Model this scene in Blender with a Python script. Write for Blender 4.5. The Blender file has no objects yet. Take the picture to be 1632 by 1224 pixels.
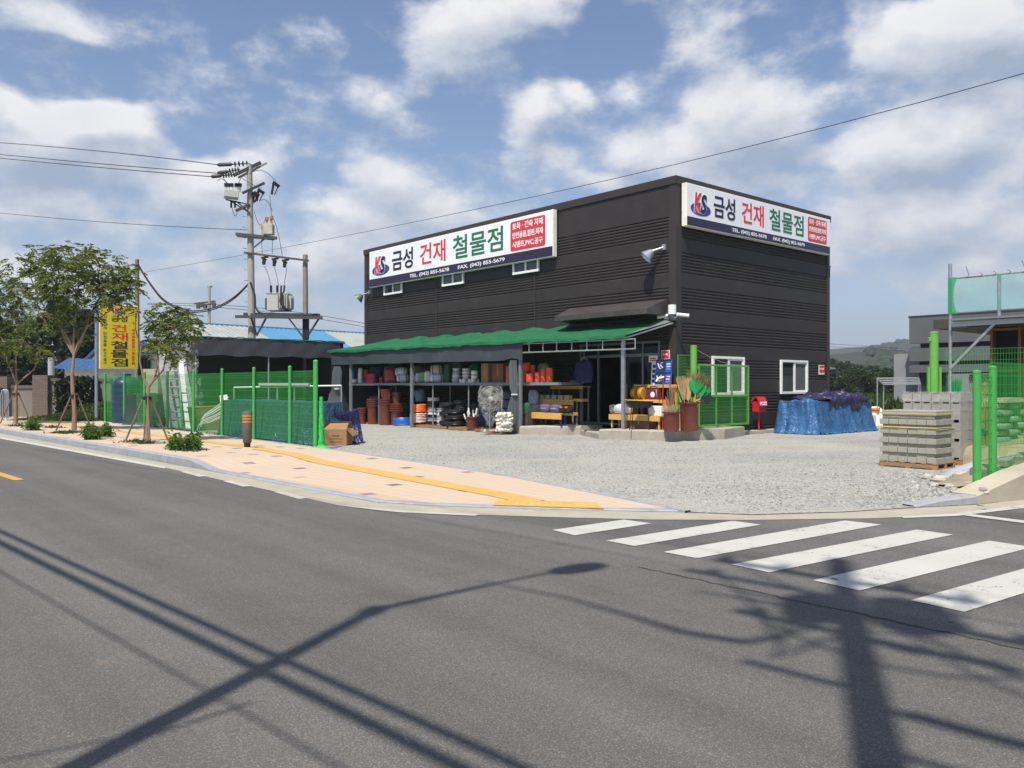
import bpy, bmesh, math, random
import numpy as np
from mathutils import Vector, Matrix
R = math.radians
SC = bpy.context.scene
COL = SC.collection
# ------------------------------------------------------------------ camera, sky, sun, exposure
F, CX, HZ, CH = 1310.0, 816.0, 614.0, 1.7
cam = bpy.data.cameras.new('camera'); camo = bpy.data.objects.new('camera', cam); COL.objects.link(camo)
camo.location = (0, 0, CH); camo.rotation_euler = (R(90), 0, 0)
cam.sensor_fit = 'HORIZONTAL'; cam.sensor_width = 36; cam.lens = F / 1632 * 36
cam.shift_y = 2 / 1632; cam.clip_start = 0.05; cam.clip_end = 6000
SC.camera = camo
SC.view_settings.view_transform = 'Standard'; SC.view_settings.look = 'None'
SC.view_settings.exposure = 0.45; SC.view_settings.gamma = 1.0
SUN_H = (-0.333, -0.943); SUN_EL = 60.0
SKY_STR = 0.085
sl = bpy.data.lights.new('sun', 'SUN'); slo = bpy.data.objects.new('sun', sl); COL.objects.link(slo)
sl.energy = 4.4; sl.angle = R(0.53); sl.color = (1.0, 0.95, 0.86)
_sd = Vector((SUN_H[0] * math.cos(R(SUN_EL)), SUN_H[1] * math.cos(R(SUN_EL)), math.sin(R(SUN_EL))))
slo.rotation_euler = (-_sd).to_track_quat('-Z', 'Y').to_euler(); slo.location = (-10, -30, 50)

def pix_dir(u, v): return math.degrees(math.atan2((u - CX) / F, 1)), math.degrees(math.atan2((HZ - v) / F, math.hypot(1, (u - CX) / F)))
W_ = bpy.data.worlds.new("World"); SC.world = W_; W_.use_nodes = True
def build_world():
    nt = W_.node_tree; N = nt.nodes; L = nt.links; N.clear()
    # cumulus field: soft ellipses in azimuth / elevation, broken up by fractal noise
    clouds = [  # u, v, ru, rv, weight
        (70,215,200,85,1.15),(215,215,60,35,.6),(300,290,120,62,1.0),(60,300,130,45,.75),(150,285,120,40,.7),
        (60,425,120,50,.9),(190,430,90,35,.6),(90,35,110,42,.55),
        (730,45,160,62,1.0),(850,15,90,40,.75),(610,300,75,62,.95),(560,345,120,50,.85),(500,400,110,40,.7),
        (690,330,110,45,.6),(780,350,120,40,.55),(845,185,52,40,.75),(920,160,40,34,.7),
        (1195,205,120,85,1.25),(1075,235,130,62,1.05),(965,285,100,40,.8),(1290,255,110,60,.8),
        (1455,240,180,62,1.1),(1600,270,90,70,1.0),(1400,70,90,50,.85),(1540,60,170,85,1.15),(1600,140,110,45,.9),
        (1440,370,160,60,.65),(1580,390,120,60,.7),(430,500,330,40,.4),(1000,30,60,160,.35),(1080,60,90,60,.35),
        (420,190,260,60,.30),(560,150,200,50,.25),(1250,330,120,60,.4),(1380,150,120,60,.3),(330,370,120,50,.4),(830,270,150,60,.35),(1500,335,220,70,.75),(1340,430,170,60,.55),(545,400,140,75,.75),(420,440,150,50,.6),(260,390,120,40,.45),(90,310,160,40,.5)]
    g = bpy.data.node_groups.new('cloud_field', 'ShaderNodeTree')
    g.interface.new_socket('Vector', in_out='INPUT', socket_type='NodeSocketVector')
    g.interface.new_socket('Density', in_out='OUTPUT', socket_type='NodeSocketFloat')
    gn, gl = g.nodes, g.links
    gi = gn.new('NodeGroupInput'); go = gn.new('NodeGroupOutput')
    def m(op, a, b=None, c=None):
        n = gn.new('ShaderNodeMath'); n.operation = op
        for k, x in enumerate((a, b, c)):
            if x is None: continue
            if isinstance(x, (int, float)): n.inputs[k].default_value = x
            else: gl.new(x, n.inputs[k])
        return n.outputs[0]
    sp = gn.new('ShaderNodeSeparateXYZ'); gl.new(gi.outputs[0], sp.inputs[0])
    mp = gn.new('ShaderNodeVectorMath'); mp.operation = 'MULTIPLY'; mp.inputs[1].default_value = (1, 1, 1.7)
    gl.new(gi.outputs[0], mp.inputs[0])
    nz = gn.new('ShaderNodeTexNoise'); nz.inputs['Scale'].default_value = 9.5; nz.inputs['Detail'].default_value = 10; nz.inputs['Roughness'].default_value = .60
    gl.new(mp.outputs[0], nz.inputs['Vector'])
    nw = gn.new('ShaderNodeTexNoise'); nw.inputs['Scale'].default_value = 9; nw.inputs['Detail'].default_value = 2
    gl.new(mp.outputs[0], nw.inputs['Vector'])
    sw = gn.new('ShaderNodeSeparateColor'); gl.new(nw.outputs['Color'], sw.inputs[0])
    az = m('MULTIPLY', m('ARCTAN2', sp.outputs[0], sp.outputs[1]), 57.2958)
    el = m('MULTIPLY', m('ARCSINE', sp.outputs[2]), 57.2958)
    az = m('MULTIPLY_ADD', m('SUBTRACT', sw.outputs[0], .5), 4.5, az)
    el = m('MULTIPLY_ADD', m('SUBTRACT', sw.outputs[1], .5), 3.2, el)
    acc = None
    for (u, v, ru, rv, w) in clouds:
        a, e = pix_dir(u, v); k = 57.3 / F
        cx = gn.new('ShaderNodeCombineXYZ')
        gl.new(m('MULTIPLY_ADD', az, 1 / (ru * k * 1.25), -a / (ru * k * 1.25)), cx.inputs[0])
        gl.new(m('MULTIPLY_ADD', el, 1 / (rv * k * 1.25), -e / (rv * k * 1.25)), cx.inputs[1])
        ln = gn.new('ShaderNodeVectorMath'); ln.operation = 'LENGTH'; gl.new(cx.outputs[0], ln.inputs[0])
        x = m('MULTIPLY_ADD', ln.outputs['Value'], -w, w)
        acc = x if acc is None else m('SMOOTH_MAX', acc, x, .25)
    clr = None
    for (u, v, ru, rv, w) in [(115,115,130,42,1.1),(470,75,120,60,.8),(330,110,130,60,.5),(985,60,80,60,.6),(1270,70,70,70,.9),(330,190,70,40,.6),(960,120,60,40,.5),(520,250,70,40,.5)]:
        a, e = pix_dir(u, v); k = 57.3 / F; cx = gn.new('ShaderNodeCombineXYZ')
        gl.new(m('MULTIPLY_ADD', az, 1 / (ru * k * 1.2), -a / (ru * k * 1.2)), cx.inputs[0]); gl.new(m('MULTIPLY_ADD', el, 1 / (rv * k * 1.2), -e / (rv * k * 1.2)), cx.inputs[1])
        ln = gn.new('ShaderNodeVectorMath'); ln.operation = 'LENGTH'; gl.new(cx.outputs[0], ln.inputs[0])
        x = m('MULTIPLY_ADD', ln.outputs['Value'], -w, w, ); clr = x if clr is None else m('MAXIMUM', clr, x)
    acc = m('SUBTRACT', acc, m('MAXIMUM', clr, 0.0))
    # loose cumulus everywhere outside the photographed part of the sky
    nb = gn.new('ShaderNodeTexNoise'); nb.inputs['Scale'].default_value = 3.2; nb.inputs['Detail'].default_value = 3
    gl.new(mp.outputs[0], nb.inputs['Vector'])
    other = m('MULTIPLY', m('SUBTRACT', nb.outputs[0], .52), m('MULTIPLY', m('GREATER_THAN', m('ABSOLUTE', az), 36), 2.5))
    acc = m('MAXIMUM', acc, m('SUBTRACT', other, .02))
    acc = m('MAXIMUM', acc, -.6)
    d = m('MULTIPLY_ADD', m('SUBTRACT', nz.outputs[0], .5), 2.1, acc)
    gl.new(d, go.inputs[0])
    tc = N.new('ShaderNodeTexCoord')
    nrm = N.new('ShaderNodeVectorMath'); nrm.operation = 'NORMALIZE'; L.new(tc.outputs['Generated'], nrm.inputs[0])
    def wm(op, a, b=None, c=None, clamp=False):
        n = N.new('ShaderNodeMath'); n.operation = op; n.use_clamp = clamp
        for k, x in enumerate((a, b, c)):
            if x is None: continue
            if isinstance(x, (int, float)): n.inputs[k].default_value = x
            else: L.new(x, n.inputs[k])
        return n.outputs[0]
    g1 = N.new('ShaderNodeGroup'); g1.node_tree = g; L.new(nrm.outputs[0], g1.inputs[0])
    up = N.new('ShaderNodeVectorMath'); up.operation = 'ADD'; up.inputs[1].default_value = (-.012, 0, .034); L.new(nrm.outputs[0], up.inputs[0])
    un = N.new('ShaderNodeVectorMath'); un.operation = 'NORMALIZE'; L.new(up.outputs[0], un.inputs[0])
    g2 = N.new('ShaderNodeGroup'); g2.node_tree = g; L.new(un.outputs[0], g2.inputs[0])
    cov = N.new('ShaderNodeMapRange'); cov.interpolation_type = 'SMOOTHSTEP'; L.new(g1.outputs[0], cov.inputs[0])
    cov.inputs['From Min'].default_value = -.05; cov.inputs['From Max'].default_value = .60
    # lit tops, grey undersides
    diff = wm('SUBTRACT', g1.outputs[0], g2.outputs[0])
    lit = wm('MULTIPLY_ADD', diff, .70, .54, clamp=True)
    thick = N.new('ShaderNodeMapRange'); L.new(g1.outputs[0], thick.inputs[0]); thick.inputs['From Min'].default_value = .35; thick.inputs['From Max'].default_value = 1.5
    lit = wm('SUBTRACT', lit, wm('MULTIPLY', thick.outputs[0], .20), clamp=True)
    cr = N.new('ShaderNodeValToRGB'); L.new(lit, cr.inputs[0])
    e = cr.color_ramp.elements; e[0].position = .12; e[0].color = (.40, .48, .62, 1); e[1].position = .95; e[1].color = (1.0, 1.0, 1.0, 1)
    x = e.new(.5); x.color = (.66, .71, .80, 1)
    sk = N.new('ShaderNodeTexSky'); sk.sky_type = 'NISHITA'; sk.sun_disc = False
    sk.sun_elevation = R(SUN_EL); sk.sun_rotation = math.atan2(SUN_H[0], SUN_H[1]); sk.air_density = 1.0; sk.dust_density = 1.2; sk.ozone_density = 2.2
    sk.altitude = 100
    # pale summer haze towards the horizon
    sz = N.new('ShaderNodeSeparateXYZ'); L.new(nrm.outputs[0], sz.inputs[0])
    hz = wm('POWER', wm('SUBTRACT', 1.0, wm('MULTIPLY', wm('MAXIMUM', sz.outputs[2], 0.0), 2.3), clamp=True), 2.6)
    sc_ = N.new('ShaderNodeVectorMath'); sc_.operation = 'MULTIPLY'; L.new(sk.outputs[0], sc_.inputs[0]); sc_.inputs[1].default_value = (1.16 * SKY_STR, 1.14 * SKY_STR, 1.18 * SKY_STR)
    mh = N.new('ShaderNodeMix'); mh.data_type = 'RGBA'; L.new(wm('MULTIPLY', hz, .75), mh.inputs[0]); L.new(sc_.outputs[0], mh.inputs[6]); mh.inputs[7].default_value = (.30, .37, .50, 1)
    cs = N.new('ShaderNodeVectorMath'); cs.operation = 'SCALE'; L.new(cr.outputs[0], cs.inputs[0]); cs.inputs[3].default_value = .69
    mc = N.new('ShaderNodeMix'); mc.data_type = 'RGBA'; L.new(wm('MULTIPLY', cov.outputs[0], .96), mc.inputs[0]); L.new(mh.outputs[2], mc.inputs[6]); L.new(cs.outputs[0], mc.inputs[7])
    bg = N.new('ShaderNodeBackground'); L.new(mc.outputs[2], bg.inputs[0]); bg.inputs[1].default_value = 1.0
    o = N.new('ShaderNodeOutputWorld'); L.new(bg.outputs[0], o.inputs[0])
build_world()

# ------------------------------------------------------------------ frames and pixel helpers
OX, OY = (1077 - CX) / F * 26.2, 26.2                 # near corner of the shop
E1 = (-.6538, .7567); E2 = (.7567, .6538)             # along the long facade / along the short facade
TH = math.atan2(E2[1], E2[0])
def W(r, s, z=0): return (OX + r * E2[0] + s * E1[0], OY + r * E2[1] + s * E1[1], z)
def WB(x, y): dx, dy = x - OX, y - OY; return dx * E2[0] + dy * E2[1], dx * E1[0] + dy * E1[1]
def G(u, v, z=0): Y = F * (CH - z) / (v - HZ); return ((u - CX) / F * Y, Y, z)
def GB(u, v, z=0): p = G(u, v, z); return WB(p[0], p[1])
def P(u, v, Y): return ((u - CX) / F * Y, Y, CH + (HZ - v) / F * Y)
def FR(u, v, r):                                       # pixel on the plane r = const -> (s, z)
    t = (u - CX) / F; ax, ay = OX + r * E2[0], OY + r * E2[1]
    s = (ax - t * ay) / (t * E1[1] - E1[0]); Y = ay + s * E1[1]
    return s, CH + (HZ - v) / F * Y
def FS(u, v, s):                                       # pixel on the plane s = const -> (r, z)
    t = (u - CX) / F; ax, ay = OX + s * E1[0], OY + s * E1[1]
    r = (t * ay - ax) / (E2[0] - t * E2[1]); Y = ay + r * E2[1]
    return r, CH + (HZ - v) / F * Y
def YR(u, r): s, z = FR(u, HZ, r); return W(r, s)[1]

# ------------------------------------------------------------------ materials
MATS = {}
def lin(c): return tuple(((x / 255) / 12.92 if x / 255 <= .04045 else ((x / 255 + .055) / 1.055) ** 2.4) for x in c)
class NT:
    def __init__(s, name):
        s.mat = bpy.data.materials.new(name); s.mat.use_nodes = True
        s.nt = s.mat.node_tree; s.N = s.nt.nodes; s.L = s.nt.links
        s.b = s.N['Principled BSDF']; s.o = s.N['Material Output']
    def n(s, t, **kw):
        x = s.N.new(t)
        for k, v in kw.items():
            if k.startswith('i_'): x.inputs[k[2:].replace('_', ' ')].default_value = v
            else: setattr(x, k, v)
        return x
    def l(s, a, b): s.L.new(a, b)
    def math(s, op, a, b=None, c=None, clamp=False):
        x = s.N.new('ShaderNodeMath'); x.operation = op; x.use_clamp = clamp
        for k, q in enumerate((a, b, c)):
            if q is None: continue
            if isinstance(q, (int, float)): x.inputs[k].default_value = q
            else: s.L.new(q, x.inputs[k])
        return x.outputs[0]
    def mix(s, f, a, b, mode='MIX'):
        x = s.N.new('ShaderNodeMix'); x.data_type = 'RGBA'; x.blend_type = mode
        for k, q in ((0, f), (6, a), (7, b)):
            if isinstance(q, (int, float)): x.inputs[k].default_value = q
            elif isinstance(q, tuple): x.inputs[k].default_value = (*q[:3], 1)
            else: s.L.new(q, x.inputs[k])
        return x.outputs[2]
    def coord(s, kind='Object'): return s.n('ShaderNodeTexCoord').outputs[kind]
    def noise(s, vec, scale, detail=4, rough=.55, out='Fac'):
        x = s.n('ShaderNodeTexNoise'); x.inputs['Scale'].default_value = scale; x.inputs['Detail'].default_value = detail; x.inputs['Roughness'].default_value = rough
        s.l(vec, x.inputs['Vector']); return x.outputs[out]
    def ramp(s, f, stops):
        x = s.n('ShaderNodeValToRGB'); e = x.color_ramp.elements
        e[0].position, e[0].color = stops[0][0], (*stops[0][1], 1); e[1].position, e[1].color = stops[-1][0], (*stops[-1][1], 1)
        for p, c in stops[1:-1]: q = e.new(p); q.color = (*c, 1)
        s.l(f, x.inputs[0]); return x.outputs[0]
    def bump(s, h, strength, dist=.01):
        x = s.n('ShaderNodeBump'); x.inputs['Strength'].default_value = strength; x.inputs['Distance'].default_value = dist
        s.l(h, x.inputs['Height']); s.l(x.outputs[0], s.b.inputs['Normal'])
def M(name, col, rough=.6, var=.14, scale=5., bump=0., bscale=40., metal=0., island=0., spec=None, trans=0., alpha=1., stretch=None, dirt=None):
    if name in MATS: return MATS[name]
    t = NT(name); c = t.coord()
    if stretch:
        mp = t.n('ShaderNodeMapping'); mp.inputs['Scale'].default_value = stretch; t.l(c, mp.inputs[0]); c = mp.outputs[0]
    f = t.noise(c, scale, 5)
    k = t.n('ShaderNodeMapRange'); k.inputs['From Min'].default_value = .28; k.inputs['From Max'].default_value = .72
    k.inputs['To Min'].default_value = 1 - var; k.inputs['To Max'].default_value = 1 + var; t.l(f, k.inputs[0])
    val = k.outputs[0]
    if island:
        gi = t.n('ShaderNodeNewGeometry').outputs['Random Per Island']
        val = t.math('MULTIPLY', val, t.math('MULTIPLY_ADD', gi, 2 * island, 1 - island))
    v = t.n('ShaderNodeVectorMath', operation='SCALE'); v.inputs[0].default_value = col[:3]; t.l(val, v.inputs[3])
    out = v.outputs[0]
    if dirt:
        dn = t.noise(c, dirt[1], 6, .65); dm = t.n('ShaderNodeMapRange'); dm.inputs['From Min'].default_value = .52; dm.inputs['From Max'].default_value = .7; t.l(dn, dm.inputs[0])
        out = t.mix(t.math('MULTIPLY', dm.outputs[0], dirt[2]), out, dirt[0])
    t.l(out, t.b.inputs['Base Color'])
    rr = t.math('MULTIPLY_ADD', f, .25, rough - .12, clamp=True); t.l(rr, t.b.inputs['Roughness'])
    t.b.inputs['Metallic'].default_value = metal
    if spec is not None: t.b.inputs['Specular IOR Level'].default_value = spec
    if bump: t.bump(t.noise(c, bscale, 4), bump, .02)
    if trans:
        tr = t.n('ShaderNodeBsdfTranslucent'); t.l(out, tr.inputs[0]); mx = t.n('ShaderNodeMixShader'); mx.inputs[0].default_value = trans
        t.l(t.b.outputs[0], mx.inputs[1]); t.l(tr.outputs[0], mx.inputs[2]); t.l(mx.outputs[0], t.o.inputs[0])
    if alpha < 1:
        t.b.inputs['Alpha'].default_value = alpha
    MATS[name] = t.mat; return t.mat
def glass_mat(name, col, rough=.04):
    if name in MATS: return MATS[name]
    t = NT(name); c = t.coord(); f = t.noise(c, 2.0, 3)
    t.l(t.mix(f, tuple(x * .7 for x in col), tuple(x * 1.3 for x in col)), t.b.inputs['Base Color'])
    t.b.inputs['Roughness'].default_value = rough; t.b.inputs['Specular IOR Level'].default_value = .8
    MATS[name] = t.mat; return t.mat

# ------------------------------------------------------------------ mesh builder
ROOT = {}
class MB:
    def __init__(s, fr='B'): s.v = []; s.f = []; s.fm = []; s.fr = fr; s.mi = 0
    def add(s, vs, fs):
        n = len(s.v); s.v += [tuple(p) for p in vs]; s.f += [tuple(i + n for i in f) for f in fs]; s.fm += [s.mi] * len(fs); return s
    def box(s, a, b):
        (x0, y0, z0), (x1, y1, z1) = a, b
        return s.add([(x0,y0,z0),(x1,y0,z0),(x1,y1,z0),(x0,y1,z0),(x0,y0,z1),(x1,y0,z1),(x1,y1,z1),(x0,y1,z1)],
                     [(0,3,2,1),(4,5,6,7),(0,1,5,4),(1,2,6,5),(2,3,7,6),(3,0,4,7)])
    def cbox(s, c, d, rot=(0, 0, 0), taper=1.0):
        m = Matrix.Rotation(rot[2], 3, 'Z') @ Matrix.Rotation(rot[1], 3, 'Y') @ Matrix.Rotation(rot[0], 3, 'X')
        vs = []
        for sz in (-.5, .5):
            k = taper if sz > 0 else 1
            for sx, sy in ((-.5,-.5),(.5,-.5),(.5,.5),(-.5,.5)):
                vs.append(Vector(c) + m @ Vector((sx * d[0] * k, sy * d[1] * k, sz * d[2])))
        return s.add(vs, [(0,3,2,1),(4,5,6,7),(0,1,5,4),(1,2,6,5),(2,3,7,6),(3,0,4,7)])
    def bar(s, p, q, w, h=None, up=(0, 0, 1)):
        p, q = Vector(p), Vector(q); h = h or w; d = (q - p).normalized(); up = Vector(up)
        if abs(d.dot(up)) > .98: up = Vector((0, 1, 0))
        a = d.cross(up).normalized(); b = a.cross(d).normalized()
        vs = []
        for c in (p, q):
            for x, y in ((-.5,-.5),(.5,-.5),(.5,.5),(-.5,.5)): vs.append(c + a * (x * w) + b * (y * h))
        return s.add(vs, [(0,3,2,1),(4,5,6,7),(0,1,5,4),(1,2,6,5),(2,3,7,6),(3,0,4,7)])
    def tube(s, pts, r, n=8, caps=True):
        pts = [Vector(p) for p in pts]; m = len(pts)
        rs = [r] * m if isinstance(r, (int, float)) else list(r)
        vs = []; a = None
        for i, p in enumerate(pts):
            d = (pts[min(i + 1, m - 1)] - pts[max(i - 1, 0)])
            d = d.normalized() if d.length > 1e-9 else Vector((0, 0, 1))
            if a is None: a = d.orthogonal().normalized()
            else:
                a = a - d * a.dot(d); a = a.normalized() if a.length > 1e-6 else d.orthogonal().normalized()
            b = d.cross(a)
            for k in range(n):
                t = 2 * math.pi * k / n; vs.append(p + (a * math.cos(t) + b * math.sin(t)) * rs[i])
        fs = [(i * n + k, i * n + (k + 1) % n, (i + 1) * n + (k + 1) % n, (i + 1) * n + k) for i in range(m - 1) for k in range(n)]
        if caps: fs += [tuple(range(n - 1, -1, -1)), tuple((m - 1) * n + k for k in range(n))]
        return s.add(vs, fs)
    def lathe(s, prof, c=(0, 0, 0), n=24, mat=None, squash=(1, 1)):
        vs = []; c = Vector(c)
        for (r, z) in prof:
            for k in range(n):
                t = 2 * math.pi * k / n; p = Vector((r * math.cos(t) * squash[0], r * math.sin(t) * squash[1], z))
                vs.append(c + (mat @ p if mat else p))
        m = len(prof)
        fs = [(i * n + k, i * n + (k + 1) % n, (i + 1) * n + (k + 1) % n, (i + 1) * n + k) for i in range(m - 1) for k in range(n)]
        if prof[0][0] > 1e-4: fs.append(tuple(range(n - 1, -1, -1)))
        if prof[-1][0] > 1e-4: fs.append(tuple((m - 1) * n + k for k in range(n)))
        return s.add(vs, fs)
    def poly(s, pts): return s.add(pts, [tuple(range(len(pts)))])
    def ext(s, pts, vec):
        n = len(pts); v = Vector(vec); a = [Vector(p) for p in pts]
        return s.add(a + [p + v for p in a], [tuple(range(n - 1, -1, -1)), tuple(range(n, 2 * n))] + [(i, (i + 1) % n, n + (i + 1) % n, n + i) for i in range(n)])
    def grid(s, rows):
        m, n = len(rows), len(rows[0])
        return s.add([p for r in rows for p in r], [(i * n + j, i * n + j + 1, (i + 1) * n + j + 1, (i + 1) * n + j) for i in range(m - 1) for j in range(n - 1)])
    def ball(s, c, r, nu=14, nv=9, amp=0., rng=None, p=1.0, flat=None):
        rng = rng or random; ph = [rng.uniform(0, 6.28) for _ in range(6)]; vs = []; c = Vector(c)
        sg = lambda x: math.copysign(abs(x) ** p, x)
        for i in range(nv + 1):
            a = math.pi * i / nv
            for k in range(nu):
                t = 2 * math.pi * k / nu
                x, y, z = sg(math.sin(a)) * sg(math.cos(t)), sg(math.sin(a)) * sg(math.sin(t)), sg(math.cos(a))
                q = 1 + amp * (math.sin(3 * t + ph[0] + 2 * a) * .4 + math.sin(5 * t + ph[1] - 3 * a) * .3 + math.sin(4 * a + ph[2] + t) * .4 + rng.uniform(-.35, .35)) * (math.sin(a) + .15)
                if flat is not None: z = max(z, flat)
                vs.append(c + Vector((x * r[0] * q, y * r[1] * q, z * r[2] * q)))
        return s.add(vs, [(i * nu + k, (i + 1) * nu + k, (i + 1) * nu + (k + 1) % nu, i * nu + (k + 1) % nu) for i in range(nv) for k in range(nu)])
    def arrays(s, V, Q):
        n = len(s.v); s.v += [tuple(p) for p in V.tolist()]; s.f += [tuple(i + n for i in q) for q in Q.tolist()]; s.fm += [s.mi] * len(Q); return s
    def build(s, name, mats, parent=None, base=None, rz=None, bev=0., smooth=True, angle=35, seg=1, fix=True):
        V = s.v
        if s.fr == 'B': V = [W(*p) for p in V]
        me = bpy.data.meshes.new(name)
        ob = bpy.data.objects.new(name, me); COL.objects.link(ob)
        if parent is not None:
            if s.fr != 'L':
                inv = ROOT[parent].inverted(); V = [inv @ Vector(p) for p in V]
            ob.parent = parent; ROOT[ob] = ROOT[parent]
        elif s.fr != 'L' or base is not None:
            if base is None:
                a = np.array(V); lo, hi = a.min(0), a.max(0); base = ((lo[0] + hi[0]) / 2, (lo[1] + hi[1]) / 2, lo[2])
            if rz is None: rz = TH if s.fr == 'B' else 0
            m = Matrix.Translation(base) @ Matrix.Rotation(rz, 4, 'Z')
            ob.location = base; ob.rotation_euler = (0, 0, rz); ROOT[ob] = m
            if s.fr != 'L': inv = m.inverted(); V = [inv @ Vector(p) for p in V]
        else: ROOT[ob] = Matrix.Identity(4)
        me.from_pydata([tuple(p) for p in V], [], s.f)
        for mt in (mats if isinstance(mats, (list, tuple)) else [mats]): me.materials.append(mt)
        if max(s.fm, default=0): me.polygons.foreach_set('material_index', s.fm)
        if bev or fix:
            bm = bmesh.new(); bm.from_mesh(me)
            if fix: bmesh.ops.recalc_face_normals(bm, faces=bm.faces)
            if bev:
                es = [e for e in bm.edges if len(e.link_faces) == 2 and e.calc_face_angle(0) > .5]
                bmesh.ops.bevel(bm, geom=es, offset=bev, segments=seg, affect='EDGES', clamp_overlap=True)
            bm.to_mesh(me); bm.free()
        if smooth:
            me.polygons.foreach_set('use_smooth', [True] * len(me.polygons)); me.set_sharp_from_angle(angle=R(angle))
        return ob
def thing(name, label, cat, loc=(0, 0, 0), rz=0, group=None):
    o = bpy.data.objects.new(name, None); COL.objects.link(o); o.empty_display_size = .1
    o.location = loc; o.rotation_euler = (0, 0, rz)
    ROOT[o] = Matrix.Translation(loc) @ Matrix.Rotation(rz, 4, 'Z')
    return tag(o, label, cat, group)
def bthing(name, label, cat, r, s, z=0, group=None): return thing(name, label, cat, W(r, s, z), TH, group)
def tag(o, label, cat, group=None):
    o['label'] = label; o['category'] = cat
    if group: o['group'] = group
    return o
def struct(o, kind='structure'): o['kind'] = kind; return o
def dup(root, loc, rz=None, label=None, scale=None):
    r = root.copy(); COL.objects.link(r); r.location = loc
    if rz is not None: r.rotation_euler = (0, 0, rz)
    if scale: r.scale = scale
    if label: r['label'] = label
    ROOT[r] = Matrix.Translation(loc) @ Matrix.Rotation(r.rotation_euler[2], 4, 'Z')
    for ch in list(root.children):
        c = ch.copy(); COL.objects.link(c); c.parent = r
        for g in list(ch.children):
            d = g.copy(); COL.objects.link(d); d.parent = c
    return r
def text(body, mapf, w, h, bold=0., depth=.006, fr='B', shear=0.):
    c = bpy.data.curves.new('lettering', 'FONT'); c.body = body; c.offset = bold; c.extrude = .5; c.resolution_u = 3; c.shear = shear
    c.align_x = 'LEFT'
    o = bpy.data.objects.new('lettering', c); COL.objects.link(o)
    dg = bpy.context.evaluated_depsgraph_get(); ev = o.evaluated_get(dg); me = ev.to_mesh()
    V = np.array([v.co[:] for v in me.vertices]); Fs = [tuple(p.vertices) for p in me.polygons]
    ev.to_mesh_clear(); bpy.data.objects.remove(o); bpy.data.curves.remove(c)
    lo, hi = V.min(0), V.max(0); sc = h / (hi[1] - lo[1]); sx = (w / (hi[0] - lo[0])) if w else sc
    mb = MB(fr); mb.add([mapf((x - lo[0]) * sx, (y - lo[1]) * sc, (z + .5) * depth) for x, y, z in V], Fs)
    return mb
def leaf_quads(mb, C, D, L, Wd, rng, fold=.25):
    n = len(C); up = rng.normal(size=(n, 3)); S = np.cross(D, up); S /= np.linalg.norm(S, axis=1)[:, None] + 1e-9
    Nn = np.cross(S, D); L = np.broadcast_to(L, (n,))[:, None]; Wd = np.broadcast_to(Wd, (n,))[:, None]
    a = C; b = C + D * L * .45 + S * Wd * .5 + Nn * Wd * fold; c = C + D * L; d = C + D * L * .45 - S * Wd * .5 + Nn * Wd * fold
    V = np.stack([a, b, c, d], 1).reshape(-1, 3); Q = np.arange(4 * n).reshape(n, 4)
    mb.arrays(V, Q)
# ------------------------------------------------------------------ ground, road, pavement
def mat_asphalt():
    t = NT('asphalt'); c = t.coord()
    v1 = t.n('ShaderNodeTexVoronoi'); v1.inputs['Scale'].default_value = 165; t.l(c, v1.inputs['Vector'])
    hsv = t.n('ShaderNodeSeparateColor'); t.l(v1.outputs['Color'], hsv.inputs[0])
    f1 = t.noise(c, 260, 3, .7)
    spk = t.math('MULTIPLY_ADD', t.math('POWER', hsv.outputs[0], 4.0), 1.0, t.math('MULTIPLY_ADD', f1, .75, .38))
    big = t.noise(c, .35, 5, .6); mid = t.noise(c, 2.2, 5, .6)
    # wheel tracks along the road
    mp = t.n('ShaderNodeMapping'); mp.inputs['Rotation'].default_value = (0, 0, -TH); t.l(c, mp.inputs[0]); ms = t.n('ShaderNodeMapping'); ms.inputs['Scale'].default_value = (1, .025, 1); t.l(mp.outputs[0], ms.inputs[0])
    trk = t.noise(ms.outputs[0], .9, 4, .6)
    val = t.math('MULTIPLY', spk, t.math('ADD', t.math('ADD', t.math('MULTIPLY', big, .55), t.math('MULTIPLY', mid, .22)), t.math('MULTIPLY_ADD', trk, 1.25, -.03)))
    s = t.n('ShaderNodeVectorMath', operation='SCALE'); s.inputs[0].default_value = (.124, .118, .109); t.l(val, s.inputs[3])
    st = t.noise(c, 1.7, 2, .5); sm = t.n('ShaderNodeMapRange'); sm.inputs['From Min'].default_value = .74; sm.inputs['From Max'].default_value = .78; t.l(st, sm.inputs[0])
    dk = t.noise(c, .9, 6, .7); dm = t.n('ShaderNodeMapRange'); dm.inputs['From Min'].default_value = .60; dm.inputs['From Max'].default_value = .74; t.l(dk, dm.inputs[0])
    c1 = t.mix(t.math('MULTIPLY', dm.outputs[0], .35), s.outputs[0], (.045, .043, .042))
    sp3 = t.noise(c, 6.5, 2, .4); m3 = t.n('ShaderNodeMapRange'); m3.inputs['From Min'].default_value = .765; m3.inputs['From Max'].default_value = .79; t.l(sp3, m3.inputs[0])
    c1 = t.mix(t.math('MULTIPLY', m3.outputs[0], .7), c1, (.03, .029, .028))
    t.l(t.mix(t.math('MULTIPLY', sm.outputs[0], .45), c1, (.23, .17, .10)), t.b.inputs['Base Color'])
    t.b.inputs['Roughness'].default_value = .82; t.b.inputs['Specular IOR Level'].default_value = .35
    t.bump(t.math('ADD', f1, hsv.outputs[1]), .5, .006); return t.mat
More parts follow.
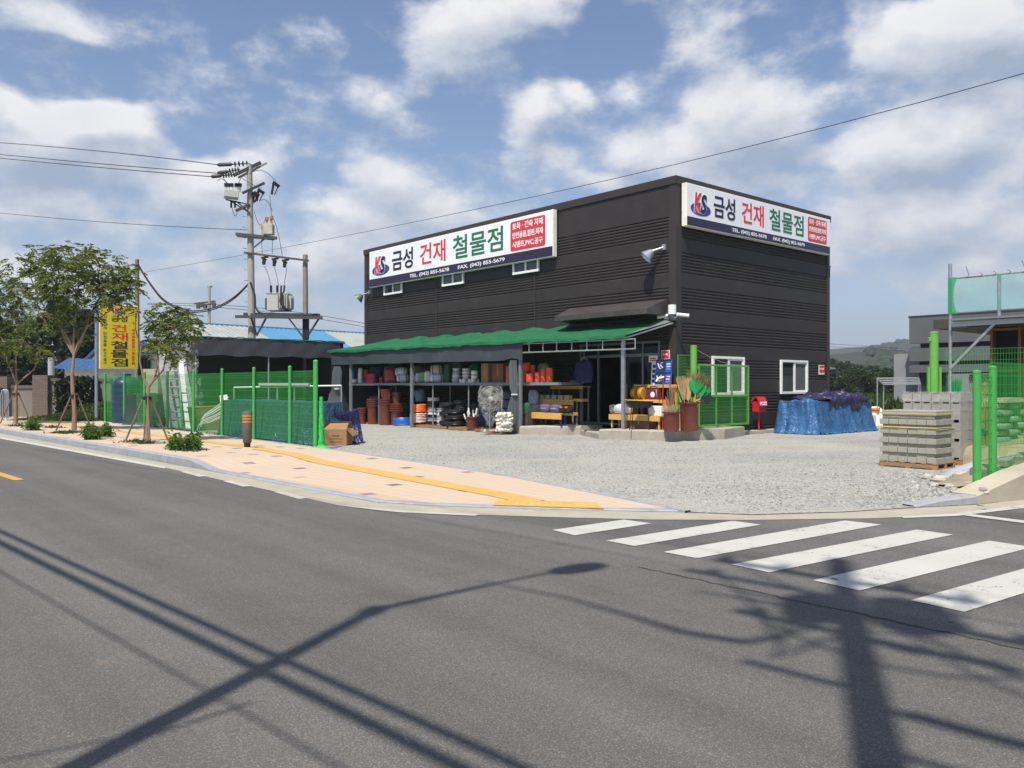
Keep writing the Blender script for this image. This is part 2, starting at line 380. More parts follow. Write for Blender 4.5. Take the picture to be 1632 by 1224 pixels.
def mat_gravel(name='gravel', stone=True):
    t = NT(name); c = t.coord()
    v1 = t.n('ShaderNodeTexVoronoi'); v1.inputs['Scale'].default_value = 26; t.l(c, v1.inputs['Vector'])
    v2 = t.n('ShaderNodeTexVoronoi'); v2.inputs['Scale'].default_value = 60; t.l(c, v2.inputs['Vector'])
    s1 = t.n('ShaderNodeSeparateColor'); t.l(v1.outputs['Color'], s1.inputs[0]); s2 = t.n('ShaderNodeSeparateColor'); t.l(v2.outputs['Color'], s2.inputs[0])
    val = t.math('MULTIPLY_ADD', s1.outputs[0], .42, t.math('MULTIPLY', s2.outputs[0], .40))
    col = t.ramp(val, [(.04, (.09, .09, .085)), (.28, (.31, .31, .285)), (.6, (.45, .445, .40)), (.85, (.62, .61, .55))])
    dust = t.noise(c, .32, 6, .62); dm = t.n('ShaderNodeMapRange'); dm.inputs['From Min'].default_value = .40; dm.inputs['From Max'].default_value = .68; t.l(dust, dm.inputs[0])
    col = t.mix(t.math('MULTIPLY', dm.outputs[0], .55), col, (.50, .475, .39))
    blue = t.noise(c, .22, 4, .5); bm_ = t.n('ShaderNodeMapRange'); bm_.inputs['From Min'].default_value = .5; bm_.inputs['From Max'].default_value = .66; t.l(blue, bm_.inputs[0])
    col = t.mix(t.math('MULTIPLY', bm_.outputs[0], .5), col, t.mix(val, (.15, .16, .175), (.44, .46, .49)))
    mr = t.n('ShaderNodeMapping'); mr.inputs['Rotation'].default_value = (0, 0, R(-62)); t.l(c, mr.inputs[0]); m2 = t.n('ShaderNodeMapping'); m2.inputs['Scale'].default_value = (1.0, .14, 1); t.l(mr.outputs[0], m2.inputs[0]); rt = t.noise(m2.outputs[0], .8, 4, .55); rm = t.n('ShaderNodeMapRange'); rm.inputs['From Min'].default_value = .53; rm.inputs['From Max'].default_value = .63; t.l(rt, rm.inputs[0])
    col = t.mix(t.math('MULTIPLY', rm.outputs[0], .42), col, (.47, .445, .37))
    od = t.noise(c, .5, 5, .6); om = t.n('ShaderNodeMapRange'); om.inputs['From Min'].default_value = .58; om.inputs['From Max'].default_value = .72; t.l(od, om.inputs[0])
    col = t.mix(t.math('MULTIPLY', om.outputs[0], .30), col, (.40, .31, .21))
    t.l(col, t.b.inputs['Base Color']); t.b.inputs['Roughness'].default_value = .9; t.b.inputs['Specular IOR Level'].default_value = .2
    t.bump(t.math('MULTIPLY_ADD', v1.outputs['Distance'], -1.2, t.math('MULTIPLY', v2.outputs['Distance'], -.7)), 1.0, .022); return t.mat
def mat_pavers():
    t = NT('peach_pavers'); c = t.coord()
    mp = t.n('ShaderNodeVectorMath', operation='SCALE'); mp.inputs[3].default_value = 1 / .23; t.l(c, mp.inputs[0])
    sp = t.n('ShaderNodeSeparateXYZ'); t.l(mp.outputs[0], sp.inputs[0])
    fx, fy = t.math('FLOOR', sp.outputs[0]), t.math('FLOOR', sp.outputs[1])
    cb = t.n('ShaderNodeCombineXYZ'); t.l(fx, cb.inputs[0]); t.l(fy, cb.inputs[1])
    wn = t.n('ShaderNodeTexWhiteNoise', noise_dimensions='2D'); t.l(cb.outputs[0], wn.inputs['Vector'])
    jx = t.math('MINIMUM', t.math('FRACT', sp.outputs[0]), t.math('SUBTRACT', 1, t.math('FRACT', sp.outputs[0])))
    jy = t.math('MINIMUM', t.math('FRACT', sp.outputs[1]), t.math('SUBTRACT', 1, t.math('FRACT', sp.outputs[1])))
    j = t.math('LESS_THAN', t.math('MINIMUM', jx, jy), .018)
    ns = t.n('ShaderNodeSeparateColor'); t.l(wn.outputs['Color'], ns.inputs[0])
    # one paver in nine carries an accent, on a loose 4 by 3 rhythm
    rhythm = t.math('MULTIPLY', t.math('LESS_THAN', t.math('PINGPONG', t.math('ADD', fx, t.math('MULTIPLY', fy, 2)), 2.5), .6), t.math('LESS_THAN', t.math('FLOORED_MODULO', fy, 3), .5))
    col = t.mix(t.noise(c, 1.3, 6, .6), (.53, .415, .305), (.59, .465, .345))
    acc = t.ramp(ns.outputs[0], [(0, (.16, .155, .155)), (.40, (.16, .155, .155)), (.42, (.33, .215, .195)), (.70, (.33, .215, .195)), (.72, (.50, .46, .41)), (1, (.50, .46, .41))])
    col = t.mix(t.math('MULTIPLY', rhythm, t.math('LESS_THAN', ns.outputs[1], .62)), col, acc)
    col = t.mix(t.math('MULTIPLY', j, .45), col, (.22, .17, .13))
    col = t.mix(t.math('MULTIPLY', t.noise(c, 60, 3), .3), col, (.40, .32, .25), 'MULTIPLY')
    st = t.noise(c, .9, 6, .7); sm = t.n('ShaderNodeMapRange'); sm.inputs['From Min'].default_value = .58; sm.inputs['From Max'].default_value = .75; t.l(st, sm.inputs[0])
    col = t.mix(t.math('MULTIPLY', sm.outputs[0], .3), col, (.42, .35, .28))
    t.l(col, t.b.inputs['Base Color']); t.b.inputs['Roughness'].default_value = .85
    t.bump(t.math('MULTIPLY', j, -1.0), .4, .004); return t.mat
m_asph, m_grav, m_pave = mat_asphalt(), mat_gravel(), mat_pavers()
m_conc = M('pale_concrete', (.36, .33, .255), .85, .12, 2.2, .4, 60, dirt=((.26, .235, .19), 3.5, .5))
m_kerb = M('granite_kerb', (.30, .315, .335), .8, .12, 4, .4, 90, dirt=((.20, .20, .20), 5, .5))
def paint(name, col, wear):
    t = NT(name); c = t.coord(); f = t.noise(c, 1.1, 6, .65); g_ = t.noise(c, 45, 4, .7); h = t.noise(c, 7, 6, .72)
    t.l(t.mix(t.math('MULTIPLY', f, .8), tuple(x * 1.1 for x in col), tuple(x * .72 for x in col)), t.b.inputs['Base Color']); t.b.inputs['Roughness'].default_value = .75
    w = t.math('MULTIPLY_ADD', f, .5, t.math('MULTIPLY_ADD', g_, .55, t.math('MULTIPLY', h, .7)))
    k = t.n('ShaderNodeMapRange'); k.inputs['From Min'].default_value = wear; k.inputs['From Max'].default_value = wear + .12; k.inputs['To Min'].default_value = 1; k.inputs['To Max'].default_value = .12; t.l(w, k.inputs[0]); t.l(k.outputs[0], t.b.inputs['Alpha']); t.bump(g_, .3, .003); return t.mat
m_white = paint('road_paint_white', (.47, .46, .415), .965)
m_yellow = paint('road_paint_yellow', (.50, .29, .05), 1.02)
m_tact = M('tactile_yellow', (.56, .33, .085), .75, .12, 3, .2, 60, dirt=((.50, .33, .14), 2.5, .6))
m_earth = M('earth', (.24, .19, .13), .95, .25, 3, .6, 30)
m_grass = M('grass_ground', (.075, .105, .03), .95, .35, .6, .5, 20)

g = MB('W'); nr = 40; rr = [0, 20, 40, 60, 90, 140, 220, 400, 800, 1600]
g.add([(x, y, -.05) for x, y in ((-1500, -400), (1500, -400), (1500, 2500), (-1500, 2500))], [(0, 1, 2, 3)])
struct(g.build('ground', m_grass))
outer = [(0,699),(264,746),(380,771),(534,804.6),(620,813),(761,820.8),(883,824.6),(1037,828.5),(1200,829),(1385,826.6),(1525,821),(1632,810.7)]
inner = [(0,690.7),(257,736.5),(335,750.7),(600,801),(690,806.5),(790,810),(960,814.5),(1085,816.5),(1200,820.5),(1348,816),(1459,809),(1557,804),(1632,796)]
def gl(pts, z): return [G(u, v, z) for u, v in pts]
def far(p, d, k): return (p[0] + d[0] * k, p[1] + d[1] * k, p[2])
og = gl(outer, 0); FL = far(og[0], (-.695, .719), 160); FRt = far(og[-1], E2, 160)
rd = MB('W'); rd.poly([FL] + og + [FRt, (190, -40, 0), (120, -120, 0), (-190, -120, 0), (-190, 100, 0)])
struct(rd.build('road', m_asph, base=(0, 0, 0)))
gt = MB('W'); ig = gl(inner, .004); og4 = [(x, y, .004) for x, y, z in og]
gt.poly([far(og4[0], (-.695, .719), 160)] + og4 + [far(og4[-1], E2, 160), far(ig[-1], E2, 160)] + ig[::-1] + [far(ig[0], (-.695, .719), 160)])
struct(gt.build('gutter', m_conc, base=(0, 0, 0)))
# kerb: full height, ramp, then flush round the corner
kp = [(W(-19.5, 70), .17), (G(0, 690.7), .17), (G(257, 736.5), .17), (G(302, 744.8), .17), (G(338, 751.5), .035), (G(470, 777), .03), (G(600, 801), .028), (G(645, 804), .027), (G(690, 806.5), .026), (G(790, 810), .026), (G(960, 814.5), .026), (G(1085, 816.5), .026)]
def side_off(pts, w):
    out = []
    for i, p in enumerate(pts):
        a = Vector(pts[max(i - 1, 0)][:2]); b = Vector(pts[min(i + 1, len(pts) - 1)][:2]); d = (b - a).normalized(); out.append((p[0] - d.y * w, p[1] + d.x * w))
    return out
k0 = [p for p, h in kp]; kb = side_off(k0, .17)
KBACK = [(WB(*b), h) for b, (p, h) in zip(kb, kp)]
kr = MB('W'); rows = []
for (p, h), b in zip(kp, kb):
    rows.append([(p[0], p[1], -.03), (p[0], p[1], h - .015), (p[0] + (b[0] - p[0]) * .1, p[1] + (b[1] - p[1]) * .1, h), (b[0], b[1], h), (b[0], b[1], -.03)])
kr.grid(rows); struct(kr.build('kerb', m_kerb, smooth=False))
# paved footway between the kerb and the fence line
def lerp_tab(tab, x):
    if x <= tab[0][0]: return tab[0][1]
    for (a, b), (c, d) in zip(tab, tab[1:]):
        if x <= c: return b + (d - b) * (x - a) / (c - a)
    return tab[-1][1]
kt = sorted((s, r, h) for (r, s), h in KBACK)
KR = [(s, r) for s, r, h in kt]; KH = [(s, h) for s, r, h in kt]
tip = GB(1095, 815, .03)
BR_ = [(tip[1], tip[0]), (-4.8, -11.32), (3.0, -11.05), (70, -11.05)]
BH_ = [(tip[1], .03), (-4.8, .045), (1, .09), (5, .10), (70, .12)]
def zsw(r, s):
    a, b = lerp_tab(KR, s), lerp_tab(BR_, s); f = min(1, max(0, (r - a) / (b - a + 1e-9))); return lerp_tab(KH, s) * (1 - f) + lerp_tab(BH_, s) * f
sw = MB('B'); ss = sorted(set([x[0] for x in KR if x[0] > tip[1] + .05] + [tip[1] + .02] + list(np.arange(-9, 30, .75)) + list(range(32, 71, 4))))
sw.grid([[(lerp_tab(KR, s) * (1 - f) + lerp_tab(BR_, s) * f, s, zsw(lerp_tab(KR, s) * (1 - f) + lerp_tab(BR_, s) * f, s) - .001) for f in np.linspace(0, 1, 7)] for s in ss])
struct(sw.build('sidewalk', m_pave, base=W(-13, 0), smooth=False))
eb = MB('B'); rows = []
for s in ss:
    b = lerp_tab(BR_, s); z = zsw(b, s); rows.append([(b - .02, s, -.02), (b - .02, s, z + .006), (b + .1, s, z + .006), (b + .1, s, -.02)])
eb.grid(rows); struct(eb.build('edging_kerb', m_kerb, smooth=False))
def strip(mb, pts, w, dz, zf):
    c = [GB(u, v, .06) for u, v in pts]; fine = []
    for a, b in zip(c, c[1:]):
        for k in np.linspace(0, 1, 9)[:-1]: fine.append((a[0] + (b[0] - a[0]) * k, a[1] + (b[1] - a[1]) * k))
    fine.append(c[-1]); L = []
    for i, p in enumerate(fine):
        a = Vector(fine[max(i - 1, 0)]); b = Vector(fine[min(i + 1, len(fine) - 1)]); d = (b - a).normalized(); n = Vector((-d.y, d.x))
        row = []
        for k in (-.5, -.17, .17, .5):
            q = (p[0] + n.x * w * k, p[1] + n.y * w * k); row.append((q[0], q[1], zf(*q) + dz))
        L.append(row)
    mb.grid(L)
ts = MB('B'); strip(ts, [(20, 668), (180, 689), (290, 702), (395, 716), (534, 740), (637, 758), (800, 786), (850, 796)], .42, .006, zsw)
wb = [GB(u, v, .03) for u, v in ((793,797),(950,801),(962,811),(786,805.5))]
ts.grid([[tuple(np.array(wb[0]) * (1 - i / 4) * (1 - j / 8) + np.array(wb[1]) * (1 - i / 4) * j / 8 + np.array(wb[3]) * i / 4 * (1 - j / 8) + np.array(wb[2]) * i / 4 * j / 8) for j in range(9)] for i in range(5)]) if False else None
def bil(q, i, j): a = np.array(q); return (a[0] * (1 - i) + a[3] * i) * (1 - j) + (a[1] * (1 - i) + a[2] * i) * j
ts.grid([[(*bil(wb, i / 4, j / 8), zsw(*bil(wb, i / 4, j / 8)) + .009) for j in range(9)] for i in range(5)])
for i in range(1, 14):      # raised dots of the warning tiles
    for j in range(1, 4):
        q = bil(wb, j / 4, i / 14); ts.lathe([(.035, 0), (.03, .006), (.012, .008)], (q[0], q[1], zsw(*q) + .008), 6)
struct(ts.build('tactile_paving', m_tact, smooth=False))
# painted markings
mk = MB('W')
def pq(pts, z=.006): mk.poly(gl(pts, z))
sl0 = far(G(0, 699, .007), (-.695, .719), 120); sl1 = far(G(0, 695.5, .007), (-.695, .719), 120)
mk.poly([sl0, sl1, G(0, 695.5, .007), G(264, 743.6, .007), G(262, 746.6, .007), G(0, 699, .007)])
pq([(287,751.5),(297,751),(330,758.6),(317,759.6)], .008); pq([(355,766.5),(367,766),(402,774.5),(387,775.5)], .008); pq([(436,784),(450,783.5),(493,793.5),(476,795)], .008)
pq([(534,804.5),(560,806.5),(640,813.5),(763,820.2),(757,821.8),(640,816.5),(600,812.8)], .008)
pq([(1437,823.2),(1525,818),(1632,804.5),(1760,783),(1760,788.5),(1632,809.5),(1527,822),(1440,825.5)], .008)
pq([(1531,820.5),(1548,819.3),(1680,835),(1666,838)], .009)
for q in ([(880,844.5),(994,828),(1039,834),(916,853)], [(966,861.5),(1168,830),(1213,836),(1011,870)], [(1057,879.5),(1346,829.5),(1405,836),(1111,889.5)],
          [(1166,899.5),(1461,844),(1519,852),(1226,912)]): pq(q)
a = G(1296, 924.5, .006); d = G(1370, 941, .006); c5 = G(1576, 861.5, .006); ln = Vector(c5) - Vector(a)
mk.poly([a, Vector(a) + ln, Vector(d) + ln, d]); A6, D6 = Vector(G(1451, 956.5, .006)), Vector(G(1537, 975, .006)); stp = A6 - Vector(a)
for k in range(3): mk.poly([A6 + stp * k, A6 + stp * k + ln, D6 + stp * k + ln, D6 + stp * k])
yl = G(24, 766.5, .006); yr = G(-9, 759.5, .006)
mk.mi = 1
e1v = Vector((-.695, .719, 0)); yv = Vector(G(22, 765.5, .006)); yn = Vector((.719, .695, 0)) * .17
mk.poly([yv, yv + yn, yv + yn + e1v * 90, yv + e1v * 90])
yv2 = yv - yn * 2.1 + e1v * .35
mk.mi = 0; mk.poly([yv2, yv2 + yn, yv2 + yn + e1v * 90, yv2 + e1v * 90])
struct(mk.build('road_markings', [m_white, m_yellow], base=(0, 0, 0), smooth=False, fix=False))
# dark joint where two asphalt passes meet
jt = MB('W'); rg = random.Random(3)
for (p, q) in (((1016, 903), (1660, 1040)),):
    a, b = Vector(G(*p, .003)), Vector(G(*q, .003)); n = 40; row = []
    for i in range(n + 1):
        c = a.lerp(b, i / n); dd = (b - a).normalized(); nn = Vector((-dd.y, dd.x, 0)); w = rg.uniform(.004, .016); o = rg.uniform(-.02, .02)
        row.append([c + nn * (o - w), c + nn * (o + w)])
    jt.grid(row)
struct(jt.build('asphalt_joint', M('bitumen', (.035, .034, .034), .8, .2, 9), base=(0, 0, 0), fix=False))
# gravel yard
yd = MB('B')
front = [GB(u, v, .012) for u, v in ((1095, 816), (1200, 820), (1348, 815.5), (1459, 808.5), (1557, 803.5), (1632, 795.5))]
pts = [(-11.0, 70), (-11.0, 3), (-11.3, -4.8)] + front + [(4, -14.5), (40, -14.5), (30, 8), (15, 14), (15, 70)]
yd.poly([(r, s, .014) for r, s in pts]); struct(yd.build('gravel_yard', m_grav, base=W(-4, -4), smooth=False))
# loose stones lying on the yard
def rock_mesh(mb, c, r, rg, n=7, m=5):
    mb.ball(c, (r * rg.uniform(.8, 1.3), r * rg.uniform(.7, 1.1), r * rg.uniform(.5, .8)), n, m, .25, rg)
st = MB('B'); rg = random.Random(5); nps = np.random.default_rng(5)
def in_yard(r, s): return r > lerp_tab([(-9.6, -11.4), (-4.8, -11.1), (3, -10.9), (9, -10.9)], s)
cnt = 0
while cnt < 5200:
    s = rg.uniform(-11.5, 6); r = rg.uniform(-11.6, -2)
    if cnt % 3 == 0: s = rg.uniform(-11.3, -7.5); r = rg.uniform(-11.5, -6)
    if s < -8.5 and WB(*G(1200, 816)[:2])[0] > r + 99: continue
    x, y, _ = W(r, s)
    if not in_yard(r, s) or y < 10.95 + .02 * abs(x) or (x > 4 and y < 11.3) or (x > 6.3 and y < 12): continue
    q = rg.uniform(.008, .026) * (1.25 if rg.random() < .06 else 1)
    vs = [(r + dx * q * rg.uniform(.6, 1.3), s + dy * q * rg.uniform(.6, 1.3), .014 + dz * q * rg.uniform(.5, 1.1)) for dx, dy, dz in ((1,0,.1),(0,1,.1),(-1,0,.1),(0,-1,.1),(.2,.2,.9),(-.3,-.1,.8))]
    st.add(vs, [(0,1,4),(1,2,5,4),(2,3,5),(3,0,4,5)]); cnt += 1
t = NT('stone_chips'); gi = t.n('ShaderNodeNewGeometry').outputs['Random Per Island']
t.l(t.mix(t.math('MULTIPLY', t.noise(t.coord(), 30, 3), .3), t.ramp(gi, [(0, (.12, .125, .13)), (.5, (.28, .275, .255)), (1, (.46, .445, .39))]), (.2, .19, .17)), t.b.inputs['Base Color']); t.b.inputs['Roughness'].default_value = .9
m_chips = t.mat
struct(st.build('gravel_stones', m_chips, smooth=False, fix=False), 'stuff')
# ------------------------------------------------------------------ the hardware shop
BL, BW, BH = 19.1, 9.67, CH + 334 / F * 26.2
m_clad = M('dark_brown_cladding', (.035, .0305, .0285), .5, .10, 1.2, spec=.28, dirt=((.06, .054, .05), 1.6, .35))
m_trim = M('dark_brown_flashing', (.042, .036, .034), .5, .08, 1.5, spec=.3)
m_pvc = M('white_pvc', (.78, .78, .75), .4, .05, 6)
m_glass = glass_mat('dark_glass', (.020, .030, .028))
m_black = M('black_void', (.012, .012, .013), .9, .1)
m_alu = M('grey_aluminium', (.23, .24, .25), .4, .08, 5, metal=.6)
m_galv = M('galvanised_steel', (.42, .44, .45), .42, .12, 7, metal=.7)
m_grey = M('grey_painted_steel', (.17, .185, .195), .5, .1, 5)
BANDS = [8.25 - 1.135 * k for k in range(8)]
def wall_profile(z0, z1):
    # offset outward (positive) against height: seven overlapping ribs, then a flat band
    pts = [(z1, .012)]
    for zt in BANDS:
        if zt > z1 - .05 or zt - .72 < z0 - .8: continue
        for k in range(7):
            a = zt - k * .103
            pts += [(a, .012), (a - .012, -.018), (a - .034, -.018), (a - .075, .014), (a - .09, .012)]
    pts = [p for p in pts if z0 + .01 < p[0] < z1 - .001]; pts = [(z1, .012)] + sorted(pts, reverse=True) + [(z0, .012)]
    return pts
shop = bthing('hardware_shop', 'long two-storey shop clad in dark brown ribbed metal with two big signboards', 'building', 0, 0, 0)
wm_ = MB()
SA, SB = FR(1053, 600, 0)[0], FR(925, 600, 0)[0]      # shopfront opening
DZ = 3.15
def wall_long(s0, s1, z0, z1):
    pr = wall_profile(z0, z1); wm_.grid([[(-o, s0, z), (-o, s1, z)] for z, o in pr])
def wall_short(r0, r1, z0, z1):
    pr = wall_profile(z0, z1); wm_.grid([[(r0, -o, z), (r1, -o, z)] for z, o in pr])
wall_long(SB, BL - .22, .0, BH - .25); wall_long(SA, SB, DZ, BH - .25); wall_long(.25, SA, .0, BH - .25)
wall_short(.25, BW - .2, 0, BH - .25)
wm_.poly([(BW, 0, 0), (BW, BL, 0), (BW, BL, BH), (BW, 0, BH)]); wm_.poly([(0, BL, 0), (BW, BL, 0), (BW, BL, BH), (0, BL, BH)])
wm_.poly([(0, 0, BH - .12), (BW, 0, BH - .12), (BW, BL, BH - .12), (0, BL, BH - .12)])
wm_.build('wall', m_clad, shop, smooth=False, fix=False)
fl = MB()
fl.box((-.035, -.035, 0), (.25, .0, BH - .22)); fl.box((-.035, -.0, 0), (.0, .25, BH - .22)); fl.box((BW - .2, -.03, 0), (BW + .02, .1, BH - .22)); fl.box((-.03, BL - .22, 0), (.1, BL + .02, BH - .22))
fl.box((-.06, -.06, BH - .25), (BW + .06, .12, BH)); fl.box((-.06, .12, BH - .25), (.12, BL + .06, BH)); fl.box((BW - .1, .12, BH - .25), (BW + .06, BL + .06, BH)); fl.box((.12, BL - .1, BH - .25), (BW - .1, BL + .06, BH))
for s in (6.6, 13.0): fl.box((-.03, s, .4), (-.014, s + .05, BH - .25))
fl.build('corner_flashing', m_trim, shop, smooth=False)
# dark shop room behind the glass
rm = MB(); ri = 5.5
rm.poly([(ri, SA - .3, .3), (ri, SB + 2, .3), (ri, SB + 2, DZ + .3), (ri, SA - .3, DZ + .3)]); rm.poly([(.02, SA - .3, DZ + .2), (ri, SA - .3, DZ + .2), (ri, SB + 2, DZ + .2), (.02, SB + 2, DZ + .2)])
rm.poly([(.02, SA - .3, .3), (.02, SA - .3, DZ + .3), (ri, SA - .3, DZ + .3), (ri, SA - .3, .3)]); rm.poly([(.02, SB + 2, .3), (.02, SB + 2, DZ + .3), (ri, SB + 2, DZ + .3), (ri, SB + 2, .3)])
rm.poly([(.02, SA - .3, .33), (ri, SA - .3, .33), (ri, SB + 2, .33), (.02, SB + 2, .33)])
rm.build('interior', M('shop_interior', (.10, .095, .09), .8, .3, 1.5), shop, smooth=False, fix=False)
def slab_frame(mb, s0, s1, z0, z1, w, d, r=-.02):
    mb.box((r - d, s0, z0), (r, s0 + w, z1)); mb.box((r - d, s1 - w, z0), (r, s1, z1)); mb.box((r - d, s0 + w, z1 - w), (r, s1 - w, z1)); mb.box((r - d, s0 + w, z0), (r, s1 - w, z0 + w))
# shopfront frames and a glass door standing open inwards
sf = MB(); slab_frame(sf, SA, SB, .34, DZ, .07, .10, .06)
zt = FR(990, 567, 0)[1]
sf.box((-.03, SA + .07, zt - .05), (.05, SB - .07, zt + .05))
for u in (1025, 991, 954): s = FR(u, 600, 0)[0]; sf.box((-.032, s - .035, .41), (.05, s + .035, zt - .05)); sf.box((-.032, s - .03, zt + .05), (.05, s + .03, DZ - .07))
sfo = sf.build('shopfront_frame', m_alu, shop, smooth=False)
gp_ = MB()
gp_.poly([(.01, SA, zt), (.01, SB, zt), (.01, SB, DZ), (.01, SA, DZ)]); s_a, s_b = FR(1050, 600, 0)[0], FR(991, 600, 0)[0]
gp_.poly([(.01, s_a, .4), (.01, s_b, .4), (.01, s_b, zt), (.01, s_a, zt)])
t = NT('shopfront_glass'); t.b.inputs['Base Color'].default_value = (.02, .03, .03, 1); t.b.inputs['Roughness'].default_value = .03; t.b.inputs['Alpha'].default_value = .45
t.l(t.math('MULTIPLY_ADD', t.noise(t.coord(), 1.5), .04, .02), t.b.inputs['Roughness'])
gp_.build('shopfront_glass', t.mat, sfo, smooth=False, fix=False)
dh = MB(); s_d = FR(1002, 600, 0)[0]; dh.tube([(-.09, s_d, 1.0), (-.09, s_d, 1.75)], .018, 8); dh.box((-.09, s_d - .012, 1.05), (-.02, s_d + .012, 1.08)); dh.box((-.09, s_d - .012, 1.67), (-.02, s_d + .012, 1.70))
dh.build('door_handle', M('wood_handle', (.32, .17, .07), .5, .15, 9), sfo)
# windows: white sliding frames
def window_short(pa, pb):   # pixel corners on the short facade
    r0, z1 = FS(pa[0], pa[1], 0); r1, _ = FS(pb[0], pb[1], 0); z0 = FS(pa[0], pb[1] + (3 if pa[0] < 1200 else 0), 0)[1]
    f = MB(); w = .085; d = .10; y0 = -.02
    f.box((r0, -d, z0), (r0 + w, y0, z1)); f.box((r1 - w, -d, z0), (r1, y0, z1)); f.box((r0 + w, -d, z1 - w), (r1 - w, y0, z1)); f.box((r0 + w, -d, z0), (r1 - w, y0, z0 + w))
    rm_ = (r0 + r1) / 2; f.box((rm_ - .04, -d + .015, z0 + w), (rm_ + .04, y0, z1 - w))
    # the sliding sash in front
    f.box((rm_ + .04, -d + .03, z0 + w), (rm_ + .09, y0, z1 - w)); f.box((r1 - w - .05, -d + .03, z0 + w), (r1 - w, y0, z1 - w)); f.box((rm_ + .09, -d + .03, z1 - w - .05), (r1 - w - .05, y0, z1 - w)); f.box((rm_ + .09, -d + .03, z0 + w), (r1 - w - .05, y0, z0 + w + .05))
    o = f.build('window', m_pvc, shop, bev=.006)
    p = MB(); p.poly([(r0 + w, -.045, z0 + w), (rm_ - .04, -.045, z0 + w), (rm_ - .04, -.045, z1 - w), (r0 + w, -.045, z1 - w)])
    p.build('pane', m_glass, o, smooth=False, fix=False)
    q = MB(); q.poly([(rm_ + .09, -.05, z0 + w + .05), (r1 - w - .05, -.05, z0 + w + .05), (r1 - w - .05, -.05, z1 - w - .05), (rm_ + .09, -.05, z1 - w - .05)])
    q.build('insect_screen', M('insect_screen', (.10, .105, .10), .8, .1, 30), o, smooth=False, fix=False)
window_short((1132.5, 567.5), (1183.5, 627)); window_short((1241.7, 573.5), (1284.5, 628))
def window_long(u0, u1, vb, h):
    s1 = FR(u0, vb, 0)[0]; s0 = FR(u1, vb, 0)[0]; z0 = FR(u0, vb, 0)[1]; z1 = z0 + h
    f = MB(); w = .09; slab_frame(f, s0, s1, z0, z1, w, .08); sm = (s0 + s1) / 2; f.box((-.085, sm - .045, z0 + w), (-.02, sm + .045, z1 - w))
    o = f.build('window', m_pvc, shop, bev=.006); p = MB(); p.poly([(-.045, s0 + w, z0 + w), (-.045, s1 - w, z0 + w), (-.045, s1 - w, z1 - w), (-.045, s0 + w, z1 - w)]); p.build('pane', m_glass, o, smooth=False, fix=False)
window_long(613.8, 642.8, 471.4, .78); window_long(706.8, 741, 457.4, .78); window_long(819.5, 860.8, 438.8, .78)
# entrance canopy: dark hipped hood
cn = MB()
sL, zT = FR(920, 491.5, 0); sR, zTr = FR(1068, 475, 0); zT = (zT + zTr) / 2
rF = -1.15
for _ in range(1): pass
sFL, zF = FR(884, 506, rF); sFR, zFr = FR(1031, 491, rF); zF = (zF + zFr) / 2 + .02; zB = zF - .17
A, B_ = (-.02, sL + .35, zT), (-.02, max(sR, .28), zT); C_, D_ = (rF, sFR, zF), (rF, sFL, zF)
cn.poly([A, B_, C_, D_]); cn.poly([B_, (-.02, B_[1], zB), (rF, sFR, zB), C_]); cn.poly([A, D_, (rF, sFL, zB), (-.02, sL + .35, zB)])
cn.poly([D_, C_, (rF, sFR, zB), (rF, sFL, zB)]); cn.poly([(-.02, A[1], zB), (rF, sFL, zB), (rF, sFR, zB), (-.02, B_[1], zB)])
cn.build('entrance_canopy', M('canopy_metal', (.055, .048, .046), .45, .12, 2, spec=.5, dirt=((.10, .09, .085), 2.2, .5)), shop, smooth=False)
# small rear annex with its own drip roof, meter box and a stub gutter head
an = MB(); an.box((BW + .02, 1.2, 0), (BW + .75, 4.5, FS(1330, 552, 1.2)[1])); an.build('side_annex', m_clad, shop, smooth=False)
ar = MB(); ar.cbox((BW + .75, 1.0, 2.45), (1.2, 1.2, .03), (0, .12, 0)); ar.tube([(BW + .5, .62, 2.4), (BW + .05, .62, 3.1)], .012, 6); ar.tube([(BW + 1.15, .62, .05), (BW + 1.15, .62, 2.38)], .02, 8); ar.build('annex_drip_roof', m_galv, shop)
gh = MB(); rg_, zg = FS(1321, 434, .1); gh.box((BW + .025, .05, zg - .22), (BW + .2, .35, zg + .2)); gh.box((BW + .022, .02, zg + .2), (BW + .23, .4, zg + .23)); gh.tube([(BW + .1, .2, .1), (BW + .1, .2, zg - .22)], .045, 10); gh.build('gutter_head', m_trim, shop)
mt = MB(); rm2, zm = FS(1326, 616, .6); mt.cbox((BW + .28, .7, 1.45), (.22, .12, .3)); mt.tube([(BW + .28, .7, .02), (BW + .28, .7, 1.3)], .03, 8); mt.build('meter_box', m_grey, shop, bev=.01)
# concrete step along the shopfront
stp = bthing('concrete_step', 'worn pale concrete step and slab in front of the shop entrance', 'step', -1.2, 2, 0)
HS = .32
def step_block(mb, pts, z0, z1, rg, jit=.03):
    n = len(pts); rows = []
    mb.add([(r, s, z0) for r, s in pts] + [(r, s, z1 - .03 - rg.uniform(0, .02)) for r, s in pts] + [(r * .985 + .015 * pts[0][0] * 0 + (.02 if r < -1 else 0), s, z1) for r, s in pts],
           [tuple(range(2 * n, 3 * n))] + [(i, (i + 1) % n, n + (i + 1) % n, n + i) for i in range(n)] + [(n + i, n + (i + 1) % n, 2 * n + (i + 1) % n, 2 * n + i) for i in range(n)])
rg = random.Random(11)
def edge(a, b, n, j): return [(a[0] + (b[0] - a[0]) * i / n + rg.uniform(-j, j), a[1] + (b[1] - a[1]) * i / n + rg.uniform(-j, j)) for i in range(n)]
def GS(u, v, z): return GB(u, v, z)
fr_ = [GS(825, 679.5, HS), GS(925, 680, HS - .02)]
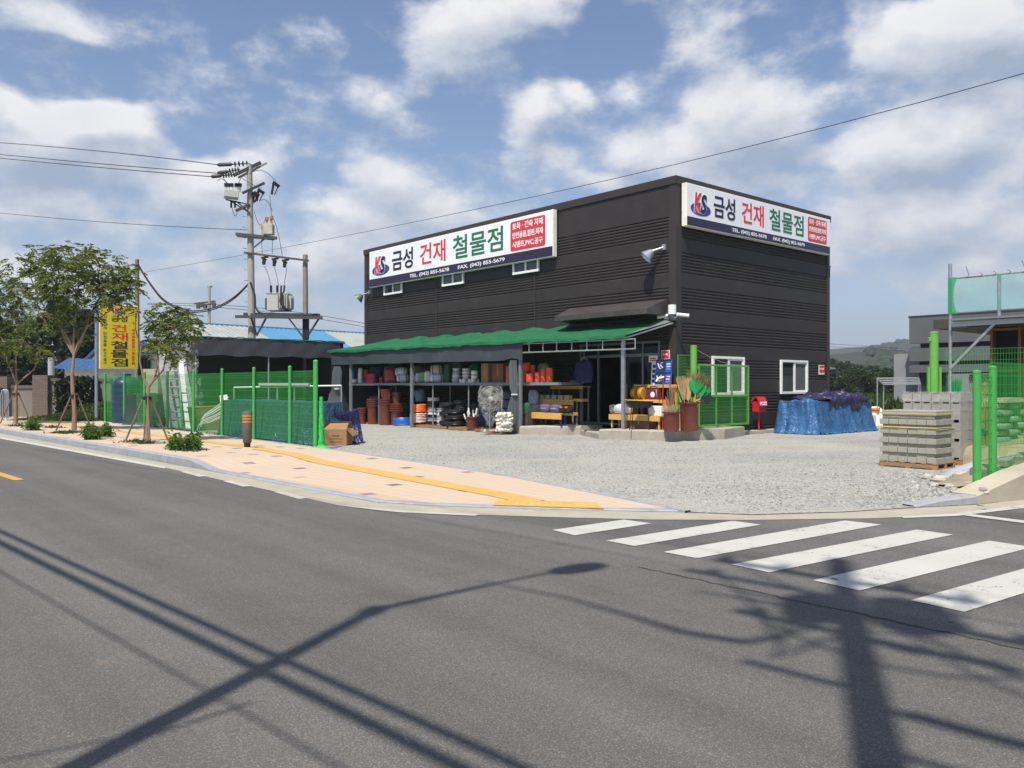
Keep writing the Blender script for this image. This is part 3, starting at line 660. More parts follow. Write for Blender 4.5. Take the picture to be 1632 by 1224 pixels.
blk = MB(); a1 = GS(828, 679, HS); a2 = GS(925, 679, HS); a3 = GS(955, 684.5, HS); a4 = GS(1073, 687, HS)
step_block(blk, edge(a1, a2, 9, .03) + edge(a2, (-.05, a2[1]), 3, 0) + edge((-.05, a2[1]), (-.05, a1[1]), 3, 0) + edge((-.05, a1[1]), a1, 3, .02), -.02, HS, rg)
step_block(blk, edge(a2, a3, 4, .02) + edge(a3, (-.05, a3[1]), 2, 0) + edge((-.05, a3[1]), (-.05, a2[1] - .02), 2, 0) + edge((-.05, a2[1] - .02), (a2[0] + .05, a2[1] - .02), 2, 0), -.02, HS - .11, rg)
step_block(blk, edge(a3, a4, 9, .03) + edge(a4, (a4[0] + 1.9, a4[1] - .5), 4, .03) + edge((a4[0] + 1.9, a4[1] - .5), (2.7, -.75), 4, .02) + edge((2.7, -.75), (2.7, -.04), 2, 0) + edge((2.7, -.04), (-.05, -.04), 3, 0) + edge((-.05, -.04), (-.05, a3[1] - .02), 2, 0) + edge((-.05, a3[1] - .02), (a3[0] + .03, a3[1] - .02), 2, 0), -.02, HS + .01, rg)
STEP_A4 = a4
blk.box((2.71, -.46, -.02), (BW - .1, -.04, .13)); blk.build('slab', M('worn_concrete', (.36, .33, .27), .88, .18, 1.6, .6, 35, dirt=((.24, .20, .155), 2.6, .6)), stp, smooth=False)
mtb = MB(); mtb.cbox((-.9, (a2[1] + a3[1]) / 2 - .05, HS - .098), (1.2, 1.1, .02)); mtb.build('door_mat', M('black_rubber_mat', (.03, .03, .03), .9, .2, 20, .5, 120), stp, smooth=False)

# ------------------------------------------------------------------ signboards
m_signw = M('sign_white', (.80, .81, .83), .35, .025, .8, spec=.4)
m_signside = M('sign_side', (.80, .80, .70), .5, .06, 3, dirt=((.5, .45, .33), 5, .35))
m_navy = M('sign_navy', (.022, .016, .045), .35, .05, 2)
m_red = M('sign_red', (.62, .035, .045), .4, .04, 3); m_ink = M('sign_ink', (.012, .014, .035), .4, .04, 3)
m_grn = M('sign_green', (.012, .15, .06), .4, .04, 3); m_blue = M('sign_blue', (.025, .05, .28), .4, .04, 3); m_wl = M('letter_white', (.82, .82, .82), .4, .02, 3)
def rrect(x0, y0, x1, y1, r, n=5):
    out = []
    for cx, cy, a in ((x1 - r, y0 + r, -90), (x1 - r, y1 - r, 0), (x0 + r, y1 - r, 90), (x0 + r, y0 + r, 180)):
        for k in range(n + 1): t = R(a + 90 * k / n); out.append((cx + r * math.cos(t), cy + r * math.sin(t)))
    return out
def logo(T, mp, x, y, w, h, sub):
    """red K and dark S on a blue ellipse"""
    e = MB(); n = 40; pts = [(x + w * .5 + w * .5 * math.cos(2 * math.pi * k / n), y + h * .28 + h * .28 * math.sin(2 * math.pi * k / n)) for k in range(n)]
    e.ext([mp(a, b, .004) for a, b in pts], tuple(np.array(mp(0, 0, .004)) - np.array(mp(0, 0, 0)))); e.build('logo_ellipse', m_blue, T, smooth=False)
    for ch, mtl, x0, wd, y0, hh, d in (('K', m_red, .16, .36, .12, .86, .016), ('S', m_ink, .47, .31, .09, .86, .018)):
        o = text(ch, lambda a, b, z: mp(x + w * (x0 - .015) + a, y + h * (y0 - .025) + b, z + d - .006), w * (wd + .03), h * (hh + .05), .085, .006, 'B', .16); o.build('logo_letter_outline', m_wl, T, smooth=False)
        o = text(ch, lambda a, b, z: mp(x + w * x0 + a, y + h * y0 + b, z + d), w * wd, h * hh, .045, .006, 'B', .16); o.build('logo_letter', mtl, T, smooth=False)
def signboard(T, mp, w, h, depth):
    """mp(x, y, out): x to the reader's right, y up, out of the wall"""
    o0 = -depth
    bx = MB()
    def pbox(mb, x0, y0, x1, y1, a, b): mb.ext([mp(x0, y0, a), mp(x1, y0, a), mp(x1, y1, a), mp(x0, y1, a)], tuple(np.array(mp(0, 0, b)) - np.array(mp(0, 0, a))))
    pbox(bx, 0, 0, w, h, o0, -.003); bx.build('sign_box', m_signside, T, bev=.012)
    for k in range(5):
        br = MB(); x = w * (.08 + .21 * k); pbox(br, x, h * .25, x + .05, h * .85, o0 - .06, o0 - .003); br.build('bracket', m_grey, T, smooth=False)
    fc = MB(); pbox(fc, .03, .225 * h, w - .03, h - .03, 0, .004); fc.build('face_panel', m_signw, T, smooth=False)
    nb = MB(); pbox(nb, .03, .03, w - .03, .225 * h - .002, 0, .005); nb.build('navy_band', m_navy, T, smooth=False)
    f = lambda x, y: (lambda a, b, z: mp(x * w + a, y * h + b, .006 + z))
    logo(T, lambda a, b, z: mp(a, b, z + .004), .022 * w, .29 * h, .118 * w, .54 * h, None)
    text('금성', f(.158, .34), .135 * w, .54 * h, .022).build('lettering', m_ink, T, smooth=False)
    text('건재', f(.335, .35), .150 * w, .54 * h, .016).build('lettering', m_red, T, smooth=False)
    text('철물점', f(.525, .34), .255 * w, .56 * h, .014).build('lettering', m_grn, T, smooth=False)
    rb = MB(); rp = rrect(.815 * w, .265 * h, .968 * w, .925 * h, .05 * h); rb.ext([mp(a, b, .004) for a, b in rp], tuple(np.array(mp(0, 0, .005)) - np.array(mp(0, 0, 0)))); rbo = rb.build('red_panel', m_red, T, smooth=False)
    for i, tx in enumerate(('토목 · 건축 자재', '안전용품,합판,목재', '시멘트,PVC,공구')):
        text(tx, lambda a, b, z, i=i: mp(.824 * w + a, (.735 - .205 * i) * h + b, .010 + z), .134 * w, .15 * h, .022).build('lettering', m_wl, rbo, smooth=False)
    text('TEL. (043) 855-5678', f(.272, .055), .232 * w, .115 * h, .014).build('lettering', m_wl, T, smooth=False)
    text('FAX. (043) 855-5679', f(.553, .055), .235 * w, .115 * h, .014).build('lettering', m_wl, T, smooth=False)
sr = -.27
sa, za = FR(588.6, 401.9, sr); sb, zb = FR(881.5, 333.5, sr); _, zc = FR(588.6, 459, sr); _, zd = FR(881.5, 408.4, sr)
T = bthing('signboard', 'long white shop signboard on the long facade above the three small windows', 'signboard', sr, (sa + sb) / 2, (zc + zd) / 2)
z0, z1 = (zc + zd) / 2, (za + zb) / 2
signboard(T, lambda x, y, o: (sr - o, sa - x, z0 + y), sa - sb, z1 - z0, .2)
ra, za = FS(1094.3, 290, sr); rb_, zb = FS(1323.2, 350.6, sr); _, zc = FS(1094.3, 359.2, sr); _, zd = FS(1323, 406.4, sr)
z0b, z1b = (zc + zd) / 2, (za + zb) / 2
T = bthing('signboard', 'shorter white shop signboard filling the top of the narrow end facade', 'signboard', (ra + rb_) / 2, sr, z0b)
signboard(T, lambda x, y, o: (ra + x, sr - o, z0b + y), rb_ - ra, z1b - z0b, .2)

# ------------------------------------------------------------------ fittings on the facades
def floodlight(name, label, u, v, tilt, side, size=.3, mt=None):
    s, z = FR(u, v, 0); T = bthing(name, label, 'lamp', 0, s, z)
    a = Vector((-.02, s, z)); arm = MB(); arm.cbox((-.05, s, z), (.06, .14, .18)); tip_ = Vector((-.28, s + .30 * side, z - .12)); arm.tube([(-.05, s, z), tuple(a.lerp(tip_, .6)), tuple(tip_)], [.03, .035, .045], 8); arm.build('bracket', m_galv, T)
    d = Vector((-.55, .45 * side, -.70)).normalized(); q = d.to_track_quat('Z', 'Y').to_matrix()
    sh = MB(); sh.lathe([(.05, -.10), (.09, -.08), (size * .55, .10), (size * .72, .22), (size * .69, .22), (size * .5, .10), (.07, -.03), (.0, -.02)], tip_ + d * .08, 22, q); sh.build('reflector', mt or m_galv, T)
    bl = MB(); bl.ball(tip_ + d * .16, (.07, .07, .09), 10, 7); bl.build('bulb', m_pvc, T)
floodlight('floodlight', 'silver round floodlight on the long facade near the shop corner', 1060, 394, 0, 1, .33, M('reflector_silver', (.55, .57, .60), .3, .08, 6, metal=.7))
floodlight('floodlight', 'dull green horn-shaped floodlight under the far end of the long signboard', 590, 466, 0, 1, .36, M('lamp_green_grey', (.16, .19, .17), .45, .08, 6, metal=.4))
sc_, zc_ = FR(1077, 505, -.45)
T = bthing('security_camera', 'white cylinder housing with two small cameras on the corner of the shop', 'camera', -.15, .05, zc_)
c = MB(); c.tube([(-.16, .02, zc_ + .12), (-.16, .02, zc_ + .42)], .13, 18); c.build('housing', m_pvc, T)
c = MB(); c.tube([(-.16, .02, zc_ + .02), (-.16, .02, zc_ + .12)], .08, 12); c.bar((-.15, .35, zc_), (-.16, -.35, zc_ + .02), .05); c.cbox((-.08, .03, zc_), (.14, .14, .14)); c.build('mount', m_grey, T)
for sg, dr in ((.34, (-.20, .16, -.05)), (-.34, (.22, -.18, -.03))):
    c = MB(); p = Vector((-.17, sg, zc_ + .08)); d = Vector(dr); c.tube([p - d * .5, p + d * .7], .055, 12); c.tube([p + d * .7, p + d * .85], .06, 12); c.tube([p, (-.16, sg * .95, zc_)], .02, 6); c.build('camera_head', m_pvc, T)
T = bthing('security_sign', 'small red security company plate on the end facade beside the far window', 'sign', *FS(1309, 588, 0)[:1], 0, FS(1309, 590, 0)[1])
r0, z1 = FS(1305, 582, -.03); r1, z0 = FS(1313.5, 597, -.03)
c = MB(); c.box((r0, -.045, z0), (r1, -.016, z1)); c.build('plate', m_pvc, T, bev=.004)
c = MB(); c.box((r0 + .015, -.05, z0 + .07), (r1 - .015, -.046, z1 - .015)); c.build('red_face', m_red, T, smooth=False)
text('보안', lambda a, b, z: (r0 + .05 + a, -.052 - z, (z0 + z1) / 2 + b), r1 - r0 - .1, .08, .02).build('lettering', m_wl, T, smooth=False)
# ------------------------------------------------------------------ lean-to along the long facade
RFT = [(.84, -1.75), (5.2, -2.4), (8.1, -2.6), (16.8, -3.15)]
def rf(s): return lerp_tab(RFT, s) if s < 16.8 else -3.15
def FF(u, v, off=0.):
    s = 6.
    for _ in range(12): s = FR(u, v, rf(s) + off)[0]
    return (rf(s) + off,) + FR(u, v, rf(s) + off)
m_net = M('green_shade_net', (.014, .155, .062), .65, .22, 3, .6, 25, trans=.25)
m_tarpg = M('dark_grey_tarp', (.040, .050, .055), .5, .10, 1.2, .3, 6, dirt=((.075, .085, .09), 1.5, .4))
m_curt = M('grey_curtain', (.075, .092, .10), .5, .10, 2, .2, 12)
m_woody = M('yellow_varnished_wood', (.62, .36, .09), .5, .16, 3, .15, 30, stretch=(1, 5, 5))
m_pallet = M('pallet_wood', (.28, .17, .085), .8, .2, 4, .3, 30)
m_brownp = M('brown_plastic_pot', (.135, .033, .022), .42, .10, 4, spec=.5, dirt=((.20, .08, .06), 5, .4))
rg = random.Random(21)
ZF, ZW = 3.24, 3.84
lt = bthing('lean_to', 'lean-to along the long shop facade with a green shade-net roof and dark grey valance', 'lean-to', -2.5, 8, 0)
nm = MB(); rows = []
sE = FF(526, 559)[1]
for i in range(61):
    f = i / 60; s = .45 + (sE - .45) * f; row = []
    fr_ = rf(s) - .14 + .012 * math.sin(i * 1.1) + rg.uniform(-.012, .012)
    ztop = ZW + .04 * math.sin(i * .9) + rg.uniform(-.025, .035); zf = ZF + .012 * math.sin(i * .55 + 1) + rg.uniform(-.012, .012)
    st_ = min(s, BL - .1) if s < BL else s
    for j in range(9):
        g_ = j / 8; r = -.04 + (fr_ + .04) * g_
        if i < 3 and False: pass
        sg = -.05 * math.sin(math.pi * g_) * (.6 + .4 * math.sin(i * .8)); row.append((r, st_, ztop + (zf - ztop) * g_ + sg + rg.uniform(-.012, .012)))
    row.append((fr_ - .015, st_, zf - .07 - rg.uniform(0, .05)))
    rows.append(row)
nm.grid(rows); nm.build('roof_sheet', m_net, lt, fix=False)
# plain grey sheet where the roof runs back to the corner of the shop
gs = MB(); cz = FR(1077, 513, -.1)[1]
A = rows[0]; gs.poly([A[8], A[4], A[0], (-.06, .02, cz + .04)]); gs.build('corner_sheet', M('grey_sheet', (.20, .20, .20), .6, .1, 4, trans=.2), lt, fix=False)
fr_ = MB(); fr_.tube([(rf(s), s, ZF - .05) for s in np.linspace(.5, sE, 30)], .03, 8); fr_.tube([(rf(.5), .5, ZF - .05), (-.1, .03, cz - .03)], .028, 8); fr_.build('front_rail', m_galv, lt)
for k, s in enumerate(np.linspace(.9, sE - .3, 9)):
    rb = MB(); rb.tube([(-.03, s, ZW - .14), (rf(s), s, ZF - .08)], .022, 6); rb.build('rafter', m_grey, lt)
for u, z0 in ((990, HS), (826, .0), (653, .0), (556, .0)):
    r, s, _ = FF(u, 600); pb = MB(); pb.box((r + .05, s - .05, z0), (r + .15, s + .05, ZF - .06)); pb.build('post', m_grey if u != 990 else m_galv, lt, bev=.006)
vl = MB(); rows = []; s0v = FF(834, 545)[1]; s1v = FF(530, 560)[1]
for i in range(80):
    s = s0v + (s1v - s0v) * i / 79; row = []
    zb = 2.56 + .05 * (i / 79) + .006 * math.sin(i * .5) + (.10 if i < 1 else 0) * 0
    if 0 < i < 6: zb += .07 * (1 - abs(i - 3) / 3)
    for j in range(7):
        g_ = j / 6; row.append((rf(s) - .06 + .008 * math.sin(i * .7 + j * .4) * g_ + .008 * math.sin(i * .21), s, ZF - .03 + (zb - ZF + .03) * g_))
    rows.append(row)
vl.grid(rows); vl.build('valance', m_tarpg, lt, fix=False)
ew = MB(); rows = []
for i in range(12):
    f = i / 11; r = rf(sE) + (-.1 - rf(sE)) * f; rows.append([(r, sE - .1 + .03 * math.sin(i * 2 + j), .02 + (3.2 + .5 * f) * j / 6) for j in range(7)])
ew.grid(rows); ew.build('end_curtain', m_tarpg, lt, fix=False)
def gathered(u0t, u1t, prof, off=-.05, seed=1, sq=.55):
    """a tied-back curtain: pleated outline swept down a profile of (v, half width px, centre u)"""
    mb = MB(); rgc = random.Random(seed); n = 80; ph = [rgc.uniform(0, 6.28) for _ in range(4)]; rows = []
    for (v, hw, uc) in prof:
        r, s, z = FF(uc, v, off); k = W(r, s)[1] / F * hw
        row = []
        for i in range(n + 1):
            t = 2 * math.pi * (i % n) / n; pl = 1 + .22 * math.sin(8 * t + ph[0] + v * .012) + .16 * math.sin(13 * t + ph[1] + v * .03)
            x, y = k * pl * math.cos(t), k * pl * math.sin(t) * sq
            row.append((r + x * .7573 * 1 - y * .6, s - x * .654 - y * .7 * 0, max(z, .01)))
        rows.append(row)
    mb.grid(rows); return mb
gathered(0, 0, [(574, 4, 818), (582, 5, 817), (600, 5.5, 817.5), (620, 5, 818.5), (629, 3.2, 820), (634, 5, 819), (650, 7, 817), (670, 8.5, 815.5), (684, 9, 813.5), (690.5, 7, 812)], -.12, 3).build('curtain', m_curt, lt)
gathered(0, 0, [(584, 4, 538), (594, 6, 538), (612, 6, 537), (620, 4.5, 536.5), (626, 7, 535), (645, 9, 534), (662, 11, 535), (674, 10, 537), (678, 9, 538)], -.10, 4).build('curtain', m_curt, lt)
for u0_, v0_ in ((820, 629), (537, 620)):
    r, s, z = FF(u0_, v0_, -.1); b = MB(); b.lathe([(.11, -.03), (.125, 0), (.11, .03)], (r, s, z), 16); b.build('curtain_tie', M('pale_rope', (.5, .5, .47), .8), lt)
tr = MB(); zt0 = FF(834, 564.6)[2]; sT0, sT1 = FF(1013, 556)[1], FF(834, 564)[1]
def ffs(s): return (rf(max(s, .0)) - .02, s)
tr.tube([(*ffs(s), 2.82) for s in np.linspace(.15, sT1, 12)], .025, 6); tr.tube([(*ffs(s), ZF - .12) for s in np.linspace(.15, sT1, 12)], .022, 6)
for u in (844, 866, 888, 912, 936, 961, 1013):
    s = max(.16, FF(u, 555)[1]); tr.tube([(*ffs(s), 2.82), (*ffs(s), ZF - .12)], .02, 6)
tr.build('truss', m_galv, lt)

# ------------------------------------------------------------------ long storage shelf under the lean-to
ZS = 1.80
sh = bthing('storage_shelf', 'long dark grey steel shelf under the lean-to roof loaded with goods', 'shelf', rf(7) + .8, 7, 0)
b = MB(); sa_, sb_ = FF(890, 608, .4)[1], FF(556, 612, .4)[1]
N_ = 14; bt = [(rf(s) + .40, s) for s in np.linspace(sa_, sb_, N_)]; bk = [(rf(s) + 1.45, s) for s in np.linspace(sa_, sb_, N_)]
b.ext([(r, s, ZS - .10) for r, s in bt + bk[::-1]], (0, 0, .10)); b.build('shelf_board', m_grey, sh, smooth=False)
for u in (604, 690, 747, 800):
    r, s, _ = FF(u, 620, .5); c = MB(); c.tube([(r, s, .0), (r, s, ZS - .1)], .03, 8); c.build('leg', m_grey, sh)
    c = MB(); c.tube([(r + .85, s, .0), (r + .85, s, ZS - .1)], .03, 8); c.build('leg', m_grey, sh)
class Pl: pass
def pl(u0, u1, v0, v1, off=None, Y=None, z0=None, zb=.014):
    o = Pl(); uc = (u0 + u1) / 2
    if off is not None: r, s, _ = FF(uc, v1, off); o.r, o.s = r, s; Y = W(r, s)[1]
    elif Y is None: Y = F * (CH - zb) / (v1 - HZ); z0 = zb
    o.Y = Y; o.x = (uc - CX) / F * Y; o.w = (u1 - u0) / F * Y; o.zt = CH + (HZ - v0) / F * Y
    o.z0 = z0 if z0 is not None else CH + (HZ - v1) / F * Y; o.h = o.zt - o.z0
    o.d = Vector((o.x, Y, 0)).normalized(); o.c = (o.x + o.d.x * o.w / 2, Y + o.d.y * o.w / 2, o.z0); return o
def Lb(): return MB('L')
m_whiteb = M('white_plastic_wrap', (.55, .56, .62), .4, .15, 5, .4, 14); m_strap = M('black_strap', (.02, .02, .02), .6)
def sack(name, label, cat, p, mt, depth=.8, seed=0, group=None, sq=.62, strap=None, amp=.05):
    rgs = random.Random(seed); m = Lb(); m.ball((0, 0, p.h / 2), (p.w / 2, p.w / 2 * depth, p.h / 2), 20, 12, amp, rgs, sq)
    if strap is None:
        o = m.build(name, mt, base=p.c, rz=rgs.uniform(-.3, .3)); return tag(o, label, cat, group)
    T = thing(name, label, cat, p.c, rgs.uniform(-.2, .2), group); m.build('bundle', mt, T)
    for k in (-.28, .28):
        q = Lb(); n = 20; pts = []
        for i in range(n + 1):
            t = 2 * math.pi * i / n; sg = lambda x: math.copysign(abs(x) ** sq, x); pts.append((k * p.w + sg(math.sin(t)) * 0, sg(math.cos(t)) * p.w / 2 * depth * 1.03, p.h / 2 + sg(math.sin(t)) * p.h / 2 * 1.04))
        q.tube(pts, .012, 5, False); q.build('strap', strap, T)
    return T
def tub(name, label, cat, p, mt, group=None, rim=True, taper=.86, band=None, lid=None, hollow=True):
    w = p.w / 2; h = p.h
    T = thing(name, label, cat, p.c, 0, group); m = Lb()
    pr = [(0, .004), (w * taper - .01, .004), (w * taper, .015), (w * .97, h - .03)]
    pr += [(w, h - .03), (w, h), (w - .012, h), (w * taper - .02, h * .25), (0, h * .25)] if hollow else [(w, h - .03), (w, h - .005), (w - .02, h), (0, h)]
    m.lathe(pr, (0, 0, 0), 24); m.build('body', mt, T)
    if band: q = Lb(); q.lathe([(w * (.93) + .004, h * .45), (w * .955 + .008, h * .45), (w * .965 + .008, h * .62), (w * .95 + .002, h * .62)], (0, 0, 0), 24); q.build('band', band, T)
    if lid: q = Lb(); q.lathe([(0, h + .02), (w * .9, h + .02), (w + .012, h + .005), (w + .012, h - .025), (w * .99, h - .025)], (0, 0, 0), 24); q.build('lid', lid, T)
    return T
def drum(name, label, cat, p, mt, group=None, cap=None):
    m = Lb(); w = p.w / 2; m.lathe([(0, 0), (w * .95, 0), (w, .01), (w, p.h - .01), (w * .95, p.h), (w * .35, p.h), (w * .33, p.h - .05), (0, p.h - .05)], (0, 0, 0), 20)
    o = m.build(name, mt, base=p.c); return tag(o, label, cat, group)
m_redp = M('red_plastic', (.42, .022, .022), .35, .12, 5); m_bluep = M('dark_blue_plastic', (.02, .035, .16), .4, .12, 5)
m_redwrap = M('red_wrapped', (.34, .03, .035), .3, .3, 8, .5, 18); m_dgreen = M('dark_green_plastic', (.012, .06, .025), .45, .1, 4)
m_gtub = M('pale_grey_plastic', (.36, .38, .42), .4, .12, 5); m_lgreen = M('light_green_plastic', (.14, .42, .14), .4, .15, 6, .3, 16)
m_orange = M('orange_net_plastic', (.62, .085, .035), .5, .22, 12, .6, 40)
kk = dict(off=.55, z0=ZS)
drum('plastic_roll', 'dark blue roll standing at the far left end of the long shelf', 'roll', pl(559, 569, 587, 609, **kk), m_bluep)
drum('plastic_roll', 'slim white roll standing on the shelf left of the red tubs', 'roll', pl(571, 577.5, 587, 610, **kk), m_pvc)
sack('small_bag', 'small white bag in front of the dark blue roll on the shelf', 'bag', pl(561, 569, 604, 611, .42, z0=ZS), m_whiteb, seed=1)
tub('bucket', 'plain red bucket behind the blue-banded tub on the shelf', 'bucket', pl(578, 590, 589, 608, .75, z0=ZS), m_redp)
tub('bucket', 'wide red tub with a blue band on the shelf', 'tub', pl(583, 603.5, 596, 611, .42, z0=ZS), m_redp, band=M('blue_band', (.03, .05, .30), .4))
tub('bucket', 'small red pail between the banded tub and the red wrapped bundle', 'pail', pl(604, 612, 601.5, 609, **kk), m_redp)
sack('wrapped_bundle', 'glossy red wrapped bundle on the shelf', 'bundle', pl(612.5, 632, 586, 608, **kk), m_redwrap, seed=2, sq=.5, amp=.08)
sack('wrapped_bundle', 'white wrapped bundle with black straps lying on top of another, left of the post', 'bundle', pl(630, 650, 585, 597, .6, z0=ZS + .26), m_whiteb, seed=3, strap=m_strap)
sack('wrapped_bundle', 'white wrapped bundle with black straps lying under another, left of the post', 'bundle', pl(632, 653, 596, 608, .6, z0=ZS), m_whiteb, seed=4, strap=m_strap)
sack('small_bag', 'pale lilac bag on the shelf just right of the post', 'bag', pl(656, 664, 597, 608, **kk), M('pale_lilac_bag', (.40, .40, .50), .4, .15, 6, .4, 14), seed=5)
sack('small_bag', 'white upright bag left of the light green bag on the shelf', 'bag', pl(662, 671, 594, 608.5, **kk), m_whiteb, seed=6)
sack('small_bag', 'light green bag on the shelf', 'bag', pl(668, 679, 592, 607.7, **kk), m_lgreen, seed=7)
sack('small_bag', 'pinkish white bag leaning on the large strapped bundle', 'bag', pl(676, 687, 591, 607.7, .5, z0=ZS), M('pinkish_white_bag', (.58, .52, .56), .4, .15, 6, .4, 14), seed=8)
sack('wrapped_bundle', 'beige-topped bundle with black straps stacked on the large white bundle', 'bundle', pl(686, 706, 581, 596, .6, z0=ZS + .28), M('pale_beige_wrap', (.48, .42, .38), .4, .12, 6, .4, 12), seed=9, strap=m_strap)
sack('wrapped_bundle', 'large white bundle with black straps beside the dark green bin', 'bundle', pl(685, 708, 595, 607.7, .55, z0=ZS), m_whiteb, seed=10, strap=m_strap, sq=.5)
tub('bin', 'tall dark green bin on the shelf', 'bin', pl(707, 721, 580, 607, **kk), m_dgreen)
p = pl(720, 735, 597, 607, **kk)
for k in range(4):
    q = pl(720 + k * .7, 735 - k * .5, 600 - k * 6.1, 607 - k * 6.1, .55); q.z0 = ZS + k * .135; q.c = (p.c[0], p.c[1], q.z0); q.h = .128
    tub('food_tub', ['lowest', 'second', 'third', 'topmost'][k] + ' grey tub in the stack beside the dark green bin', 'tub', q, m_gtub, 'grey tubs stacked on the shelf', hollow=False, taper=.92, lid=m_pvc if k % 2 else m_gtub)
bx_ = []
def carton(name, label, cat, p, w, d, h, rz, mt, group=None, tape=None, bev=.006, at=None):
    T = thing(name, label, cat, at or p.c, rz, group); m = Lb(); m.box((-w / 2, -d / 2, 0), (w / 2, d / 2, h)); m.build('box', mt, T, bev=bev)
    if tape: q = Lb(); q.box((-w / 2 - .003, -.03, h * .35), (w / 2 + .003, .03, h + .003)); q.box((-.03, -d / 2 - .003, h * .4), (.03, d / 2 + .003, h + .003)); q.build('tape', tape, T, smooth=False)
    return T
m_card = M('brown_cardboard', (.30, .17, .075), .8, .1, 2.5, .1, 40); m_cardd = M('dark_cardboard', (.19, .10, .045), .8, .1, 2.5)
m_tape = M('parcel_tape', (.34, .24, .12), .35, .05, 5)
for k in range(2):
    q = pl(734 + k * 14, 748 + k * 14, 601, 607, **kk); carton('flat_box', ['left', 'right'][k] + ' one of two flat white boxes under the paint tubs on the shelf', 'box', q, .30, .32, .13, TH, m_pvc, 'flat white boxes on the shelf', m_tape, at=(q.c[0], q.c[1], ZS))
for k in range(3):
    q = pl(737, 749, 590 - k * 6, 597 - k * 6, .55); tub('food_tub', ['lower', 'middle', 'upper'][k] + ' pinkish grey tub in the stack on the left flat box', 'tub', (setattr(q, 'z0', ZS + .135 + k * .13), setattr(q, 'h', .125), setattr(q, 'c', (pl(737, 749, 590, 600, .55).c[0], pl(737, 749, 590, 600, .55).c[1], ZS + .135 + k * .13)), q)[3], M('pinkish_grey_plastic', (.42, .36, .38), .4, .1, 5), 'tubs stacked on the flat boxes', hollow=False, taper=.94, lid=m_pvc)
for k in range(2):
    q = pl(750.5, 762, 590 - k * 6, 597 - k * 6, .55); c0 = pl(750.5, 762, 590, 600, .55).c; q.h = .15; q.c = (c0[0], c0[1], ZS + .135 + k * .16)
    tub('food_tub', ['lower', 'upper'][k] + ' white paint tub on the right flat box', 'tub', q, m_pvc, 'tubs stacked on the flat boxes', hollow=False, taper=.94, lid=m_gtub)
r_, s_, _ = FF(771, 600, .5); H_ = CH + (HZ - 579) / F * W(r_, s_)[1] - ZS
carton('carton', 'tall brown carton standing on the shelf beside the paint tubs', 'carton', None, .55, .42, H_, TH, m_card, None, m_tape, at=W(r_ + .3, s_ - .02, ZS))
r_, s_, _ = FF(797, 600, .62); carton('carton', 'dark brown carton on the shelf behind the tied-back curtain', 'carton', None, .6, .62, H_ * .97, TH, m_cardd, None, m_tape, at=W(r_ + .22, s_ + .05, ZS))
oz = [(806, 818, 583, 596, .45, ''), (806, 817, 594, 606, .4, ''), (831, 845.5, 577, 591, .5, ''), (830, 843, 590, 605, .5, ''), (845, 853.5, 583, 595, .7, ''), (838, 852, 595, 606, .38, ''), (852, 862, 593, 606, .45, ''), (861, 871, 588, 606, .5, ''), (870, 882, 586, 606, .5, '')]
lab = ['upper orange netting roll left of the tied-back curtain', 'lower orange netting roll left of the tied-back curtain', 'orange netting roll stacked highest right of the curtain', 'orange netting roll under the highest one, right of the curtain', 'small orange netting roll resting at the back of the row', 'short wide orange netting roll at the front of the shelf', 'orange netting roll in the middle of the row right of the curtain', 'tall orange netting roll second from the right end of the shelf', 'tall orange netting roll at the right end of the shelf']
for i, (u0, u1, v0, v1, of, _) in enumerate(oz):
    q = pl(u0, u1, v0, v1, of); q.z0 = ZS if v1 > 600 else max(q.z0, ZS + .27); q.h = q.zt - q.z0 if v1 > 600 else .29; q.c = (q.c[0], q.c[1], q.z0)
    rgs = random.Random(i); m = Lb(); w = q.w / 2; m.lathe([(0, .004), (w * .9, .0), (w * 1.02, q.h * .12), (w * .95, q.h * .5), (w * 1.0, q.h * .88), (w * .85, q.h), (w * .3, q.h * .97), (0, q.h * .9)], (0, 0, 0), 18)
    m.v = [(x * (1 + rgs.uniform(-.05, .05)), y * (1 + rgs.uniform(-.05, .05)), z) for x, y, z in m.v]
    tag(m.build('netting_roll', m_orange, base=q.c), lab[i], 'netting roll', 'orange netting rolls on the shelf')

# ------------------------------------------------------------------ goods on the ground under the lean-to
def pot(p, label, stack=1, group='brown plastic pots stacked under the lean-to', name='plant_pot', rim_h=.035, z0=None):
    """stack: number of nested rims showing; every nested pot is a pot of its own"""
    out = []; h1 = p.h - (stack - 1) * .09; w = p.w / 2
    for k in range(stack):
        m = Lb(); h = h1; t_ = .80
        m.lathe([(0, .012), (w * t_ - .02, .01), (w * t_, 0), (w * .85, h - .055), (w * .86, h - .05), (w, h - .045), (w * 1.01, h - .004), (w - .006, h), (w - .03, h), (w * .9 - .02, h - .05), (w * (t_) - .03, .03), (0, .03)], (0, 0, 0), 28)
        o = m.build(name, m_brownp, base=(p.c[0], p.c[1], p.c[2] + k * .09))
        tag(o, label if stack == 1 else label + ', ' + ('outermost' if k == 0 else 'topmost' if k == stack - 1 else ['', 'second pot up', 'third pot up'][k]), 'plant pot', group); out.append(o)
    return out
def gpl(u0, u1, v0, v1): return pl(u0, u1, v0, v1)
pot(gpl(569, 585, 650, 676), 'smallest brown pot nest at the left of the pots', 3)
pot(gpl(584, 604.5, 636, 676.5), 'brown pot nest second from the left', 4)
q1 = gpl(603, 626, 636, 678); pot(q1, 'big brown pot carrying the square planters', 3)
q2 = gpl(618, 644, 643.5, 678.5); q2.c = (q2.c[0] + .05, q2.c[1] + .1, q2.c[2]); pot(q2, 'brown pot nest nearest the lean-to post', 4)
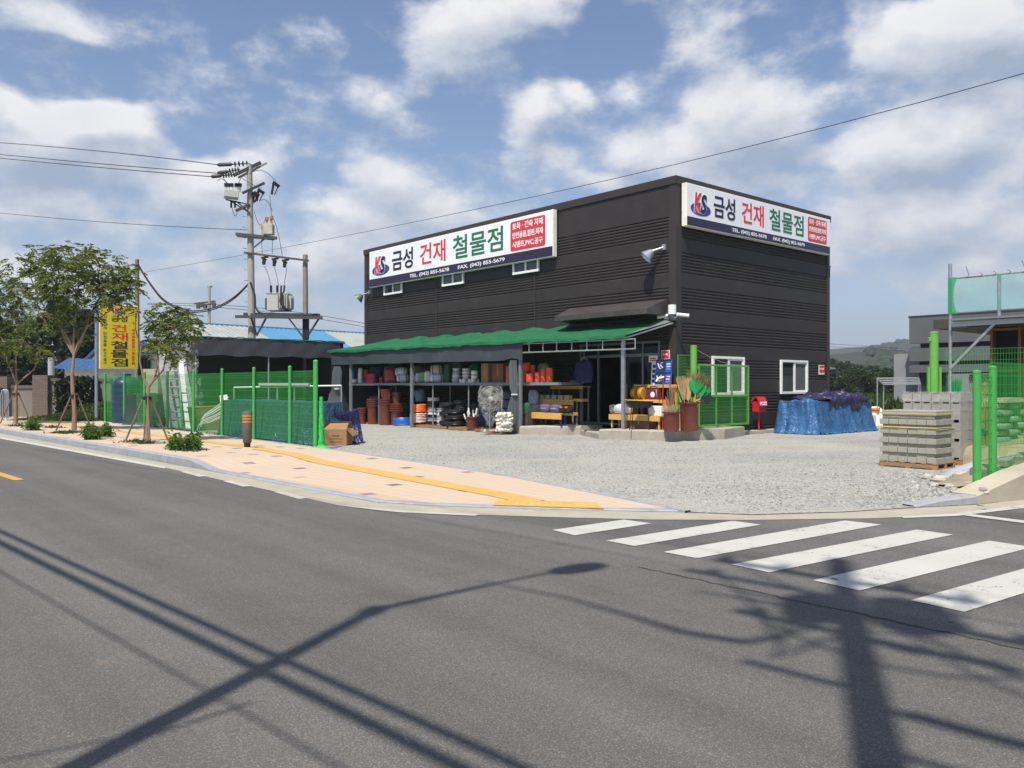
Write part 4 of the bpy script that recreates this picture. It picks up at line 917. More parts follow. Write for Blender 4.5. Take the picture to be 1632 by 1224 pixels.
q3 = pl(624.5, 641, 624, 644, Y=q2.Y, z0=q2.h + .02); q3.h = .47; q3.c = (q2.c[0] - .02, q2.c[1], q2.c[2] + q2.h + .0); pot(q3, 'single brown pot standing on the nest by the post')
for k in range(3):
    m = Lb(); z = 0; w, d, h = .50, .30, .17; m.cbox((0, 0, h / 2 - .015), (w * .9, d * .9, h - .03), taper=1.08); m.cbox((0, 0, h - .015), (w, d, .03)); o = m.build('square_planter', m_brownp, base=(q1.c[0], q1.c[1], q1.c[2] + q1.h + .0 + k * .12), rz=TH + 1.2 + k * .08, bev=.008)
    tag(o, ['lowest', 'middle', 'top'][k] + ' square brown planter stacked on the big pot', 'planter', 'square planters on the big pot')
# wheelbarrow trays leaning in the corner
q = gpl(558, 586, 632, 672); T = thing('wheelbarrow', 'black wheelbarrow standing upright at the left of the brown pots', 'wheelbarrow', q.c, .5)
m = Lb(); m.add([(-.30,-.25,.15),(.30,-.25,.15),(.42,-.32,.75),(-.42,-.32,.75),(-.2,.0,.25),(.2,0,.25),(.28,0,.68),(-.28,0,.68)], [(0,1,5,4),(1,2,6,5),(2,3,7,6),(3,0,4,7),(4,5,6,7)]); m.build('tray', m_black, T, smooth=False, fix=False)
m = Lb(); m.lathe([(.10, -.035), (.16, -.04), (.18, 0), (.16, .04), (.10, .035)], (.0, -.30, .2), 20, Matrix.Rotation(R(90), 3, 'Y')); m.build('wheel', m_black, T); m = Lb(); m.lathe([(0, -.02), (.10, -.02), (.10, .02), (0, .02)], (.0, -.30, .2), 16, Matrix.Rotation(R(90), 3, 'Y')); m.build('rim', m_galv, T)
m = Lb(); m.tube([(-.25, -.2, .05), (-.28, -.1, .8), (-.3, .05, 1.05)], .018, 8); m.tube([(.25, -.2, .05), (.28, -.1, .8), (.3, .05, 1.05)], .018, 8); m.build('handle_frame', m_bluep, T)
for k, (u, v, mt, nm_) in enumerate(((567, 636, m_bluep, 'dark blue'), (569, 643, m_brownp, 'upper terracotta'), (571, 648, m_brownp, 'lower terracotta'))):
    q = gpl(558, 586, 632, 672); m = Lb(); m.ext([(-.32, 0, .0), (-.05, 0, .16), (.04, 0, .12), (.30, 0, -.02), (.28, 0, -.06), (.03, 0, .07), (-.05, 0, .10), (-.3, 0, -.05)], (0, .45, 0))
    tag(m.build('roof_tile', mt, base=(q.c[0] + .02, q.c[1] - .28, .95 - k * .13), rz=.3, smooth=False), nm_ + ' V-shaped ridge piece lying on the wheelbarrow', 'ridge piece', 'ridge pieces on the wheelbarrow')
for k in range(3):
    q = gpl(546 + 8 * k, 558 + 8 * k, 661, 672 + k * 1.2); m = Lb(); m.cbox((0, 0, .08), (.34, .24, .14), (.25 - .3 * k, .2, 0), 1.15); tag(m.build('planter_tray', m_brownp, base=q.c, rz=.4 * k, bev=.01), ['leftmost', 'middle', 'rightmost'][k] + ' terracotta tray dumped by the left curtain', 'planter', 'terracotta trays by the left curtain')
def coil(mb, c, R_, n, r, h, seed=0, sq=1., wob=.012, flatz=False, turn=28):
    rgc = random.Random(seed); pts = []
    for i in range(n * turn + 1):
        t = 2 * math.pi * i / turn; rr = R_ * (1 + rgc.uniform(-wob, wob) * 2); pts.append((c[0] + rr * math.cos(t), c[1] + rr * math.sin(t) * sq, c[2] + r + h * i / (n * turn) + rgc.uniform(-wob, wob)))
    mb.tube(pts, r, 7)
def hose(name, label, q, mt, R_, n, r, h, seed, group=None, z=0, off=(0, 0), rings=2, sq=1.):
    m = Lb()
    for k in range(rings): coil(m, (0, 0, 0), R_ - k * r * 2.1, n, r, h, seed + k, sq)
    return tag(m.build(name, mt, base=(q.c[0] + off[0], q.c[1] + off[1], q.c[2] + z)), label, 'hose', group)
m_bhose = M('blue_hose', (.02, .14, .52), .35, .08, 4); m_ohose = M('orange_hose', (.75, .17, .02), .35, .08, 4); m_phose = M('pink_white_hose', (.60, .42, .36), .45, .25, 6); m_khose = M('black_hose', (.012, .012, .013), .38, .15, 5)
q = gpl(628, 655, 655, 679); hose('hose_coil', 'bright blue hose coil sagging beside the lean-to post', q, m_bhose, .38, 6, .024, .30, 1, sq=.7, rings=2)
q = gpl(653, 681, 655, 681); hose('hose_coil', 'pink and white lay-flat hose coil on a pallet under the orange coil', q, m_phose, .31, 6, .044, .36, 2, z=.12)
hose('hose_coil', 'bright orange hose coil heaped on the pink coil', q, m_ohose, .30, 6, .036, .30, 3, z=.56)
q = gpl(668, 690, 630, 664); m = Lb(); mt_ = Matrix.Rotation(R(78), 3, 'X'); m2 = Lb(); coil(m2, (0, 0, 0), .34, 4, .03, .2, 5); m2.v = [tuple(Matrix.Rotation(R(75), 3, 'X') @ Vector(v) + Vector((0, 0, .75))) for v in m2.v]
tag(m2.build('hose_coil', M('dusty_pink_hose', (.33, .16, .13), .5, .1, 4), base=(q.c[0] + .05, q.c[1] - .2, .1)), 'dusty pink hose coil standing on edge behind the spools', 'hose')
def spool_stack(q, n, h, label, group, mats_, base_z=.12):
    c = (q.c[0], q.c[1])
    for k in range(n):
        m = Lb(); w = q.w / 2; hh = h / n
        m.lathe([(w * .55, .0), (w, .0), (w * 1.01, .012), (w * 1.01, hh * .18), (w * .93, hh * .22), (w * .93, hh * .8), (w * 1.01, hh * .84), (w * 1.01, hh - .014), (w, hh - .004), (w * .55, hh - .004), (w * .52, hh * .5)], (0, 0, 0), 28)
        ords = ['lowest', 'second', 'third', 'fourth', 'fifth', 'sixth', 'seventh', 'eighth', 'ninth']
        o = m.build('tape_spool', mats_[k % len(mats_)], base=(c[0] + rg.uniform(-.012, .012), c[1] + rg.uniform(-.012, .012), base_z + k * hh))
        tag(o, (ords[k] if k < n - 1 else 'topmost') + ' spool counted up ' + label, 'spool', group)
m_spk = M('black_spool', (.018, .018, .02), .35, .25, 7); m_spw = M('white_spool', (.60, .60, .64), .35, .1, 7); m_spg = M('grey_spool', (.30, .31, .34), .35, .15, 7)
q = gpl(681, 701.5, 634, 681); spool_stack(q, 8, q.h - .1, 'the tall black and white stack', 'spools in the tall stack', [m_spk, m_spg, m_spk, m_spw, m_spg, m_spk, m_spk, m_spw], .12)
q = gpl(696, 714.5, 651, 682.5); spool_stack(q, 5, q.h - .1, 'the short pale stack beside it', 'spools in the short stack', [m_spg, m_spw], .12)
ck = [(711, 742, 671, 684, 0, 0, 'bottom of the front stack'), (711, 742, 659, 671, 0, .23, 'second in the front stack'), (715, 738, 647, 659, .0, .45, 'top of the front stack'), (703, 724, 650, 662, .55, 0, 'bottom of the back left stack'), (703, 724, 640, 650, .55, .35, 'middle of the back left stack'), (703, 724, 631, 641, .55, .70, 'top of the back left stack'), (727, 746, 640, 650, .5, .55, 'lower of the back right pair'), (727, 746, 630, 640, .5, .8, 'upper of the back right pair'), (727, 746, 655, 662, .5, .02, 'bottom of the back right stack')]
qb = gpl(711, 742, 660, 685)
for i, (u0, u1, v0, v1, dy, z, lb) in enumerate(ck):
    x = ((u0 + u1) / 2 - CX) / F * (qb.Y + .35 + dy); hose('black_hose_coil', 'black pipe coil, ' + lb + ' under the lean-to', qb, m_khose, .34 if dy == 0 else .29, 3, .046, .12, 30 + i, 'black pipe coils under the lean-to', .12 + z, (x - qb.c[0], dy), rings=2)
def pallet(label, c, L, Wd, rz, group=None, h=.115, name='wooden_pallet', mt=None):
    T = thing(name, label, 'pallet', c, rz, group); m = Lb(); nb = 6
    for k in range(nb): x = -L / 2 + (L - .1) * k / (nb - 1); m.box((x, -Wd / 2, h - .02), (x + .1, Wd / 2, h))
    m.build('deck_boards', mt or m_pallet, T, bev=.003)
    for k in (-1, 0, 1):
        m = Lb(); m.box((-L / 2, k * (Wd / 2 - .05) - .045, .02), (L / 2, k * (Wd / 2 - .05) + .045, h - .021)); m.build('bearer', mt or m_pallet, T, bev=.003)
    for k in (-1, 0, 1):
        m = Lb(); m.box((k * (L / 2 - .05) - .05, -Wd / 2, 0), (k * (L / 2 - .05) + .05, Wd / 2, .019)); m.build('bottom_board', mt or m_pallet, T, bev=.003)
    return T
for lb, u0, u1, v in (('wooden pallet under the orange hose and the spools', 654, 712, 682.5), ('wooden pallet under the black pipe coils', 712, 743, 686), ('reddish wooden pallet under the fan and the glove bundles', 753, 810, 690)):
    a = GB(u0, v - (u1 - u0) * .03, .014); b_ = GB(u1, v + (u1 - u0) * .03, .014); L = math.dist(a, b_); c = ((a[0] + b_[0]) / 2 + .45, (a[1] + b_[1]) / 2)
    pallet(lb, W(*c, .014), L, .85, TH + R(90), mt=M('red_pallet_wood', (.30, .12, .06), .8, .2, 4) if 'reddish' in lb else None)
# paint rollers in a brown bucket
q = gpl(741.5, 763, 664, 686.5); q.c = (q.c[0], q.c[1] - .15, q.c[2]); pot(q, 'brown bucket filled with white paint rollers beside the pallets', 1, None, 'bucket')
rgp = random.Random(8)
for k in range(11):
    a = rgp.uniform(0, 6.28); rad = rgp.uniform(.02, .14); tl = Vector((math.cos(a) * rgp.uniform(.1, .45), math.sin(a) * .2, 1)).normalized(); p0 = Vector((rad * math.cos(a), rad * math.sin(a), .08)); L = rgp.uniform(.5, .78)
    T = thing('paint_roller', 'white paint roller standing in the brown bucket', 'paint roller', (q.c[0], q.c[1], q.c[2]), 0, 'paint rollers in the bucket')
    m = Lb(); m.tube([p0, p0 + tl * L * .68], .010, 6); m.build('handle', m_bluep if k % 3 == 0 else m_galv, T); m = Lb(); m.tube([p0 + tl * L * .66, p0 + tl * L], .028, 10); m.build('sleeve', m_pvc if k % 4 else m_galv, T)
# pedestal fan wrapped in clear plastic
fx = pl(767, 796, 614, 687, Y=27.9, z0=.13); T = thing('pedestal_fan', 'large pedestal fan wrapped in clear plastic on the reddish pallet', 'fan', fx.c, .35)
hz_ = CH + (HZ - 636) / F * 27.9 - .13; rr_ = .42
m = Lb(); m.tube([(0, .05, .04), (0, .05, hz_)], .02, 8); m.build('stand', m_galv, T)
m = Lb(); m.lathe([(0, 0), (.24, 0), (.25, .03), (.06, .06), (.03, .08), (0, .08)], (0, .05, 0), 24); m.build('base', M('fan_base_pink', (.62, .34, .32), .5, .1, 6), T)
m = Lb(); rx = Matrix.Rotation(R(90), 3, 'X')
for k in range(36):
    a = 2 * math.pi * k / 36; pts = [(rr_ * f * math.cos(a + f * .4), -.02 - .10 * (1 - f * f), hz_ + rr_ * f * math.sin(a + f * .4)) for f in (.15, .4, .7, .92, 1.0)]; m.tube(pts, .003, 4, False)
for f in (.16, .5, .8, 1.0): m.tube([(rr_ * f * math.cos(2 * math.pi * k / 40), -.02 - .10 * (1 - f * f), hz_ + rr_ * f * math.sin(2 * math.pi * k / 40)) for k in range(41)], .005 if f < 1 else .011, 5, False)
m.build('guard', M('fan_grey', (.22, .215, .20), .5, .1, 6), T)
m = Lb()
for k in range(4):
    a = 2 * math.pi * k / 4 + .3; rowsf = [[(f * rr_ * .9 * math.cos(a + b), .0 + .05 * b, hz_ + f * rr_ * .9 * math.sin(a + b)) for b in (-.5, -.2, .1, .4)] for f in (.15, .5, .8, 1)]; m.grid(rowsf)
m.build('blade', M('fan_blade', (.26, .25, .22), .4), T, fix=False); m = Lb(); m.lathe([(0, -.12), (.07, -.11), (.08, -.06), (.08, .14), (.05, .2), (0, .2)], (0, .02, hz_), 16, rx); m.build('motor', M('fan_hub', (.42, .41, .38), .4), T)
t = NT('clear_plastic_film'); t.b.inputs['Base Color'].default_value = (.75, .76, .74, 1); t.b.inputs['Roughness'].default_value = .25; c_ = t.coord(); nz_ = t.noise(c_, 7, 5, .7)
t.l(t.math('MULTIPLY_ADD', nz_, 1.3, -.53, clamp=True), t.b.inputs['Alpha']); t.bump(nz_, 1.0, .08); m_film = t.mat
m = Lb(); rows = []
for i, (z, hw, dp) in enumerate(((hz_ + .46, .30, .05), (hz_ + .44, .36, .16), (hz_ + .25, .44, .17), (hz_, .45, .18), (hz_ - .3, .40, .17), (hz_ - .55, .26, .13), (hz_ - .85, .13, .09), (hz_ - .95, .08, .06))):
    rows.append([(hw * math.cos(t_) * (1 + .06 * math.sin(7 * t_ + i)), dp * math.sin(t_) * (1 + .1 * math.sin(5 * t_ + i)), z) for t_ in [2 * math.pi * k / 30 for k in range(31)]])
m.grid(rows); m.build('plastic_cover', m_film, T, fix=False)
# cotton glove bundles, dark bags and sacks
rgb = random.Random(4); m_glove = M('cotton_white', (.66, .62, .52), .9, .12, 9, .6, 30)
for k in range(12):
    col_, row_ = k % 3, k // 3
    q = gpl(793 + col_ * 6.5, 803 + col_ * 6.5, 672, 688); m = Lb(); m.ball((0, 0, .085), (.13, .15, .095), 22, 14, .30, rgb, .9)
    tag(m.build('glove_bundle', m_glove, base=(q.x + rgb.uniform(-.02, .02), 28.0 + rgb.uniform(-.03, .1), .12 + row_ * .16), rz=rgb.uniform(0, 3)), ['left', 'middle', 'right'][col_] + ' white cotton glove bundle in the ' + ['bottom', 'second', 'third', 'top'][row_] + ' row of the heap by the curtain', 'glove bundle', 'cotton glove bundles')
m_lil = M('lilac_bag', (.075, .075, .14), .4, .2, 6, .4, 14)
for k in range(4):
    q = pl(797, 818, 618 + 9 * k, 629 + 9 * k, .9); q.c = (q.c[0], q.c[1], .18 + (3 - k) * .33); q.h = .34; q.w = .5
    sack('glove_sack', ['topmost', 'second', 'third', 'lowest'][k] + ' dark lilac packet in the stack behind the fan', 'packet', q, m_lil, .7, 40 + k, 'lilac packets stacked behind the fan', .5)
for k, (u0, u1, v0, v1, lb, mt) in enumerate(((842, 860, 621, 647, 'pale blue sack heaped behind the yellow rack', M('pale_blue_sack', (.28, .31, .38), .6, .3, 7, .5, 12)), (846, 862, 643, 660, 'grey blue sack at the left end of the yellow rack', M('grey_blue_sack', (.22, .25, .31), .6, .3, 7, .5, 12)), (829, 846, 642, 662, 'dark green netting heap right of the curtain', M('dark_green_net', (.012, .10, .05), .7, .5, 16, .9, 30)), (660, 680, 619, 640, 'pale blue plastic sack at the back of the lean-to', M('pale_blue_film', (.12, .17, .26), .4, .3, 5, .5, 10)))):
    q = pl(u0, u1, v0, v1, .9 if k < 2 else .35 if k == 2 else 1.2); q.c = (q.c[0], q.c[1], q.z0); sack('sack', lb, 'sack', q, mt, .8, 60 + k, None, .75, amp=.14)
crt = carton('crate', 'low dark wooden crate under the green netting heap', 'crate', None, .45, .5, .55, TH, M('dark_crate', (.08, .055, .04), .8), at=W(rf(5) + .65, FF(838, 670, .6)[1], .3))

# second row of stock at the back of the shelf and along the wall
m_dsk = [M('back_sack_' + n, c, .6, .3, 6, .5, 12) for n, c in (('grey', (.16, .17, .18)), ('tan', (.24, .18, .11)), ('blue', (.05, .09, .20)), ('red', (.22, .025, .025)), ('white', (.40, .40, .42)), ('green', (.03, .12, .06)))]
nmc = ('grey', 'tan', 'blue', 'dark red', 'white', 'green')
for k, (u, bh, ref) in enumerate(((575, 4, 'the slim white roll'), (598, 2, 'the blue-banded red tub'), (621, 0, 'the red wrapped bundle'), (645, 2, 'the two strapped bundles'), (664, 1, 'the pale lilac bag'), (682, 3, 'the pinkish white bag'), (698, 4, 'the large strapped bundle'), (727, 1, 'the grey tub stack'), (743, 0, 'the pinkish grey tubs'), (756, 5, 'the white paint tubs'), (838, 0, 'the tall orange netting rolls'), (866, 1, 'the row of orange netting rolls'))):
    q = pl(u - 10, u + 10, 578, 606, 1.05, z0=ZS); q.h = rgb.uniform(.50, .78)
    sack('back_sack', nmc[bh] + ' sack in the back row of the shelf behind ' + ref, 'sack', q, m_dsk[bh], .7, 200 + k, None, .6, amp=.08)
for k, (u, bh, ref) in enumerate(((598, 1, 'the second brown pot nest'), (640, 0, 'the pot nest by the post'), (668, 3, 'the orange hose coil'), (690, 2, 'the tall spool stack'), (712, 5, 'the short spool stack'), (752, 0, 'the paint roller bucket'), (770, 2, 'the pedestal fan'), (736, 1, 'the black pipe coils'))):
    q = pl(u - 12, u + 12, 640, 672, 1.6, z0=.02); q.h = rgb.uniform(.75, 1.25)
    sack('floor_sack', nmc[bh] + ' sack standing on the ground at the wall behind ' + ref, 'sack', q, m_dsk[bh], .7, 230 + k, None, .6, amp=.08)
for k, (u, v, mt, lb) in enumerate(((772, 688.5, m_galv, 'left grey wire coil on the reddish pallet'), (779, 687, m_khose, 'thin black wire coil on the reddish pallet'))):
    x, y, _ = G(u, v, .13); m = Lb(); coil(m, (0, 0, 0), .13, 5, .010, .07, 320 + k); tag(m.build('wire_coil', mt, base=(x, y + .1, .13 if k < 2 else .014)), lb, 'wire coil')

# ------------------------------------------------------------------ stepped yellow racks at the shop door
def plank(mb, u0, u1, v0, v1, r, dep, up=None):
    s1, z1 = FR(u0, v0, r); s0, z0 = FR(u1, v1, r); zb = FR(u0, v1, r)[1]; mb.box((r, s0, (z0 + zb) / 2), (r + dep, s1, z1)); return s0, s1, z1
rk = bthing('display_rack', 'stepped three-tier yellow wooden rack left of the shop door', 'rack', -1.0, 4.2, HS)
tiers = []
for i, (u0, u1, v0, v1, r, dep) in enumerate(((838.5, 894, 656.6, 667.5, -1.75, .34), (858, 913, 636, 645, -1.15, .34), (877, 928, 615, 620, -.60, .45))):
    m = MB(); a = plank(m, u0, u1, v0, v1, r, .03); zt = a[2]; m.box((r + .031, a[0], zt - .045), (r + dep, a[1], zt - .005)); m.build('tier_board', m_woody, rk, bev=.004, smooth=False); tiers.append((r, *a))
    for s in (a[0] + .06, a[1] - .1): m = MB(); m.box((r + .06, s, HS + .012), (r + .11, s + .05, zt - .046)); m.box((r + dep - .08, s, HS + .012), (r + dep - .03, s + .05, zt - .046)); m.build('leg', m_bluep if i == 0 else m_grey, rk, smooth=False)
ex = MB(); plank(ex, 894, 911, 657, 662, -1.55, .3); ex.build('side_board', m_woody, rk, smooth=False); ex = MB(); plank(ex, 913, 928, 635.5, 640, -.95, .3); ex.build('side_board', m_woody, rk, smooth=False)
m_pouch = M('lilac_canvas', (.10, .09, .19), .7, .25, 6, .4, 20)
for k, (u0, u1, mt, lb) in enumerate(((861, 877, m_pouch, 'left lilac tool pouch on the lowest yellow tier'), (877, 894, m_pouch, 'right lilac tool pouch on the lowest yellow tier'), (893, 902, m_black, 'black pouch with an orange tag, left of its twin'), (901, 911, m_black, 'black pouch with an orange tag at the right end of the tier'))):
    r, s0, s1, zt = tiers[0]; s, _ = FR((u0 + u1) / 2, 656, r + .15); w = (u1 - u0) / F * W(r, s)[1] * 1.25
    T = bthing('tool_pouch', lb, 'tool pouch', r + .17, s, zt - .004, 'tool pouches on the yellow rack'); m = Lb(); h = .29 if k < 2 else .25; m.ball((0, 0, h / 2), (.13, w / 2, h / 2), 16, 10, .06, random.Random(k), .55); m.build('pouch', mt, T)
    m = Lb(); m.box((-.138, -w * .3, h * .50), (-.125, w * .3, h * .56)) if k < 2 else m.box((-.14, -.05, h * .72), (-.11, .05, h * .95)); m.build('trim', m_whiteb if k < 2 else m_ohose, T, smooth=False)
for k in range(5):
    r, s0, s1, zt = tiers[1]; s, _ = FR(864 + k * 10.2, 630, r + .12); mt = (M('white_printed_box', (.50, .51, .52), .5, .15, 9), M('blue_white_box', (.30, .37, .44), .5, .3, 9), M('grey_box', (.34, .34, .34), .5, .2, 9), M('beige_box', (.38, .34, .27), .5, .2, 9), M('tan_box', (.42, .36, .28), .5, .2, 9))[k]
    carton('small_box', ['white', 'blue and white', 'grey', 'beige', 'tan'][k] + ' small box in the row on the middle yellow tier', 'box', None, .18, .21, .15, TH, mt, 'small boxes on the middle tier', at=W(r + .15, s, zt - .004), bev=.003)
r, s0, s1, zt = tiers[2]
s, _ = FR(904, 607, r + .2); T = bthing('baseball_cap', 'crimson cap lying on the top yellow tier', 'cap', r + .2, s, zt - .004); m = Lb(); m.ball((0, 0, .0), (.13, .15, .2), 18, 10, .05, random.Random(2), .9, flat=0.); m.build('crown', M('crimson_cloth', (.40, .015, .05), .8, .2, 6), T); m = Lb(); m.cbox((-.16, .05, .012), (.14, .18, .012)); m.build('peak', M('crimson_cloth', (.4, .01, .04)), T)
for k, (u, w, h, mt, lb) in enumerate(((891, .42, .10, m_pouch, 'folded grey-lilac cloth at the left of the top tier'), (915, .34, .22, M('grey_beige_cloth', (.20, .17, .15), .9, .25, 5, .5, 10), 'grey beige cloth heap at the right of the top tier'))):
    s, _ = FR(u, 610, r + .2); m = Lb(); m.ball((0, 0, h / 2), (.16, w / 2, h / 2), 18, 10, .14, random.Random(k + 5), .7); tag(m.build('cloth_heap', mt, base=W(r + .22, s, zt - .004), rz=TH), lb, 'cloth')
# blue work jacket on a hanger
rj = -1.35; s, zj = FR(931, 574, rj); T = bthing('work_jacket', 'dark blue work jacket hanging from the lean-to beside the door', 'jacket', rj, s, FR(931, 609, rj)[1]); zb = FR(931, 609, rj)[1]
m = MB(); rows = []
for i in range(11):
    f = i / 10; z = zj - .02 + (zb - zj) * f; hw = .20 + .14 * min(1, f * 3.2) + .03 * f
    row = []
    for k in range(29):
        t_ = 2 * math.pi * k / 28; row.append((rj + .085 * math.sin(t_) * (.4 + .6 * min(1, f * 2.5)) + .02 * math.sin(k * 1.9 + f * 3), s + hw * math.cos(t_) * (1 + .03 * math.sin(k * 2.3)), z + .02 * math.cos(t_ * 2)))
    rows.append(row)
m.grid(rows); m.build('jacket_body', M('navy_cloth', (.008, .010, .055), .85, .25, 5, .4, 15), T, fix=False)
for sg in (-1, 1): m = MB(); m.tube([(rj, s + sg * .22, zj - .06), (rj - .02, s + sg * .33, zj - .32), (rj - .03, s + sg * .36, zj - .62)], [.075, .075, .06], 12); m.build('sleeve', M('navy_cloth', (.01, .01, .08)), T)
m = MB(); m.tube([(rj, s - .18, zj + .0), (rj, s, zj + .07), (rj, s + .18, zj)], .008, 6); m.tube([(rj, s, zj + .07), (rj, s, 2.83)], .005, 5); m.build('hanger', m_galv, T)
# right-hand rack with tape reels and a toolbox
rk = bthing('display_rack', 'two-tier yellow wooden rack right of the shop door behind the brown pots', 'rack', -.8, .8, HS); tr2 = []
for i, (u0, u1, v0, v1, r, dep) in enumerate(((970, 1053, 660, 668.5, -1.25, .5), (994, 1072, 636, 641, -.85, .4), (1010, 1081, 613, 618, -.42, .36))):
    m = MB(); s1, z1 = FR(u0, v0, r); s0, _ = FR(u1, v1, r); s0 = max(s0, -.35); zl = FR(u0, v1, r)[1]; m.box((r, s0, zl), (r + .03, s1, z1)); m.box((r + .031, s0, z1 - .04), (r + dep, s1, z1 - .005)); m.build('tier_board', m_woody, rk, bev=.004, smooth=False); tr2.append((r, s0, s1, z1))
    for s in (s0 + .05, s1 - .1): m = MB(); m.box((r + .06, s, HS + .013), (r + .11, s + .05, z1 - .042)); m.box((r + dep - .08, s, HS + .013), (r + dep - .03, s + .05, z1 - .042)); m.build('leg', m_woody, rk, smooth=False)
r, s0, s1, z1 = tr2[1]
for k, u in enumerate((1011, 1022)):
    s, _ = FR(u, 627, r + .1); T = bthing('cable_reel', ['left', 'right'][k] + ' yellow cable reel with a black handle on the right-hand rack', 'cable reel', r + .18, s, z1 - .004, 'yellow cable reels')
    ax = Matrix.Rotation(R(90), 3, 'X') @ Matrix.Identity(3); m = Lb(); m.lathe([(.03, -.07), (.19, -.075), (.195, -.05), (.15, -.04), (.15, .04), (.195, .05), (.19, .075), (.03, .07)], (0, 0, .2), 26, ax); m.build('drum', M('amber_plastic', (.55, .27, .03), .4, .15, 6), T)
    m = Lb(); m.tube([(0, -.12, .3), (0, -.12, .42), (0, .12, .42), (0, .12, .3)], .014, 6); m.build('handle', m_strap, T)
s, _ = FR(1036, 627, r + .1); T = bthing('tool_box', 'maroon tool box with a white printed label beside the cable reels', 'tool box', r + .2, s - .05, z1 - .004)
m = Lb(); m.cbox((0, 0, .17), (.26, .52, .34), (0, 0, 0), .8); m.build('box', M('maroon_plastic', (.13, .02, .03), .4, .2, 6), T, bev=.02); m = Lb(); m.lathe([(0, 0), (.09, 0), (.09, .01), (0, .01)], (-.128, -.08, .16), 20, Matrix.Rotation(R(-90), 3, 'Y')); m.build('round_label', m_pvc, T); m = Lb(); m.tube([(0, -.13, .34), (0, -.11, .41), (0, .11, .41), (0, .13, .34)], .015, 6); m.build('handle', m_strap, T)
r, s0, s1, z1 = tr2[0]
s, _ = FR(990, 652, r + .15); T = bthing('sand_bag', 'white sack with a clear open end lying on the lowest tier of the right-hand rack', 'sack', r + .2, s, z1 - .004)
m = Lb(); m.ball((0, -.05, .17), (.17, .36, .17), 20, 12, .07, random.Random(5), .7); m.build('sack_body', m_whiteb, T); m = Lb(); m.ball((0, .38, .16), (.14, .13, .15), 14, 9, .15, random.Random(6), .8); m.build('open_end', m_film, T)
s, _ = FR(1044, 652, r + .1); carton('foam_box', 'white foam box on the lowest tier behind the small brown pot', 'box', None, .35, .5, .30, TH, m_pvc, at=W(r + .26, max(s, -.1), z1 - .004), bev=.01)
s, _ = FR(986, 640, -1.0); carton('yellow_box', 'upright orange-yellow box behind the white sack', 'box', None, .3, .34, .72, TH, M('orange_yellow_card', (.50, .22, .02), .6, .1, 4), at=W(-.55, s - .05, HS + .012))
s, _ = FR(1026, 675, -.9); carton('carton', 'dark brown carton on the slab under the right-hand rack', 'carton', None, .4, .75, .38, TH, m_cardd, None, m_tape, at=W(-.95, s, HS + .012))
# black folding barbecue tray on thin legs
q = pl(998, 1040, 638, 686, zb=HS + .01); T = thing('tray_stand', 'black tapered metal tray on thin legs in front of the right-hand rack', 'tray', q.c, .12)
m = Lb(); w = q.w / 2; m.add([(-w * .72, -.12, q.h - .24), (w * .75, -.12, q.h - .24), (w * .75, .12, q.h - .24), (-w * .72, .12, q.h - .24), (-w, -.2, q.h), (w, -.2, q.h - .03), (w, .2, q.h - .03), (-w, .2, q.h)], [(0,1,2,3),(0,1,5,4),(1,2,6,5),(2,3,7,6),(3,0,4,7)]); m.build('tray', M('matt_black_metal', (.016, .016, .017), .6, .2, 5), T, smooth=False, fix=False)
m = Lb(); m.tube([(-w, -.2, q.h), (w, -.2, q.h - .03), (w, .2, q.h - .03), (-w, .2, q.h), (-w, -.2, q.h)], .012, 6); m.build('rim', m_woody, T)
for (a, b_) in (((-w * .7, -.12), (-w * .9, -.2)), ((w * .6, -.12), (w * .62, -.18)), ((-w * .4, .12), (-w * .45, .18)), ((w * .7, .12), (w * .95, .18))):
    m = Lb(); m.tube([(a[0], a[1], q.h - .22), (b_[0], b_[1], 0)], .014, 6); m.build('leg', M('matt_black_metal', (.02, .02, .02)), T)
# boards and signs leaning by the door
def board(name, label, cat, u0, u1, v0, v1, r, face, lean=.1):
    s1, zt = FR(u0, v0, r); s0, zb = FR(u1, v1, r); T = bthing(name, label, cat, r, (s0 + s1) / 2, zb)
    m = MB(); m.ext([(r, s0, zb), (r, s1, zb), (r + lean, s1, zt), (r + lean, s0, zt)], (.02, 0, 0)); m.build('board', face, T, smooth=False)
    def mp(fx, fy, o=0): return (r + lean * fy - .004 - o, s1 + (s0 - s1) * fx, zb + (zt - zb) * fy)
    return T, mp, s1 - s0, zt - zb
m_poster = M('poster_blue', (.012, .10, .42), .35, .35, 5); m_pdark = M('poster_navy', (.012, .03, .12), .35, .3, 9)
for i, (u0, u1, v0, v1, lb, r, word) in enumerate(((1045, 1070, 573, 593, 'upper blue tool poster board by the door', -.32, 1), (1043, 1069.5, 593, 613, 'lower blue tool poster board by the door', -.36, 2))):
    T, mp, w, h = board('poster_board', lb, 'poster', u0, u1, v0, v1, r, m_poster, .03); 
    m = MB(); m.poly([mp(.03, .05), mp(.62, .05), mp(.62, .86), mp(.03, .86)]); m.build('dark_panel', m_pdark, T, smooth=False, fix=False)
    m = MB(); m.poly([mp(.03, .87), mp(.95, .87), mp(.95, .98), mp(.03, .98)]); m.build('title_band', M('band_black', (.015, .015, .02), .4), T, smooth=False, fix=False)
    m = MB(); m.tube([mp(.14, .7, .01), mp(.2, .45, .01), mp(.3, .25, .01), mp(.46, .35, .01), mp(.3, .55, .01), mp(.42, .75, .01)], .022, 6); m.build('tool_picture', m_whiteb, T)
    for k in range(3): m = MB(); m.poly([mp(.68, .60 - .2 * k), mp(.92, .60 - .2 * k), mp(.92, .68 - .2 * k), mp(.68, .68 - .2 * k)]); m.build('text_block', m_wl if k < 2 else M('poster_sky', (.10, .36, .72), .4), T, smooth=False, fix=False)
